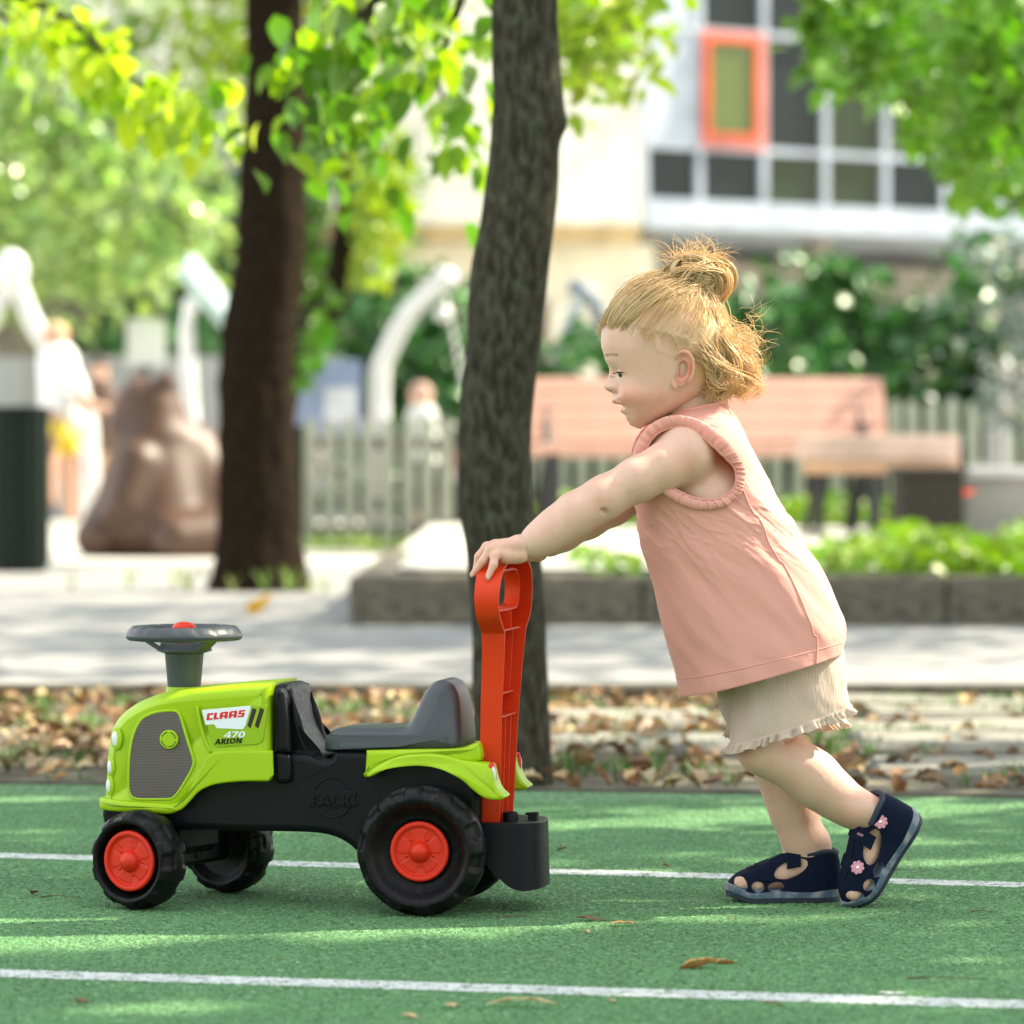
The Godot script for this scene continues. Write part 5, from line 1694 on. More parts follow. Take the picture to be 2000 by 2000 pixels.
	for q in [[1398, 1606, 0.014, 0.92], [1398, 1606, -0.016, 0.92], [1228, 1352, 0.020, 0.7], [1228, 1352, -0.026, 0.7], [1193, 1228, 0.0, 0.8]]:
		var rg := Geo.new()
		var rl2 := []
		for s in [0, 1]:
			var y: float = yt.call(q[s])
			var x0: float = fx.call(y) + 0.002
			var x1: float = fx.call(y) + deep.call(y) * q[3]
			rl2.append(PackedVector3Array([Vector3(x0, y, q[2] - 0.001), Vector3(x1, y, q[2] - 0.001), Vector3(x1, y, q[2] + 0.001), Vector3(x0, y, q[2] + 0.001)]))
		rg.rings(rl2)
		put("rib", rg.out("flat"), M.orange, h)
	part_box("handle_socket", Vector3(on(930, 1600, 0.0).x, yt.call(1640.0), -0.045), Vector3(on(985, 1600, 0.0).x, yt.call(1606.0), 0.045), M.black, t, 0.004)

# ---------------------------------------------------------------- the child
const MID := 4.47                      # distance of the child's middle plane
const PX := MID / F                    # metres per picture point there

func ch(u: float, v: float, z := 0.0) -> Vector3:       # a point of the child's middle plane, moved z picture points towards the camera
	return at(u, v, MID) + Vector3(0, 0, z * PX)

func chd(u: float, v: float, d: float) -> Vector3:
	return at(u, v, d)

# rings between a front and a back outline, each as deep as half_z: rows of [front u, v, back u, v, half depth, z of the middle]
func body_loft(rows: Array, n_rows: int, n_cols: int, power: float, bend: Callable) -> Array:
	var xs := range(rows.size())
	var col := []
	for k in 6:
		var c := []
		for r in rows: c.append(float(r[k]))
		col.append(c)
	var list := []
	for k in n_rows + 1:
		var f := float(k) / n_rows * (rows.size() - 1)
		var a := Vector2(lerp_list(xs, col[0], f), lerp_list(xs, col[1], f))
		var b := Vector2(lerp_list(xs, col[2], f), lerp_list(xs, col[3], f))
		var hz := lerp_list(xs, col[4], f)
		var mz := lerp_list(xs, col[5], f)
		var mid := (a + b) / 2
		var ring := PackedVector3Array()
		for j in n_cols:
			var an := TAU * j / n_cols
			var ca := signf(cos(an)) * pow(absf(cos(an)), 2.0 / power)
			var sa := signf(sin(an)) * pow(absf(sin(an)), 2.0 / power)
			var off: float = bend.call(float(k) / n_rows, an)
			var p := mid + (a - mid) * ca * (1 + off / (a - mid).length())
			ring.append(ch(p.x, p.y, mz + hz * sa * (1 + off / hz)))
		list.append(ring)
	return list

var head_tabs := {}
func head_at(which: String, v: float) -> float:
	var t: PackedFloat32Array = head_tabs[which]
	var x := clampf(v - 550.0, 0.0, 288.0)
	return lerpf(t[int(x)], t[int(x) + 1], x - int(x))

func head_geo() -> Geo:
	var fv := [552, 556, 562, 575, 600, 625, 640, 650, 660, 680, 700, 708, 715, 721, 727, 737, 745, 752, 757, 761, 765, 769, 776, 782, 786, 788.5, 790, 793.5, 797.5, 800.5, 805, 808, 812, 820, 826, 831, 835.5, 838]
	var fu := [1302, 1276, 1254, 1228, 1202, 1184, 1177, 1174.5, 1173.5, 1175, 1181, 1185, 1188.5, 1190, 1190, 1187, 1182.5, 1179.5, 1180, 1183, 1190, 1197, 1197, 1195.5, 1196, 1201, 1216, 1223, 1218, 1213, 1213, 1217, 1221.5, 1224, 1228, 1232, 1242, 1250]
	var bv := [552, 600, 650, 680, 700, 720, 740, 760, 780, 800, 815, 826, 838]
	var bu := [1302, 1202, 1174.5, 1175, 1181, 1190, 1198, 1202, 1205, 1213, 1222, 1228, 1250]
	var xv := [552, 556, 560, 575, 600, 626, 650, 680, 700, 720, 740, 760, 775, 790, 810, 826, 834, 838]
	var xu := [1308, 1335, 1352, 1385, 1408, 1420, 1426, 1425, 1421, 1414, 1404, 1390, 1374, 1345, 1306, 1275, 1256, 1251]
	var wv := [552, 556, 562, 575, 600, 640, 680, 720, 745, 770, 790, 810, 825, 834, 838]
	var ww := [2, 28, 46, 68, 90, 103, 102, 95, 90, 84, 74, 59, 42, 22, 3]
	var cv := [552, 640, 720, 760, 790, 810, 825, 838]
	var cu := [1305, 1312, 1306, 1298, 1284, 1266, 1252, 1250]
	var tabs := {}
	for q in [["base", bv, bu, 5], ["back", xv, xu, 9], ["w", wv, ww, 9], ["c", cv, cu, 9]]:
		var line := PackedFloat32Array()
		for k in 290: line.append(lerp_list(q[1], q[2], 550.0 + k))
		for pass_ in 3:
			var nxt := line.duplicate()
			for k in line.size():
				var reach := mini(int(q[3]), mini(maxi(k - 14, 0), maxi(286 - k, 0)))
				var sum := 0.0
				for j in range(-reach, reach + 1): sum += line[k + j]
				nxt[k] = sum / (2 * reach + 1)
			line = nxt
		tabs[q[0]] = line
	head_tabs = tabs
	var g := Geo.new()
	var list := []
	var cols := 96
	var rows := []
	var v := 552.0
	while v < 838.0:
		rows.append(v)
		v += 1.5 if v < 562 else (3.5 if v < 700 else (1.6 if v < 815 else 1.5))
	rows.append(838.0)
	var skin := Color(1, 1, 1)
	for r in rows:
		var tip := lerp_list(fv, fu, r)
		var base := lerpf(tip, head_at("base", r), ss(640, 700, r))
		var back := head_at("back", r)
		var w := head_at("w", r)
		var c := head_at("c", r)
		c = clampf(c, tip + 2, back - 2)
		var ring := PackedVector3Array()
		for j in cols:
			var a := TAU * j / cols
			var ca := signf(cos(a)) * pow(absf(cos(a)), 0.88)
			var sa := signf(sin(a)) * pow(absf(sin(a)), 0.88)
			var z := w * sa
			var u := c - (c - base) * ca if ca > 0 else c - (back - c) * ca
			var az := absf(z)
			if ca > 0:
				var sg := 15.0 if r < 772 else 27.0
				if r > 735 and r < 772: sg = lerpf(9.0, 15.0, ss(738, 758, r))
				var wt := exp(-pow(z / sg, 2.0))
				u += (tip - base) * wt
				# wing of the nose
				u -= 7.0 * exp(-pow((r - 757) / 6.0, 2.0) - pow((az - 14) / 6.0, 2.0))
				# eye sockets, cheeks, corners of the mouth
				var eye := exp(-pow((r - 728) / 10.0, 2.0) - pow((az - 40) / 17.0, 2.0))
				u += 5.5 * eye
				z -= signf(z) * 1.5 * eye
				u -= 1.2 * exp(-pow((r - 706) / 9.0, 2.0) - pow((az - 38) / 24.0, 2.0))
				var cheek := exp(-pow((r - 775) / 22.0, 2.0) - pow((az - 62) / 24.0, 2.0))
				u -= 9.0 * cheek
				z += signf(z) * 8.0 * cheek
				u += 6.5 * exp(-pow((r - 785) / 5.5, 2.0) - pow((az - 31) / 6.0, 2.0))
				u -= 3.0 * exp(-pow((r - 781) / 9.0, 2.0) - pow((az - 44) / 8.0, 2.0))
				z += signf(z) * 2.5 * exp(-pow((r - 778) / 9.0, 2.0) - pow((az - 40) / 10.0, 2.0))
				u += 2.5 * exp(-pow((r - 770) / 8.0, 2.0) - pow((az - 26) / 7.0, 2.0))
			ring.append(ch(u, r, z))
			var lips := 0.0
			if ca > 0 and az < 26: lips = maxf(ss(779, 783, r) * (1 - ss(788, 790.5, r)), ss(793, 795, r) * (1 - ss(805, 809, r))) * (1 - ss(16, 26, az))
			var dark := 0.0
			if ca > 0 and az < 26: dark = ss(787.5, 789.5, r) * (1 - ss(794.5, 797, r)) * (1 - ss(17, 25, az))
			var blush := 0.95 * exp(-pow((r - 770) / 22.0, 2.0) - pow((az - 60) / 26.0, 2.0)) * (1.0 if ca > 0 else 0.0)
			var cc := Color(1, 1, 1).lerp(Color(1.0, 0.74, 0.70), blush).lerp(Color(0.80, 0.42, 0.42), lips).lerp(Color(0.32, 0.10, 0.09), dark)
			# nostrils
			var nos := exp(-pow((r - 763.5) / 2.2, 2.0) - pow((az - 8) / 3.4, 2.0)) * (1.0 if ca > 0 else 0.0)
			g.c.append(cc.lerp(Color(0.35, 0.14, 0.12), nos))
		list.append(ring)
	g.rings(list, true, true)
	g.c.append(skin)
	g.c.append(skin)
	return g

func ear_geo(side: float) -> Geo:
	var o := tz([[878, 1290], [886, 1225], [890, 1160], [915, 1116], [960, 1093], [1010, 1105], [1045, 1140], [1068, 1200], [1071, 1270], [1058, 1340], [1030, 1395], [985, 1445], [935, 1465], [885, 1450], [860, 1408], [866, 1350]], 1130, 460, 4.83)
	var pts := []
	for q in o: pts.append(Vector2(q[0], q[1]))
	var out := smooth_poly(pts, 4)
	var mid := Vector2(1130 + 965 / 4.83, 460 + 1280 / 4.83)
	var g := Geo.new()
	var list := []
	for q in [[0.80, -14.0], [0.94, -5.0], [1.0, 3.0], [1.01, 6.5], [0.98, 9.0], [0.92, 10.0], [0.85, 9.2], [0.79, 6.5], [0.73, 4.0], [0.66, 3.6], [0.58, 5.2], [0.50, 6.0], [0.43, 4.4], [0.35, 0.8], [0.25, -2.5], [0.12, -4.0]]:
		var ring := PackedVector3Array()
		for p in out:
			var r: float = q[0]
			var h: float = q[1]
			var d: Vector2 = (p - mid).normalized()
			var lobe := ss(0.55, 0.9, d.y)
			var front := ss(0.35, 0.85, -d.x)
			if r < 0.98 and r > 0.4: h = lerpf(h, 8.0, lobe * ss(0.40, 0.6, r))
			h = lerpf(h, minf(h, 3.0) if r > 0.6 else h + 1.0, front)
			if r > 0.4 and r < 0.7 and d.x > 0.1: h += 1.5
			var pos := mid + (p - mid) * r
			ring.append(ch(pos.x, pos.y, (93.0 + h + (pos.x - mid.x) * 0.22 + (pos.y - mid.y) * -0.08) * side))
		list.append(ring)
	if side < 0: list.reverse()
	g.rings(list, true, true)
	for k in g.v.size():
		var inner := ss(6.5, 9.5, float(k) / out.size()) if k < out.size() * 16 else 1.0
		g.c.append(Color(1.0, 0.80, 0.70).lerp(Color(0.90, 0.58, 0.50), inner))
	return g

func hand_bones(du: float, dv: float, dd: float, flip: float, palm_d: float) -> Array:
	var q := func(u: float, v: float, off: float) -> Vector3: return chd(u + du, v + dv, palm_d + off * flip + dd)
	var s := 4.36 / F
	return [
		[q.call(1034, 1066, 0.0), q.call(1012, 1066, 0.0), 25 * s, 22 * s], [q.call(1012, 1066, -0.006), q.call(975, 1070, -0.008), 21 * s, 14 * s], [q.call(1012, 1068, 0.008), q.call(968, 1066, 0.012), 20 * s, 13 * s],
		[q.call(1014, 1084, -0.008), q.call(990, 1085, -0.010), 17 * s, 17 * s],
		[q.call(978, 1078, -0.012), q.call(966, 1086, -0.020), 11 * s, 9 * s], [q.call(966, 1086, -0.020), q.call(964, 1103, -0.025), 8.8 * s, 8 * s], [q.call(964, 1103, -0.025), q.call(954, 1125, -0.0275), 7.8 * s, 6.2 * s],
		[q.call(975, 1070, -0.008), q.call(957, 1073, -0.012), 12 * s, 9.5 * s], [q.call(957, 1073, -0.012), q.call(943, 1096, -0.015), 9 * s, 8 * s], [q.call(943, 1096, -0.015), q.call(924, 1121, -0.014), 7.8 * s, 6.2 * s],
		[q.call(968, 1066, 0.004), q.call(951, 1068, 0.002), 12 * s, 9.8 * s], [q.call(951, 1068, 0.002), q.call(935, 1087, -0.001), 9.3 * s, 8.2 * s], [q.call(935, 1087, -0.001), q.call(929, 1114, -0.001), 8 * s, 6.4 * s],
		[q.call(968, 1066, 0.014), q.call(952, 1068, 0.016), 12 * s, 9.6 * s], [q.call(952, 1068, 0.016), q.call(937, 1085, 0.015), 9 * s, 8 * s], [q.call(937, 1085, 0.015), q.call(931, 1110, 0.014), 7.8 * s, 6.3 * s],
		[q.call(1008, 1076, 0.016), q.call(990, 1090, 0.026), 13 * s, 10 * s], [q.call(990, 1090, 0.026), q.call(968, 1100, 0.028), 9.5 * s, 7.2 * s]]

# ---- sandals, in their own axes: x to the toe, y up, heel at 0
func sole_half(x: float) -> float:
	return lerp_list([0.0, 0.004, 0.012, 0.03, 0.055, 0.08, 0.105, 0.122, 0.136, 0.142, 0.1445], [0.0, 0.0140, 0.0222, 0.0262, 0.0252, 0.0272, 0.0300, 0.0275, 0.0185, 0.0100, 0.0], x)

func upper_high(x: float) -> float:
	return lerp_list([0.0, 0.02, 0.045, 0.060, 0.075, 0.095, 0.115, 0.130, 0.145], [0.052, 0.056, 0.052, 0.0475, 0.043, 0.034, 0.0265, 0.0215, 0.014], x)

func upper_point(phi: float, t: float, off: float) -> Vector3:
	var e := []
	var x := 0.0725 - 0.0715 * cos(phi)             # phi 0 heel, PI toe; PI..TAU the other side
	var side := 1.0 if sin(phi) >= 0 else -1.0
	var hz := sole_half(clampf(x, 0.0006, 0.1438)) * side
	var xc := clampf(x, 0.030, 0.116)
	var q := pow(cos(t * PI / 2), lerpf(0.30, 0.62, ss(0.035, 0.085, x)))
	var y := 0.0135 + upper_high(lerpf(xc, x, q)) * pow(sin(t * PI / 2), 0.88)
	var p := Vector3(lerpf(xc, x, q), y, hz * q)
	var n := Vector3((x - xc) * 14 * q, sin(t * PI / 2), hz * 34 * q).normalized()
	return p + n * off

func masked_shell(nu: int, nt: int, keep: Callable, inner: float, outer: float, t_max := 1.0) -> Geo:
	var g := Geo.new()
	for layer in 2:
		for k in nt + 1:
			for j in nu:
				g.v.append(upper_point(TAU * j / nu, t_max * k / nt, outer if layer == 0 else inner))
	var ok := {}
	for k in nt:
		for j in nu:
			var mid := (g.v[k * nu + j] + g.v[(k + 1) * nu + (j + 1) % nu]) / 2
			if keep.call(mid, t_max * (k + 0.5) / nt, TAU * (j + 0.5) / nu): ok[k * nu + j] = true
	var n := (nt + 1) * nu
	for key in ok:
		var k: int = key / nu
		var j: int = key % nu
		var j1 := (j + 1) % nu
		var a := k * nu + j
		var b := k * nu + j1
		var c := (k + 1) * nu + j1
		var d := (k + 1) * nu + j
		g.quad(a, b, c, d)
		g.quad(n + a, n + d, n + c, n + b)
		if k == 0 or not ok.has((k - 1) * nu + j): g.quad(a, n + a, n + b, b)
		if k == nt - 1 or not ok.has((k + 1) * nu + j): g.quad(d, c, n + c, n + d)
		if not ok.has(k * nu + (j + nu - 1) % nu): g.quad(a, d, n + d, n + a)
		if not ok.has(k * nu + j1): g.quad(b, n + b, n + c, c)
	return g

func sandal(who: Node3D, frame: Transform3D, flowers: bool, base: Vector3) -> void:
	var o := Node3D.new()
	o.name = numbered("sandal", who)
	who.add_child(o, true)
	o.transform = frame
	o.position -= base
	# soles
	var plan := []
	for k in 46:
		var x := 0.0725 - 0.0722 * cos(PI * k / 45.0)
		plan.append(Vector2(x, sole_half(clampf(x, 0.0004, 0.1441))))
	for k in range(44, 0, -1): plan.append(Vector2(plan[k].x, -plan[k].y))
	var pl := PackedVector2Array(plan)
	for q in [[0.0, 0.0062, 0.0012, "outsole", M.navy_sole], [0.0055, 0.0160, 0.0022, "midsole", M.midsole]]:
		var s := slab(inset(pl, 0.0004 if q[3] == "outsole" else -0.0014), q[0], q[1], q[2], 3)
		var g := Geo.new()
		g.join(s, Transform3D(Basis(Vector3(1, 0, 0), Vector3(0, 0, -1), Vector3(0, 1, 0)), Vector3.ZERO))
		for k in g.v.size():
			var p := g.v[k]
			g.v[k].y += 0.0075 * ss(0.112, 0.146, p.x) + (0.002 * ss(0.045, 0.0, p.x) + 0.0010 * sin(p.x * 95)) * ss(0.004, 0.012, p.y)
		put(q[3], g.out("crease", 50), q[4], o)
	var holes := [[0.1290, 0.0225, 0.0085, 0.0100, 0.0], [0.1075, 0.0212, 0.0080, 0.0070, 0.0], [0.0850, 0.0208, 0.0105, 0.0062, 0.1], [0.0660, 0.0430, 0.0225, 0.0105, 0.40]]
	var in_hole := func(p: Vector3) -> bool:
		for h in holes:
			var d := Vector2(p.x - h[0], p.y - h[1]).rotated(h[4])
			if pow(d.x / h[2], 2) + pow(d.y / h[3], 2) < 1 and absf(p.z) > 0.0065: return true
		return false
	var open_top := func(p: Vector3, t: float) -> bool:
		return p.x < 0.060 and t > lerpf(0.66, 1.0, ss(0.046, 0.060, p.x))
	var up := masked_shell(400, 110, func(p: Vector3, t: float, phi: float) -> bool: return not in_hole.call(p) and not open_top.call(p, t), -0.0006, 0.0013)
	put("upper", up.out("crease", 50), M.navy, o)
	var st := masked_shell(260, 80, func(p: Vector3, t: float, phi: float) -> bool: return p.x > 0.0545 and p.x < 0.0700 and t > 0.40 and p.y > 0.040, 0.0010, 0.0034)
	put("ankle_strap", st.out("crease", 50), M.navy, o)
	var st2 := masked_shell(260, 80, func(p: Vector3, t: float, phi: float) -> bool: return p.x > 0.0915 + 0.05 * p.z and p.x < 0.1065 + 0.05 * p.z and p.y > 0.0285, 0.0010, 0.0034)
	put("toe_strap", st2.out("crease", 50), M.navy, o)
	var tng := masked_shell(220, 70, func(p: Vector3, t: float, phi: float) -> bool: return p.x > 0.070 and p.x < 0.118 and absf(p.z) < 0.0085, 0.0012, 0.0024)
	put("tongue", tng.out("crease", 50), M.navy, o)
	# padded collar
	var pad := []
	for k in 61:
		var a := lerpf(-1.18, 1.18, k / 60.0)
		pad.append(upper_point(fposmod(a, TAU), 0.665, 0.0002))
	var pg := Geo.new()
	pg.tube(pad, [0.0034], 10)
	put("collar", pg.out(), M.navy_mesh, o)
	if flowers:
		for q in [[TAU - 1.02, 0.46, 0.0016], [TAU - 1.92, 0.60, 0.0040]]:
			var p := upper_point(q[0], q[1], q[2])
			var nrm := (upper_point(q[0], q[1], 0.01) - upper_point(q[0], q[1], 0.0)).normalized()
			var fpts := []
			for k in 64:
				var a := TAU * k / 64
				fpts.append(Vector2(cos(a), sin(a)) * (0.0068 + 0.0018 * pow(absf(cos(a * 4)), 0.7)))
			var fl := put("flower", slab(PackedVector2Array(fpts), 0, 0.0013, 0.0005, 2).out("crease", 40), M.pink, o)
			fl.basis = Basis.looking_at(-nrm, Vector3(0.3, 1, 0.1))
			fl.position = p
			var gem := Geo.new()
			gem.ball(Vector3(0, 0, 0.0014), Vector3(0.0021, 0.0021, 0.0013), 8, 12)
			put("gem", gem.out("flat"), M.gem, fl)
		var lb := upper_point(TAU - 1.42, 0.80, 0.0036)
		var lbn := (upper_point(TAU - 1.42, 0.80, 0.01) - upper_point(TAU - 1.42, 0.80, 0.0)).normalized()
		var lab := Geo.new()
		lab.box(Vector3(-0.0045, -0.0016, -0.0002), Vector3(0.0045, 0.0016, 0.0004), 0.0002)
		var l := put("woven_label", lab.out("flat"), M.pink_label, o)
		l.basis = Basis.looking_at(-lbn, Vector3(-1, 0.2, 0.1))
		l.position = lb

func foot_bones(f: Transform3D) -> Array:
	var b := [[f * Vector3(0.034, 0.070, 0), f * Vector3(0.030, 0.042, 0), 0.0215, 0.0180], [f * Vector3(0.030, 0.042, 0), f * Vector3(0.023, 0.032, 0), 0.0180, 0.0165], [f * Vector3(0.036, 0.044, 0), f * Vector3(0.075, 0.0335, 0), 0.0185, 0.0160], [f * Vector3(0.075, 0.034, 0.004), f * Vector3(0.106, 0.027, 0.006), 0.0150, 0.0100], [f * Vector3(0.075, 0.034, -0.004), f * Vector3(0.106, 0.027, -0.010), 0.0150, 0.0110]]
	for k in 5:
		var z := -0.0185 + k * 0.0093
		b.append([f * Vector3(0.104, 0.0255, z * 0.95), f * Vector3(0.128 - 0.0016 * absf(k - 1.0) * absf(k - 1.0), 0.0245, z), 0.0072 if k else 0.0085, 0.0056 if k else 0.0068])
	return b

func build_child() -> void:
	# materials
	var pore := noise_tex(0.12, 512, FastNoiseLite.TYPE_SIMPLEX_SMOOTH, [[0.0, Color.BLACK], [1.0, Color.WHITE]], 3, false, 8, 61)
	var blotch := noise_tex(0.012, 256, FastNoiseLite.TYPE_SIMPLEX_SMOOTH, [[0.0, Color(0.99, 0.93, 0.91)], [0.45, Color(1, 1, 1)], [0.7, Color(1, 0.99, 0.98)], [1.0, Color(1.0, 0.94, 0.93)]], 3, false, 8, 62)
	M.skin = mat(lin(0.66, 0.425, 0.325), 0.46, blotch, 9.0, pore, 0.016)
	M.skin.vertex_color_use_as_albedo = true
	M.skin.subsurf_scatter_enabled = true
	M.skin.subsurf_scatter_strength = 0.16
	var weave := noise_tex(0.35, 512, FastNoiseLite.TYPE_SIMPLEX_SMOOTH, [[0.0, Color.BLACK], [1.0, Color.WHITE]], 2, false, 8, 63)
	M.shirt = mat(lin(0.74, 0.36, 0.295), 0.85, null, 9.0, weave, 0.012)
	M.shirt.backlight_enabled = true
	M.shirt.backlight = lin(0.30, 0.12, 0.08)
	M.shirt.rim_enabled = true
	M.shirt.rim = 0.4
	var crinkle := noise_tex(0.05, 512, FastNoiseLite.TYPE_SIMPLEX_SMOOTH, [[0.0, Color.BLACK], [0.5, Color(0.5, 0.5, 0.5)], [1.0, Color.WHITE]], 3, false, 8, 64)
	M.shorts = mat(lin(0.60, 0.495, 0.405), 0.9, null, 1.0, crinkle, 0.07)
	M.shorts.uv1_scale = Vector3(11.0, 2.4, 11.0)
	M.shorts.uv1_offset = Vector3(0.3, 0.1, 0.2)
	M.shorts.backlight_enabled = true
	M.shorts.backlight = lin(0.35, 0.18, 0.08)
	M.navy = mat(lin(0.0055, 0.0095, 0.026), 0.80, null, 9.0, weave, 0.02)
	M.navy.metallic_specular = 0.22
	M.navy_mesh = mat(lin(0.018, 0.028, 0.055), 0.7, null, 20.0, weave, 0.05)
	M.navy_sole = mat(lin(0.012, 0.018, 0.036), 0.6, null, 9.0, weave, 0.02)
	var worn := noise_tex(0.02, 256, FastNoiseLite.TYPE_SIMPLEX_SMOOTH, [[0.0, lin(0.035, 0.065, 0.115)], [0.45, lin(0.065, 0.11, 0.165)], [0.65, lin(0.19, 0.215, 0.24)], [1.0, lin(0.32, 0.315, 0.305)]], 4, false, 8, 65)
	M.midsole = mat(Color.WHITE, 0.5, worn, 7.0)
	M.pink = mat(lin(0.62, 0.27, 0.33), 0.45)
	M.pink_label = mat(lin(0.30, 0.16, 0.19), 0.8, null, 30.0, weave, 0.05)
	M.gem = mat(lin(0.75, 0.78, 0.74), 0.08)
	M.gem.metallic = 0.6
	M.hair = mat(lin(0.84, 0.665, 0.385), 0.36)
	M.hair.backlight_enabled = true
	M.hair.backlight = lin(0.70, 0.54, 0.28)
	M.hair.vertex_color_use_as_albedo = true
	M.hair_cap = mat(lin(0.74, 0.55, 0.33), 0.75)
	M.hair_cap.vertex_color_use_as_albedo = true
	M.eye_white = mat(lin(0.70, 0.68, 0.66), 0.15)
	M.iris = mat(lin(0.060, 0.045, 0.034), 0.08)
	M.lash = mat(lin(0.035, 0.022, 0.014), 0.6)
	M.brow = mat(lin(0.44, 0.29, 0.19), 0.7)
	M.nail = mat(lin(0.62, 0.40, 0.33), 0.25)

	var base := Vector3(ch(1500, 1700).x, 0, -MID)
	var who := thing("person", "toddler with blond hair in a bun, pink top and beige shorts, pushing the toy tractor", "child", base)
	var dress := func(called: String, mesh: Mesh, m: Material, parent: Node = who) -> MeshInstance3D:
		var o := put(called, mesh, m, parent)
		if parent == who: o.position = -base
		return o

	# frames of the two sandals
	var far_at := Vector3(at(1643, 1757, 4.505).x, 0.0, -4.505)
	var far_f := Transform3D(Basis(Vector3(-1, 0, 0), Vector3(0, 1, 0), Vector3(0, 0, -1)), far_at)
	far_f.basis = Basis(Vector3.UP, deg_to_rad(3)) * far_f.basis
	var fwd := Vector3(-0.545, -0.838, 0.02).normalized()
	var up := Vector3(-0.838, 0.545, 0.0)
	var zz := fwd.cross(up).normalized()
	up = zz.cross(fwd).normalized()
	var near_b := Basis(fwd, up, zz)
	near_b = Basis(fwd, deg_to_rad(-20)) * near_b
	var near_f := Transform3D(near_b, at(1797, 1588, 4.45))

	# ---- body
	var s := PX
	var bones := []
	var chain := func(list: Array) -> void:
		for k in list.size() - 1:
			bones.append([chd(list[k][0], list[k][1], list[k][2]), chd(list[k + 1][0], list[k + 1][1], list[k + 1][2]), list[k][3] * s, list[k + 1][3] * s])
	chain.call([[1338, 760, 4.47, 45], [1352, 800, 4.47, 44], [1366, 850, 4.47, 56]])
	for side in [-1.0, 1.0]:
		chain.call([[1318, 888, MID - 0.030 * side, 72], [1400, 990, MID - 0.034 * side, 86], [1450, 1120, MID - 0.034 * side, 96], [1510, 1240, MID - 0.04 * side, 100]])
	chain.call([[1366, 850, 4.47, 50], [1345, 880, 4.40, 54]])
	chain.call([[1366, 850, 4.47, 50], [1352, 880, 4.54, 54]])
	chain.call([[1340, 896, 4.392, 43.5], [1296, 913, 4.386, 42], [1245, 937, 4.380, 40], [1190, 966, 4.376, 36.5], [1170, 978, 4.374, 36.5], [1125, 1003, 4.371, 38.5], [1085, 1030, 4.366, 34], [1055, 1052, 4.362, 29], [1034, 1066, 4.358, 25]])
	chain.call([[1352, 892, 4.552, 50], [1250, 950, 4.545, 43], [1196, 985, 4.535, 39], [1145, 1010, 4.515, 40], [1100, 1040, 4.490, 33], [1074, 1062, 4.478, 26]])
	chain.call([[1540, 1280, 4.43, 64], [1510, 1380, 4.428, 58], [1493, 1462, 4.43, 49], [1538, 1484, 4.432, 48], [1583, 1515, 4.436, 49.5], [1604, 1534, 4.438, 45.5], [1637, 1559, 4.442, 41], [1666, 1580, 4.445, 34], [1698, 1596, 4.447, 30]])
	chain.call([[1530, 1280, 4.51, 64], [1505, 1380, 4.508, 57], [1502, 1445, 4.505, 50], [1524, 1500, 4.505, 48], [1543, 1550, 4.505, 48], [1553, 1590, 4.505, 43.5], [1566, 1640, 4.505, 37.5], [1578, 1680, 4.505, 31]])
	bones.append_array(foot_bones(far_f))
	bones.append_array(foot_bones(near_f))
	var carve := []
	for q in [[[1168, 984, 4.3520], [1183, 1003, 4.3545], 4.2], [[1556, 1432, 4.4100], [1530, 1452, 4.4050], 4.2]]:
		carve.append([chd(q[0][0], q[0][1], q[0][2]), chd(q[1][0], q[1][1], q[1][2]), q[2] * s, q[2] * s, 0.004])
	var body := blob(bones, 0.0036, 0.014, carve)
	var warm := []                                   # joints and pads of the skin are a little redder
	for q in [[1445, 1475, 4.41, 46], [1500, 1430, 4.46, 40], [1175, 985, 4.35, 26], [1660, 1590, 4.42, 34], [1600, 1690, 4.50, 40], [1340, 905, 4.36, 40], [1000, 1095, 4.34, 24]]: warm.append([chd(q[0], q[1], q[2]), q[3] * s])
	for p in body.v:
		var f := 0.0
		for q in warm: f = maxf(f, 1 - ss(0.3, 1.0, (p - q[0]).length() / q[1]))
		f = 0.50 * f + 0.12 * bark_noise.get_noise_3d(p.x * 40, p.y * 40, p.z * 40)
		body.c.append(Color(1, 1, 1).lerp(Color(1.0, 0.80, 0.76), clampf(f, -0.3, 1)))
	for h in [[0.0, 0.0, 0.0, 1.0, 4.358], [40.0, -4.0, 0.0, -1.0, 4.478]]:
		var hb := blob(hand_bones(h[0], h[1], h[2], h[3], h[4]), 0.0017, 0.0026)
		for p in hb.v: hb.c.append(Color(1.0, 0.95, 0.92).lerp(Color(1.0, 0.78, 0.73), ss(1092, 1122, 1000 - (p.y - ch(1000, 1000).y) / PX) * 0.8))
		body.join(hb)
	body.join(head_geo())
	body.join(ear_geo(1.0))
	body.join(ear_geo(-1.0))
	dress.call("body", body.out(), M.skin)
	# nails of the two fingers in view
	for q in [[953, 1127.5, 4.358 - 0.0275 - 0.0030], [921.5, 1122, 4.358 - 0.014 - 0.0032]]:
		var ng := Geo.new()
		ng.ball(chd(q[0], q[1], q[2]), Vector3(0.0026, 0.0034, 0.0014), 8, 12)
		dress.call("nail", ng.out(), M.nail)

	# ---- eyes
	for side in [1.0, -1.0]:
		var ec := ch(1221, 728, 43.0 * side)
		var r := 15.6 * s
		var look := Vector3(-0.86, 0, 0.51 * side).normalized()
		var axis := Vector3.UP.cross(look).normalized()
		var ball := Geo.new()
		ball.ball(ec, Vector3.ONE * r, 14, 20)
		dress.call("eyeball", ball.out(), M.eye_white)
		var ig := Geo.new()
		var ia := deg_to_rad(-20)
		var gz := (look * cos(ia) + Vector3.UP * sin(ia)).normalized()
		ig.ball(ec + gz * r * 0.52, Vector3.ONE * r * 0.58, 12, 16)
		dress.call("iris", ig.out(), M.iris)
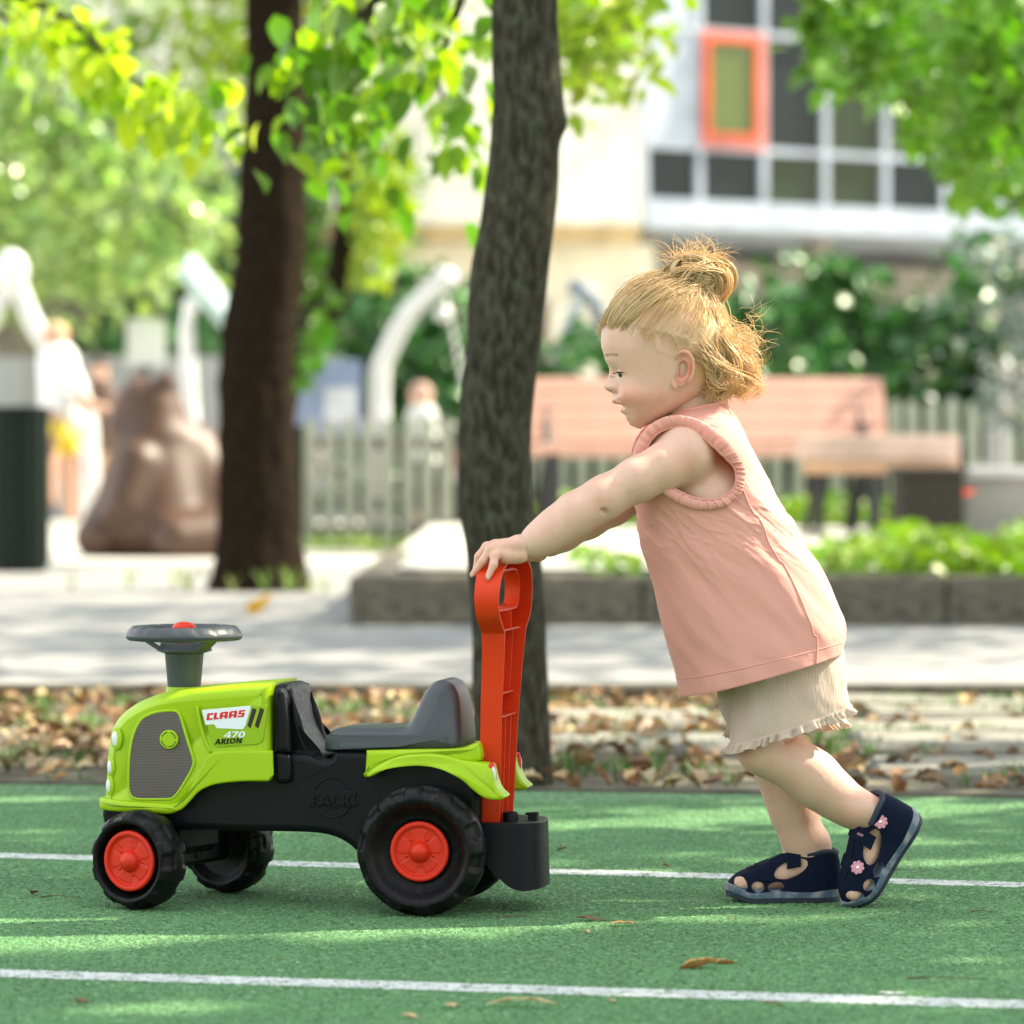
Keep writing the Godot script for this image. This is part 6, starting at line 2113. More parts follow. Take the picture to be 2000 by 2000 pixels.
		for lid in [[2.0, 100.0, 1.09], [-100.0, -50.0, 1.08]]:
			var lg := Geo.new()
			var list := []
			for k in 15:
				var a := deg_to_rad(lerpf(lid[0], lid[1], k / 14.0))
				var ring := PackedVector3Array()
				for j in 25:
					var b := deg_to_rad(lerpf(-80, 80, j / 24.0))
					ring.append(ec + (axis * sin(b) + (look * cos(a) + Vector3.UP * sin(a)) * cos(b)) * r * lid[2])
				list.append(ring)
			lg.rings(list, false, false)
			for k in lg.v.size(): lg.c.append(Color(1.0, 0.90, 0.88))
			dress.call("eyelid", lg.out(), M.skin)
		var la := []
		for j in 21:
			var b := deg_to_rad(lerpf(-66, 70, j / 20.0))
			var a := deg_to_rad(1.0 - 5.0 * absf(b))
			la.append(ec + (axis * sin(b) + (look * cos(a) + Vector3.UP * sin(a)) * cos(b)) * r * 1.12)
		var lag := Geo.new()
		lag.tube(la, [0.00068], 6)
		for j in range(2, 20):
			var p: Vector3 = la[j]
			var out_ := (p - ec).normalized()
			lag.tube([p, p + out_ * 0.0032 + Vector3(0, -0.0012, 0), p + out_ * 0.0056 + Vector3(0, -0.0010, 0)], [0.00026, 0.0002, 0.00006], 4)
		dress.call("eyelashes", lag.out(), M.lash)
		var bg := Geo.new()
		for j in 75:
			var f := rng.randf()
			var bu := 1190.0 + 38 * f
			var bz: float = (22 + 44 * f) * side
			var bv := 696.5 - 1.0 * f - 2 * sin(f * 3) + rng.randf_range(-2.6, 2.6)
			var cc := head_at("c", bv)
			bu = cc - (cc - head_at("base", bv)) * pow(1 - pow(absf(bz) / head_at("w", bv), 2.27), 1 / 2.27) - 1.6
			var p := ch(bu, bv, bz)
			bg.tube([p, p + Vector3(0.0030, 0.0004, 0.0022 * side)], [0.00024, 0.00008], 3)
		dress.call("eyebrow", bg.out("flat"), M.brow)

	build_hair(who, base)

	# ---- top
	var shirt_rows := [[1316, 806, 1418, 786, 62, 0], [1284, 826, 1428, 800, 92, 0], [1252, 850, 1444, 828, 134, 0], [1236, 885, 1466, 872, 158, 0], [1232, 940, 1500, 936, 158, 0], [1239, 985, 1526, 988, 156, 0], [1246, 1030, 1551, 1020, 157, 0], [1255, 1077, 1566, 1055, 160, 0], [1276, 1144, 1600, 1104, 166, 0], [1297, 1233, 1634, 1172, 174, 0], [1316, 1297, 1653, 1226, 180, 0], [1333, 1357, 1646, 1270, 184, 0]]
	var fold := FastNoiseLite.new()
	fold.seed = 12
	fold.frequency = 1.0
	fold.fractal_octaves = 2
	var drape := func(t: float, a: float) -> float:
		var d := 2.4 * ss(0.55, 1.0, t) * sin(a * 5 + 0.6 + t * 1.5) + 0.9 * ss(0.4, 1.0, t) * sin(a * 11 + 2 * sin(t * 5))
		# soft pulls that fan out from under the arm, and small creases across the belly
		var x := cos(a)
		var y := t
		var along := x * -0.75 + y * 1.0
		var across := x * 0.55 + y * 1.35
		var n := fold.get_noise_3d(along * 1.1, across * 3.6, sin(a) * 0.5)
		d += 5.5 * n * ss(0.25, 0.42, t) * (1 - 0.4 * ss(0.8, 1.0, t))
		var n1 := fold.get_noise_3d(along * 1.8 + 3, across * 7.5, sin(a) + 5)
		d += 1.9 * pow(maxf(0.0, 1 - absf(n1) * 5.0), 2.0) * ss(0.28, 0.42, t) * (1 - ss(0.6, 0.9, t))
		var n2 := fold.get_noise_3d(x * 5 + 7, y * 9 + x * 3, 3 + sin(a))
		d += 0.6 * pow(maxf(0.0, 1 - absf(n2) * 4.0), 2.0) * ss(0.45, 0.65, t)
		d += 0.8 * ss(0.945, 0.952, t)
		return d
	var rings := body_loft(shirt_rows, 150, 200, 2.5, drape)
	var hole := PackedVector2Array([Vector2(1312, 836), Vector2(1349, 845), Vector2(1383, 871), Vector2(1410, 897), Vector2(1426, 916), Vector2(1428, 939), Vector2(1421, 955), Vector2(1402, 970), Vector2(1379, 974), Vector2(1349, 971), Vector2(1319, 958), Vector2(1290, 941), Vector2(1262, 918), Vector2(1256, 886), Vector2(1276, 851)])
	var sm := smooth_poly(Array(hole), 6)
	var to_px := func(p: Vector3) -> Vector2:
		return Vector2(1000 + p.x / PX, 1000 - (p.y - ch(1000, 1000).y) / PX)
	var sg := Geo.new()
	var nr := rings.size()
	var nc: int = rings[0].size()
	var thick := 0.0012
	for layer in 2:
		for k in nr:
			for j in nc:
				var p: Vector3 = rings[k][j]
				if layer:
					var m: Vector3 = (rings[k][(j + 1) % nc] - rings[k][(j + nc - 1) % nc]).cross(rings[min(k + 1, nr - 1)][j] - rings[max(k - 1, 0)][j]).normalized()
					p += m * thick * (1 if m.dot(p - ch(1400, 1050)) < 0 else -1)
				sg.v.append(p)
	var kept := {}
	for k in nr - 1:
		for j in nc:
			var p: Vector3 = (rings[k][j] + rings[k + 1][(j + 1) % nc]) / 2
			var q: Vector2 = to_px.call(p)
			if absf(p.z + MID) > 0.03 and Geometry2D.is_point_in_polygon(q, sm): continue
			kept[k * nc + j] = true
	var nl := nr * nc
	for key in kept:
		var k: int = key / nc
		var j: int = key % nc
		var j1 := (j + 1) % nc
		var a := k * nc + j
		var b := k * nc + j1
		var c := (k + 1) * nc + j1
		var d := (k + 1) * nc + j
		sg.quad(a, d, c, b)
		sg.quad(nl + a, nl + b, nl + c, nl + d)
		if k == nr - 2: sg.quad(d, nl + d, nl + c, c)
		if k == 0: sg.quad(a, b, nl + b, nl + a)
	var shirt: MeshInstance3D = dress.call("top", sg.out(), M.shirt)
	# ruffled armholes: z of the cloth is looked up at the edge
	for side in [1.0, -1.0]:
		var edge := []
		for q in sm:
			var best := Vector3.ZERO
			var bd := 1e9
			for k in range(0, nr, 1):
				if k > 75: break
				for j in range(0, nc / 2 + 1):
					var p: Vector3 = rings[k][j]
					var e: float = (to_px.call(p) - q).length_squared()
					if e < bd:
						bd = e
						best = p
			edge.append(Vector3(ch(q.x, q.y).x, ch(q.x, q.y).y, -MID + (best.z + MID) * side))
		var n := edge.size()
		var mid := Vector3.ZERO
		for p in edge: mid += p / n
		var rg := Geo.new()
		var rl := []
		var cols := n * 4
		for q in [[-0.0015, 0.0002], [0.0, 0.0030], [0.004, 0.0058], [0.0095, 0.0068], [0.0140, 0.0046], [0.0150, 0.0028], [0.0138, 0.0016], [0.008, 0.0018], [0.002, 0.0002]]:
			var ring := PackedVector3Array()
			for k in cols:
				var f := k / 4.0
				var p: Vector3 = (edge[int(f) % n] as Vector3).lerp(edge[(int(f) + 1) % n], f - int(f))
				var out_: Vector3 = (p - mid)
				out_.z = 0
				out_ = out_.normalized()
				var a := TAU * k / cols
				var pleat: float = (0.0009 * sin(a * 34 + 3.4 * sin(a * 3)) + 0.0005 * sin(a * 61 + 2 * sin(a * 5))) * (1.0 if q[0] < 0.006 else 0.55)
				var wide: float = 0.80 + 0.25 * ss(-0.4, 0.9, out_.y) + 0.10 * sin(a * 2)
				ring.append(p + out_ * (q[0] * wide + 0.3 * pleat) + Vector3(0, 0, (q[1] + pleat) * side))
			rl.append(ring)
		rl.append(rl[0])
		if side < 0: rl.reverse()
		rg.rings(rl, true, false)
		put("ruffle", rg.out(), M.shirt, shirt)
		var bt := []
		for k in n + 1: bt.append((edge[k % n] as Vector3) + Vector3(0, 0, 0.0034 * side))
		var bgm := Geo.new()
		bgm.tube(bt, [0.0012], 8, false)
		put("binding", bgm.out(), M.shirt, shirt)
	# side seam and hem stitching
	for side in [1.0, -1.0]:
		var sp := []
		for k in range(56, nr):
			var t := k / float(nr - 1)
			var j := int(round(lerpf(0.31, 0.335, t) * nc)) if side > 0 else int(round(lerpf(0.69, 0.665, t) * nc))
			sp.append(rings[k][j] + Vector3(0, 0, 0.0004 * side))
		var seam := Geo.new()
		seam.tube(sp, [0.0009], 6)
		put("side_seam", seam.out(), M.shirt, shirt)
	var hs := []
	for j in nc + 1: hs.append(rings[nr - 9][j % nc] * 1.0 + (rings[nr - 9][j % nc] - ch(1480, 1280)).normalized() * 0.0003)
	var hem := Geo.new()
	hem.tube(hs, [0.0006], 5, false)
	put("hem_stitch", hem.out(), M.shirt, shirt)
	# back placket with its little loop at the neck
	var lp := Geo.new()
	lp.tube(spline([ch(1424, 796, 14), ch(1436, 815, 18), ch(1448, 838, 14), ch(1456, 856, 12), ch(1451, 852, 8), ch(1440, 828, 10)], 20), [0.0016], 6, true, 1.0)
	put("neck_loop", lp.out(), M.shirt, shirt)
	var nk := []
	for j in nc + 1: nk.append(rings[0][j % nc])
	var nkg := Geo.new()
	nkg.tube(nk, [0.0026], 8, false)
	put("neckband", nkg.out(), M.shirt, shirt)

	# ---- shorts
	var wr := func(t: float, a: float) -> float:
		return 2.2 * sin(a * 6 + t * 4) * t + 3.0 * fold.get_noise_2d(a * 2.2, t * 2.0)
	var legs := [[[[1398, 1250, 1634, 1225, 96, 46], [1410, 1295, 1640, 1262, 92, 52], [1428, 1345, 1644, 1305, 86, 58], [1426, 1400, 1648, 1345, 84, 62], [1420, 1452, 1655, 1372, 82, 64]], 64.0], [[[1392, 1250, 1632, 1225, 96, -46], [1398, 1305, 1636, 1275, 92, -52], [1403, 1348, 1640, 1320, 86, -56], [1411, 1390, 1648, 1370, 82, -60], [1424, 1424, 1656, 1408, 80, -62]], -62.0]]
	var sh: MeshInstance3D = null
	for l in legs:
		var lr := body_loft(l[0], 50, 120, 2.3, wr)
		var g := Geo.new()
		g.rings(lr, true, false)
		var o: MeshInstance3D = dress.call("shorts" if sh == null else "shorts_leg", g.out(), M.shorts)
		if sh == null: sh = o
		var last: PackedVector3Array = lr[-1]
		var before: PackedVector3Array = lr[-8]
		var rl := []
		var cols := 480
		var m := last.size()
		var cen := Vector3.ZERO
		for p in last: cen += p / m
		for q in [[-0.002, 0.0012], [0.0006, 0.0030], [0.003, 0.0022], [0.006, 0.0034], [0.0098, 0.0058], [0.0102, 0.0050], [0.006, 0.0022], [0.001, 0.0]]:
			var ring := PackedVector3Array()
			for k in cols:
				var f := float(k) / cols * m
				var p := last[int(f) % m].lerp(last[(int(f) + 1) % m], f - int(f))
				var b := before[int(f) % m].lerp(before[(int(f) + 1) % m], f - int(f))
				var down := (p - b).normalized()
				var out_ := (p - cen - down * (p - cen).dot(down)).normalized()
				var a := TAU * k / cols
				var wv := sin(a * 34 + 3.0 * sin(a * 5) + 1.6 * sin(a * 11)) + 0.5 * sin(a * 57 + 4 * sin(a * 3))
				var am: float = clampf(q[0] / 0.009, 0.0, 1.0)
				ring.append(p + down * (q[0] + 0.0012 * am * sin(a * 33)) + out_ * (q[1] * 0.8 + 0.0040 * am * wv))
			rl.append(ring)
		rl.append(rl[0])
		var fg := Geo.new()
		fg.rings(rl, true, false)
		put("hem_frill", fg.out(), M.shorts, o)

	# ---- sandals
	sandal(who, far_f, false, base)
	sandal(who, near_f, true, base)

func build_hair(who: Node3D, base: Vector3) -> void:
	var hc := Vector3(1300, 668, 0)
	var hr := Vector3(124, 118, 104)
	var on_head := func(p: Vector3, lift: float) -> Vector3:       # u, v, z pushed on to the skull
		var d := (p - hc) / hr
		var round_ := hc + d.normalized() * (hr + Vector3.ONE * lift)
		var f := ss(600, 665, p.y)
		if f <= 0.0: return round_
		var v := clampf(p.y, 575, 800)
		var c := head_at("c", v)
		var wide := (c - head_at("base", v)) if p.x < c else (head_at("back", v) - c)
		var n := pow(pow(absf(p.x - c) / wide, 2.27) + pow(absf(p.z) / head_at("w", v), 2.27), 1 / 2.27)
		var flat := Vector3(c + (p.x - c) / maxf(n, 0.02), p.y, p.z / maxf(n, 0.02))
		flat += Vector3(flat.x - c, 0, flat.z).normalized() * lift
		return round_.lerp(flat, f)
	var w := func(p: Vector3) -> Vector3: return ch(p.x, p.y, p.z)
	var strand := func(g: Geo, pts: Array, r: float, tone: float) -> void:
		var n0 := g.v.size()
		var path := []
		for p in pts: path.append(w.call(p))
		var radii := []
		for k in path.size():
			var t := float(k) / (path.size() - 1)
			radii.append(r * (0.55 + 0.45 * sin(PI * clampf(t * 0.9 + 0.1, 0, 1))) * (1 - 0.75 * ss(0.8, 1.0, t)))
		g.tube(path, radii, 4, false)
		var col := Color(tone, tone * rng.randf_range(0.92, 1.05), tone * rng.randf_range(0.75, 1.1))
		for k in g.v.size() - n0: g.c.append(col)
	var bun := Vector3(1362, 560, 0)
	# cap of hair close to the skull
	var cap := Geo.new()
	var rows := 70
	var cols := 120
	for k in rows + 1:
		for j in cols:
			var az := TAU * j / cols
			var v := 554.0 + 3.3 * k
			var c := head_at("c", v)
			var ca := signf(cos(az)) * pow(absf(cos(az)), 0.88)
			var sa := signf(sin(az)) * pow(absf(sin(az)), 0.88)
			var u := c - (c - head_at("base", v)) * ca if ca > 0 else c - (head_at("back", v) - c) * ca
			var p := Vector3(u, v, head_at("w", v) * sa)
			var lift := 0.7 + 0.8 * bark_noise.get_noise_3d(cos(az) * 9, v * 0.02, sin(az) * 9)
			p += Vector3(u - c, 0, p.z).normalized() * lift + Vector3(0, -lift * ss(640, 560, v), 0)
			cap.v.append(w.call(p))
			var thin := 1.0 - 0.45 * exp(-pow((v - 655 - (1400 - u) * 0.12) / 26.0, 2.0)) * ss(1240, 1290, u)
			var tone := 0.95 + 0.18 * bark_noise.get_noise_3d(cos(az) * 24, v * 0.03, sin(az) * 24)
			var hairline := lerp_list([1172, 1200, 1236, 1262, 1285, 1312, 1340, 1362, 1385, 1430], [634, 636, 640, 664, 690, 700, 700, 745, 770, 790], p.x)
			var near_skin := (1 - ss(2, 34, hairline - v)) * (1 - ss(1320, 1350, p.x)) * ss(1225, 1250, p.x)
			var bare := 0.75 * ss(596, 622, v) * ss(1225, 1262, p.x) * (1 - ss(1330, 1375, p.x)) * (0.8 + 0.4 * bark_noise.get_noise_2d(p.x * 0.2, v * 0.2))
			near_skin = maxf(near_skin, bare)
			cap.c.append((Color(0.98, 0.86, 0.95).lerp(Color(0.90, 0.80, 0.66), thin) * tone).lerp(Color(0.89, 0.77, 0.98), near_skin))
	var head_px := func(k: int, j: int) -> Vector3:
		var p := cap.v[k * cols + j]
		return Vector3(1000 + p.x / PX, 554.0 + 3.3 * k, (p.z + MID) / PX)
	for k in rows:
		for j in cols:
			var p: Vector3 = head_px.call(k, j)
			var line := lerp_list([1172, 1200, 1236, 1262, 1285, 1312, 1340, 1362, 1385, 1430], [634, 636, 640, 664, 690, 700, 700, 745, 770, 790], p.x)
			if p.y < line - 5 * (1 - ss(1200, 1250, p.x)) + (9 - 2 * ss(1230, 1260, p.x)) * bark_noise.get_noise_2d(p.x * 0.25, p.z * 0.2):
				cap.quad(k * cols + j, (k + 1) * cols + j, (k + 1) * cols + (j + 1) % cols, k * cols + (j + 1) % cols)
	cap.v.append(w.call(Vector3(1305, 551, 0)))
	cap.c.append(Color(0.9, 0.8, 0.66))
	for j in cols: cap.tri(cap.v.size() - 1, j, (j + 1) % cols)
	var hair := put("hair", cap.out(), M.hair_cap, who)
	hair.position = -base
	# hair drawn back from the forehead and the sides, and up from the crown, to the bun
	var g := Geo.new()
	for k in 2100:
		var z := rng.randf_range(-92, 97)
		var f := rng.randf()
		var u := lerpf(1180, 1330, f * f) + absf(z) * 0.35
		var v := 634.0 - 40 * f + absf(z) * 0.12 + rng.randf_range(-6, 8)
		v -= 30 * ss(45, 85, absf(z)) * ss(1212, 1262, u)
		var fine_ := 1.0
		var kind := rng.randf()
		if kind < 0.22:
			u = rng.randf_range(1240, 1350)
			z = rng.randf_range(70, 100) * (1 if rng.randf() < 0.75 else -1)
			v = rng.randf_range(606, 668)
			fine_ = 0.5
			if rng.randf() < 0.35: continue
		elif kind < 0.52:
			u = rng.randf_range(1345, 1424)
			z = rng.randf_range(-95, 98)
			v = rng.randf_range(606, 652)
		var a := Vector3(u, v, z)
		var b := bun + Vector3(rng.randf_range(-34, 14), rng.randf_range(0, 26), z * 0.28)
		var pts := []
		var lift := rng.randf_range(1.0, 8) + (rng.randf_range(2, 12) if k % 9 == 0 else 0.0)
		var sway := rng.randf_range(-10, 10)
		var kink := rng.randf_range(-2.6, 2.6)
		var kph := rng.randf() * TAU
		for q in 11:
			var t := q / 10.0
			var p: Vector3 = on_head.call(a.lerp(b, t), 1.2 + lift * sin(t * PI * 0.8) + 3.5 * t)
			p += Vector3(kink * sin(t * 9 + kph) * sin(t * PI), sin(t * PI) * sway * 0.6 - 3 * sin(t * PI) + kink * cos(t * 7 + kph) * sin(t * PI), sin(t * PI) * sway)
			pts.append(p)
		strand.call(g, pts, rng.randf_range(0.00025, 0.00055) * fine_, rng.randf_range(0.75, 1.25))
	# fringe that rolls over the forehead
	for k in 420:
		var z := rng.randf_range(-72, 84)
		var pts := []
		var u0 := 1203 + absf(z) * 0.26
		var far := rng.randf_range(-10, 9) + 4 * sin(z * 0.21) + 3 * sin(z * 0.5)
		for q in 9:
			var t := q / 8.0
			var p: Vector3 = on_head.call(Vector3(lerpf(u0 + 60 + far, u0 - 23, t), lerpf(584, 637 + far, pow(t, 1.3)), z + t * (8 + far)), 2.5 + 6 * sin(t * PI) + 0.3 * far * t)
			pts.append(p)
		strand.call(g, pts, rng.randf_range(0.0003, 0.0006), rng.randf_range(0.75, 1.15))
	# thin hair over the temple and down in front of the ear
	for k in 110:
		var side := 1.0 if k % 4 else -1.0
		var u := rng.randf_range(1238, 1330)
		var pts := []
		var l := rng.randf_range(20, 50)
		var du := rng.randf_range(4, 34)
		for q in 8:
			var t := q / 7.0
			var p: Vector3 = on_head.call(Vector3(u + du * t + 3 * sin(t * 5), 640 + l * t + maxf(u - 1250, 0) * 0.28, 92 * side), 1.5 + 3 * t)
			pts.append(p)
		strand.call(g, pts, rng.randf_range(0.00014, 0.00026), rng.randf_range(1.0, 1.25))
	var o := put("drawn_back_hair", g.out(), M.hair, hair)
	# hair at the back falling into curls at the nape: locks of hairs that curl together
	g = Geo.new()
	for k in 130:
		var side := rng.randf_range(-1, 1)
		var u0 := rng.randf_range(1338, 1424)
		var v0 := rng.randf_range(626, 672) + (1424 - u0) * 0.42
		var p0: Vector3 = on_head.call(Vector3(u0, v0, 96 * side), 2)
		var far := rng.randf()
		var goal := Vector3(lerpf(1358, 1470, far) + rng.randf_range(-8, 12), rng.randf_range(742, 796) - 26 * far * rng.randf(), 96 * side * rng.randf_range(0.6, 1.0))
		var turns := rng.randf_range(0.7, 2.3) * (1 if rng.randf() < 0.7 else -1)
		var cr := rng.randf_range(5, 15)
		var ph := rng.randf() * TAU
		var bulge := rng.randf_range(6, 40)
		var tone := rng.randf_range(0.78, 1.2)
		for h in 11:
			var d0 := Vector3(rng.randfn(), rng.randfn(), rng.randfn()) * 4.5
			var d1 := Vector3(rng.randfn(), rng.randfn(), rng.randfn()) * 4.0
			var dph := rng.randfn() * 0.25
			var dcr := cr * rng.randf_range(0.75, 1.25)
			var pts := []
			for q in 25:
				var t := q / 24.0
				var p := (p0 + d0 * 1.6).lerp(goal + d1, t)
				p.x += bulge * sin(t * PI) * (0.35 + 0.65 * (1 - absf(side)))
				p.z += signf(side) * 9 * sin(t * PI)
				if t < 0.55: p = p.lerp(on_head.call(p, 3.0 + 16 * t), 0.75 * (1 - t / 0.55))
				var c := ss(0.25, 0.75, t) * dcr
				var an := ph + dph + turns * TAU * t * t
				p += Vector3(cos(an) * c, sin(an) * c * 0.85, sin(an + 1.2) * c * 0.6)
				pts.append(p)
			strand.call(g, pts, rng.randf_range(0.00025, 0.0005), tone * rng.randf_range(0.9, 1.12))
	# loose ringlets standing off at the back
	for k in 70:
		var zz := rng.randf_range(-70, 74)
		var v0 := lerpf(616, 770, pow(rng.randf(), 0.8))
		var c0: Vector3 = on_head.call(Vector3(1440 - absf(zz) * 0.2, v0, zz), 4)
		var outw := rng.randf_range(14, 60) * (0.45 + 0.75 * sin((v0 - 600) / 190 * PI))
		var fall := rng.randf_range(10, 46)
		var turns := rng.randf_range(0.9, 2.2) * (1 if rng.randf() < 0.6 else -1)
		var cr := rng.randf_range(6, 15)
		var ph := rng.randf() * TAU
		var tone := rng.randf_range(0.9, 1.25)
		for h in 5:
			var dj := Vector3(rng.randfn(), rng.randfn(), rng.randfn()) * 3.0
			var pts := []
			for q in 27:
				var t := q / 26.0
				var c := ss(0.1, 0.6, t) * cr
				var an := ph + turns * TAU * t + dj.x * 0.06
				pts.append(c0 + dj * (0.6 + t) + Vector3(outw * pow(t, 0.8), fall * t * t - 8 * t, 6 * t) + Vector3(cos(an) * c, sin(an) * c, cos(an * 0.7 + 2) * c * 0.6))
			strand.call(g, pts, rng.randf_range(0.00026, 0.00045), tone * rng.randf_range(0.92, 1.1))
	put("nape_curls", g.out(), M.hair, hair)
	# bun: loops of hair wound round each other
	g = Geo.new()
	var core := Geo.new()
	core.ball(Vector3.ZERO, Vector3(38, 29, 36) * PX, 12, 18)
	var bc := Vector3(1363, 547, 0)
	g.join(core, Transform3D(Basis(), w.call(bc)))
	for k in g.v.size(): g.c.append(Color(0.6, 0.52, 0.42))
	for k in 40:                                    # locks, each of many hairs that run together
		var axis := Vector3(rng.randfn() * 0.7, rng.randfn() * 0.6, 0.9 if rng.randf() < 0.6 else rng.randfn() * 0.5).normalized()
		var e1 := axis.cross(Vector3(0.2, 1, 0.1)).normalized()
		var e2 := axis.cross(e1)
		var a0 := rng.randf() * TAU
		var span := rng.randf_range(2.0, 4.2)
		var shift := axis * rng.randf_range(-22, 26)
		var rr := rng.randf_range(0.62, 1.12)
		var tone := rng.randf_range(0.72, 1.15)
		for h in 13:
			var dr := rng.randf_range(-0.10, 0.10)
			var ds := axis * rng.randf_range(-6, 6)
			var da := rng.randf_range(-0.2, 0.2)
			var pts := []
			for q in 15:
				var a := a0 + da + (span + da) * q / 14.0
				var p := (e1 * cos(a) + e2 * sin(a)) * (rr + dr + 0.10 * sin(a * 2 + k))
				pts.append(bc + Vector3(p.x * 60, p.y * 47, p.z * 50) + shift + ds)
			strand.call(g, pts, rng.randf_range(0.0005, 0.0009), tone * rng.randf_range(0.88, 1.15))
	# one clear loop in front of the bun
	for k in 26:
		var pts := []
		for q in 17:
			var a := -0.4 + 5.0 * q / 16.0
			pts.append(Vector3(1330 + 22 * cos(a) + rng.randf_range(-1, 1) + k * 0.3, 530 + 24 * sin(a), 30 + 0.6 * k - q))
		strand.call(g, pts, 0.0008, rng.randf_range(0.8, 1.1))
	put("bun", g.out(), M.hair, hair)
	# flyaway hairs
	g = Geo.new()
	for k in 470:
		var p0: Vector3
		var dir: Vector3
		var l := rng.randf_range(25, 75)
		if k < 290:
			p0 = bc + Vector3(rng.randf_range(-46, 40), rng.randf_range(-36, -14), rng.randf_range(-30, 30))
			dir = Vector3(rng.randf_range(-0.7, 0.6), -1, rng.randf_range(-0.4, 0.4))
			l = rng.randf_range(20, 66)
		elif k < 370:
			l = rng.randf_range(30, 90)
			p0 = on_head.call(Vector3(rng.randf_range(1190, 1330), rng.randf_range(560, 620), rng.randf_range(-50, 60)), 4)
			dir = Vector3(rng.randf_range(-0.3, 1.0), rng.randf_range(-0.8, -0.2), 0)
		elif k < 400:
			p0 = on_head.call(Vector3(1182, rng.randf_range(610, 660), rng.randf_range(-20, 20)), 2)
			dir = Vector3(-0.7, rng.randf_range(-0.3, 0.5), 0.2)
			l = rng.randf_range(10, 34)
		else:
			p0 = Vector3(rng.randf_range(1425, 1470), rng.randf_range(600, 780), rng.randf_range(-50, 50))
			dir = Vector3(1, rng.randf_range(-0.7, 0.6), rng.randf_range(-0.3, 0.3))
		var curl := rng.randf_range(-0.9, 0.9)
		var pts := []
		for q in 9:
			var t := q / 8.0
			var b := dir.rotated(Vector3(0, 0, 1), curl * t * 1.8)
			pts.append(p0 + b * l * t + Vector3(sin(t * 9 + k) * 2.5 * t, cos(t * 8 + k) * 2.0 * t, 0))
		strand.call(g, pts, rng.randf_range(0.00018, 0.00034), rng.randf_range(1.1, 1.5))
	put("flyaway_hairs", g.out(), M.hair, hair)

# ---------------------------------------------------------------- leaves, twigs, grass and stones on the ground
func dry_leaf(length: float, width: float, curl: float, sd: int) -> ArrayMesh:       # a curled, ragged dead leaf
	var q := RandomNumberGenerator.new()
	q.seed = sd
	var g := Geo.new()
	var rows := 9
	for k in rows + 1:
		var t := float(k) / rows
		var w := width * 0.5 * pow(sin(PI * clampf(pow(t, 0.8), 0.02, 0.98)), 0.75) * q.randf_range(0.75, 1.2)
		for j in 5:
			var s := (j - 2) / 2.0
			g.v.append(Vector3(s * w + q.randfn() * width * 0.03, absf(s) * w * curl + length * 0.18 * curl * sin(t * 2.6 + sd) + q.randfn() * width * 0.05 + 0.002, (t - 0.5) * length))
	for k in rows:
		for j in 4: g.quad(k * 5 + j, k * 5 + j + 1, k * 5 + 6 + j, k * 5 + 5 + j)
	return g.out("smooth")

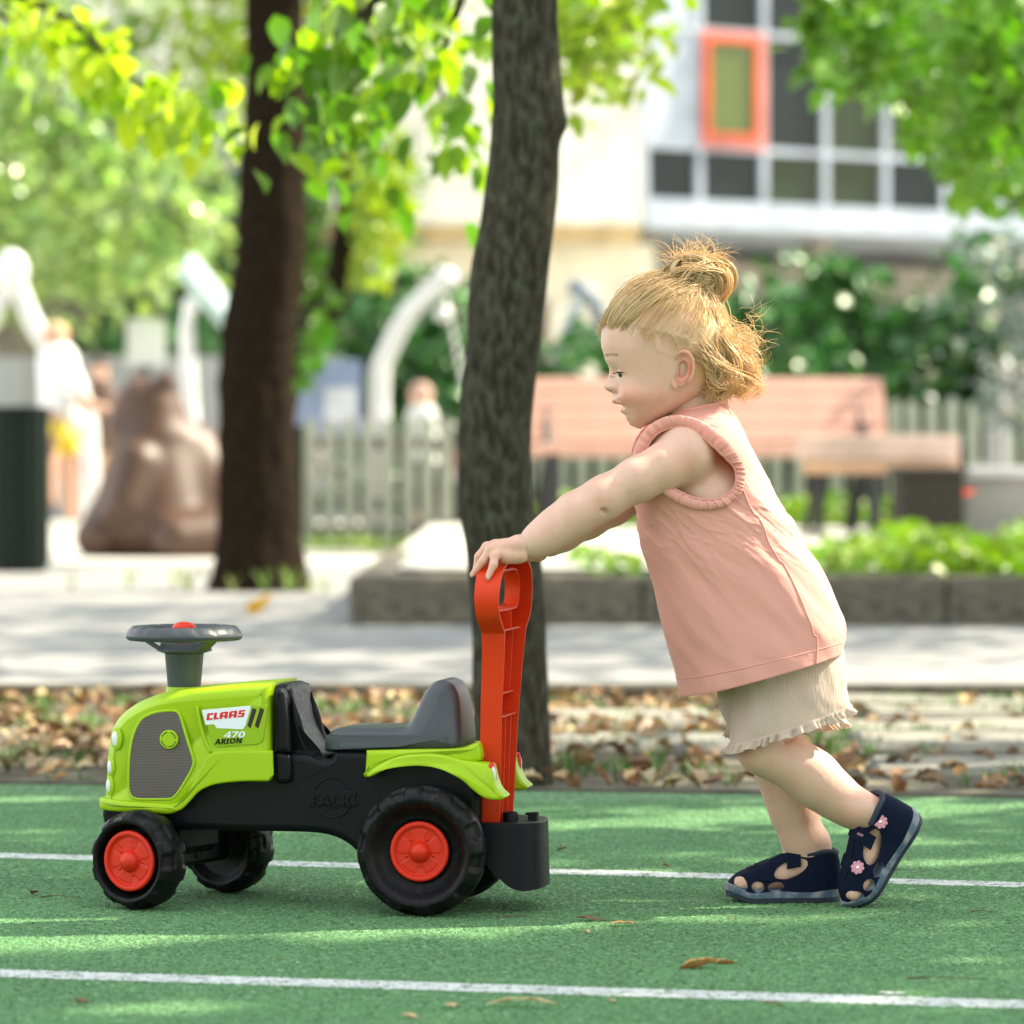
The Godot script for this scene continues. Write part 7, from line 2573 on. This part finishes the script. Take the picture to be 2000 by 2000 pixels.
func build_small_things() -> void:
	var ochre := leaf_mat(lin(0.42, 0.25, 0.085), Color(0.4, 0.25, 0.1), 0.7)
	var brown := leaf_mat(lin(0.20, 0.10, 0.045), Color(0.2, 0.1, 0.05), 0.75)
	var straw := leaf_mat(lin(0.55, 0.42, 0.20), Color(0.4, 0.3, 0.15), 0.7)
	var yellow := leaf_mat(lin(0.75, 0.45, 0.03), Color(0.8, 0.6, 0.05), 0.55)
	# single leaves on the court: picture place, length, width, turn, colour, label
	for q in [[1158, 1798, 0.042, 0.010, 1.45, brown, 0.3, "narrow reddish brown dead leaf lying left of the child's shadow"], [1219, 1808, 0.034, 0.011, 1.75, ochre, 0.3, "narrow ochre dead leaf beside the reddish brown one"], [1145, 1822, 0.011, 0.008, 0.8, straw, 0.4, "tiny straw coloured leaf scrap in front of the two narrow leaves"],
			[1362, 1890, 0.043, 0.022, 1.35, ochre, 0.8, "curled ochre dead leaf, larger one of the pair in front of the child"], [1417, 1881, 0.022, 0.013, 1.9, ochre, 0.9, "small curled brown leaf touching the larger curled ochre leaf"], [1018, 1967, 0.070, 0.012, 1.40, straw, 0.4, "long straw yellow dead leaf below the nearest white line"],
			[880, 1967, 0.016, 0.014, 0.6, straw, 0.2, "pale round leaf scrap left of the long straw leaf"], [1197, 1957, 0.011, 0.010, 0.2, straw, 0.2, "small pale leaf scrap right of the long straw leaf"], [800, 1988, 0.018, 0.012, 1.0, straw, 0.3, "pale leaf scrap at the bottom edge of the frame"],
			[1098, 1661, 0.016, 0.008, 1.2, brown, 0.9, "dark brown leaf scrap on the court right of the tractor hitch"], [1302, 1695, 0.012, 0.007, 1.6, brown, 0.8, "dark leaf scrap left of the child's flat sandal by the white line"], [68, 1747, 0.013, 0.010, 0.9, brown, 0.8, "rust brown leaf scrap left of the front wheel"],
			[1744, 1941, 0.030, 0.006, 1.55, leaf_mat(lin(0.7, 0.7, 0.7), Color(0.3, 0.3, 0.3), 0.6), 0.3, "thin white paper strip beside the nearest white line"], [1510, 1963, 0.019, 0.007, 1.4, brown, 0.5, "dark brown leaf scrap lying on the nearest white line"], [1745, 1671, 0.010, 0.007, 1.2, brown, 0.9, "dark leaf crumb right of the raised sandal"], [1434, 1799, 0.006, 0.005, 0.4, brown, 0.6, "brown crumb in front of the flat sandal"], [1725, 1800, 0.006, 0.005, 0.4, brown, 0.6, "brown crumb in front of the raised sandal"], [160, 1958, 0.016, 0.010, 1.3, brown, 0.4, "brown leaf scrap at the lower left below the white line"]]:
		var p := ground(q[0], q[1], 0.001)
		var o := put("dead_leaf", dry_leaf(q[2], q[3], q[6], int(q[0])), q[5], self)
		o.position = p
		o.rotation.y = q[4]
		tag(o, q[7], "leaf")
	var twig_m := mat(lin(0.10, 0.055, 0.03), 0.8)
	for q in [[118, 1754, 0.05, 1.5, "thin twig lying left of the front wheel"], [1850, 1914, 0.085, 1.55, "long thin twig above the nearest white line on the right"], [905, 1768, 0.030, 1.5, "thin dark twig right in front of the rear wheel"], [1010, 1793, 0.035, 1.6, "dark twig between the rear wheel and the narrow leaves"], [402, 1757, 0.024, 1.2, "short dark twig between the front wheels"], [1920, 1783, 0.03, 1.5, "short dark twig at the right edge level with the sandals"], [1765, 1702, 0.03, 1.5, "reddish twig right of the raised sandal"]]:
		var g := Geo.new()
		var l: float = q[2]
		g.tube(spline([Vector3(0, 0.0015, -l / 2), Vector3(l * 0.03, 0.003, -l * 0.1), Vector3(-l * 0.02, 0.002, l * 0.2), Vector3(l * 0.04, 0.0012, l / 2)], 10), [0.0011, 0.0009, 0.0008, 0.0004], 5)
		var o := put("twig", g.out(), twig_m, self)
		o.position = ground(q[0], q[1], 0.0)
		o.rotation.y = q[3]
		tag(o, q[4], "twig")
	# yellow leaf on the path near the big trunk
	var yl := put("yellow_leaf", dry_leaf(0.13, 0.10, 0.5, 5), yellow, self)
	yl.position = ground(512, 1185, 0.02)
	yl.rotation = Vector3(-0.5, 0.7, 0.2)
	tag(yl, "bright yellow fallen leaf on the path in front of the big trunk", "leaf")
	# stone slabs sunk in the litter on the right
	var slabs := Node3D.new()
	slabs.name = "stepping_slabs"
	add_child(slabs)
	struct(slabs)
	var stone := mat(Color.WHITE, 0.9, noise_tex(0.02, 256, FastNoiseLite.TYPE_SIMPLEX_SMOOTH, [[0.0, lin(0.15, 0.145, 0.12)], [0.6, lin(0.25, 0.24, 0.20)], [1.0, lin(0.31, 0.30, 0.26)]], 5, false, 8, 81), 2.0)
	for q in [[1.02, -6.5, 0.75, 0.32], [1.06, -6.95, 0.80, 0.32], [1.10, -7.40, 0.85, 0.30], [1.16, -7.85, 0.80, 0.28], [0.25, -7.0, 0.5, 0.36], [0.32, -7.6, 0.5, 0.34], [0.95, -8.2, 0.7, 0.22]]:
		var g := Geo.new()
		g.box(Vector3(-q[2] / 2, -0.05, -q[3] / 2), Vector3(q[2] / 2, 0.022, q[3] / 2), 0.012)
		var o := put("stone_slab", g.out("flat"), stone, slabs)
		o.position = Vector3(q[0], -0.014 + rng.randf() * 0.008, q[1])
		o.rotation = Vector3(rng.randf_range(-0.02, 0.02), rng.randf_range(-0.06, 0.06), rng.randf_range(-0.02, 0.02))
	# leaf litter
	for s in 3:
		var where := []
		for k in 2150:
			var z := -6.05 - 2.4 * pow(rng.randf(), 0.9)
			var x := rng.randf_range(-2.6, 2.6)
			z += x * 0.12
			var n := bark_noise.get_noise_2d(x * 2.2 + s * 5, z * 3.0)
			if n < 0.02 or z > -6.06 + 0.153 * x or z < -8.40: continue
			if x > 0.60 and z < -6.3 and rng.randf() < 0.75: continue
			where.append(Vector3(x, 0.000 + 0.012 * rng.randf(), z))
		cloud("fallen_leaves", self, dry_leaf(0.06, 0.036, 0.7, 30 + s), [leaf_mat(lin(0.27, 0.165, 0.075), Color(0.4, 0.25, 0.1), 0.75), leaf_mat(lin(0.15, 0.095, 0.05), Color(0.3, 0.15, 0.05), 0.75), leaf_mat(lin(0.40, 0.31, 0.19), Color(0.4, 0.3, 0.1), 0.7)][s], where, 0.4, 1.0, 0.75)
	# grass tufts
	var blade := Geo.new()
	for k in 5:
		var a := TAU * k / 5
		var n := blade.v.size()
		var dir := Vector3(cos(a), 0, sin(a))
		var sd := Vector3(-dir.z, 0, dir.x) * 0.0028
		for q in [[0.0, 0.0, 1.0], [0.012, 0.028, 0.9], [0.030, 0.048, 0.5]]:
			blade.v.append(dir * q[0] + Vector3(0, q[1], 0) - sd * q[2])
			blade.v.append(dir * q[0] + Vector3(0, q[1], 0) + sd * q[2])
		blade.v.append(dir * 0.045 + Vector3(0, 0.052, 0))
		blade.quad(n, n + 1, n + 3, n + 2)
		blade.quad(n + 2, n + 3, n + 5, n + 4)
		blade.tri(n + 4, n + 5, n + 6)
	var bm := blade.out("smooth")
	var tufts := []
	for k in 6200:
		var x := rng.randf_range(-2.6, 2.6)
		var z := -6.06 - 2.3 * rng.randf() + x * 0.1
		if bark_noise.get_noise_2d(x * 1.6 + 40, z * 2.4) < 0.12 or z > -6.05 + 0.153 * x: continue
		tufts.append(Vector3(x, -0.012, z))
	cloud("grass", self, bm, M.grass, tufts, 0.35, 0.8, 1.35)
	tufts = []
	for q in [[-1.9, -0.6, -15.9, -15.2, 8], [-1.5, -0.3, -22.3, -21.7, 90], [-0.45, 0.1, -22.4, -21.6, 160], [-1.4, -0.75, -15.2, -14.9, 12]]:
		for k in q[4]: tufts.append(Vector3(rng.randf_range(q[0], q[1]), 0.0, rng.randf_range(q[2], q[3])))
	cloud("grass", self, bm, leaf_mat(lin(0.20, 0.28, 0.05), Color(0.6, 0.75, 0.1), 0.5), tufts, 0.9, 2.2, 1.35)
	# leafy ground cover in the bed behind the kerb
	var cover := []
	for k in 5200:
		var x := rng.randf_range(-0.3, 3.2)
		var z := -12.6 - 3.0 * rng.randf()
		var rich := ss(1.0, 1.5, x) + 0.14 * ss(0.14, 0.05, absf(x - 0.32))
		if rng.randf() > rich + 0.01: continue
		cover.append(Vector3(x, 0.15 + rng.randf() * (0.04 + 0.13 * ss(1.1, 2.0, x)) * (0.6 + 0.4 * sin(x * 9)), z))
	cloud("ground_cover", self, leaf_mesh(0.085, 0.06), leaf_mat(lin(0.20, 0.32, 0.03), Color(0.80, 0.92, 0.12), 0.4), cover, 0.6, 1.2)
	var back := []
	for k in 1800: back.append(Vector3(rng.randf_range(0.0, 3.2), 0.16 + rng.randf() * 0.14, rng.randf_range(-22.3, -21.4)))
	cloud("ground_cover", self, leaf_mesh(0.10, 0.06), leaf_mat(lin(0.22, 0.33, 0.05), Color(0.75, 0.88, 0.15), 0.4), back, 0.6, 1.2)
	var pinks := []
	for k in 3: pinks.append(Vector3(rng.randf_range(1.0, 2.6), 0.30 + rng.randf() * 0.12, rng.randf_range(-15.6, -13.2)))
	cloud("pink_flowers", self, leaf_mesh(0.05, 0.05, 0.1, 0.1, 3), leaf_mat(lin(0.70, 0.12, 0.14), Color(0.8, 0.3, 0.3), 0.5), pinks, 0.8, 1.2)
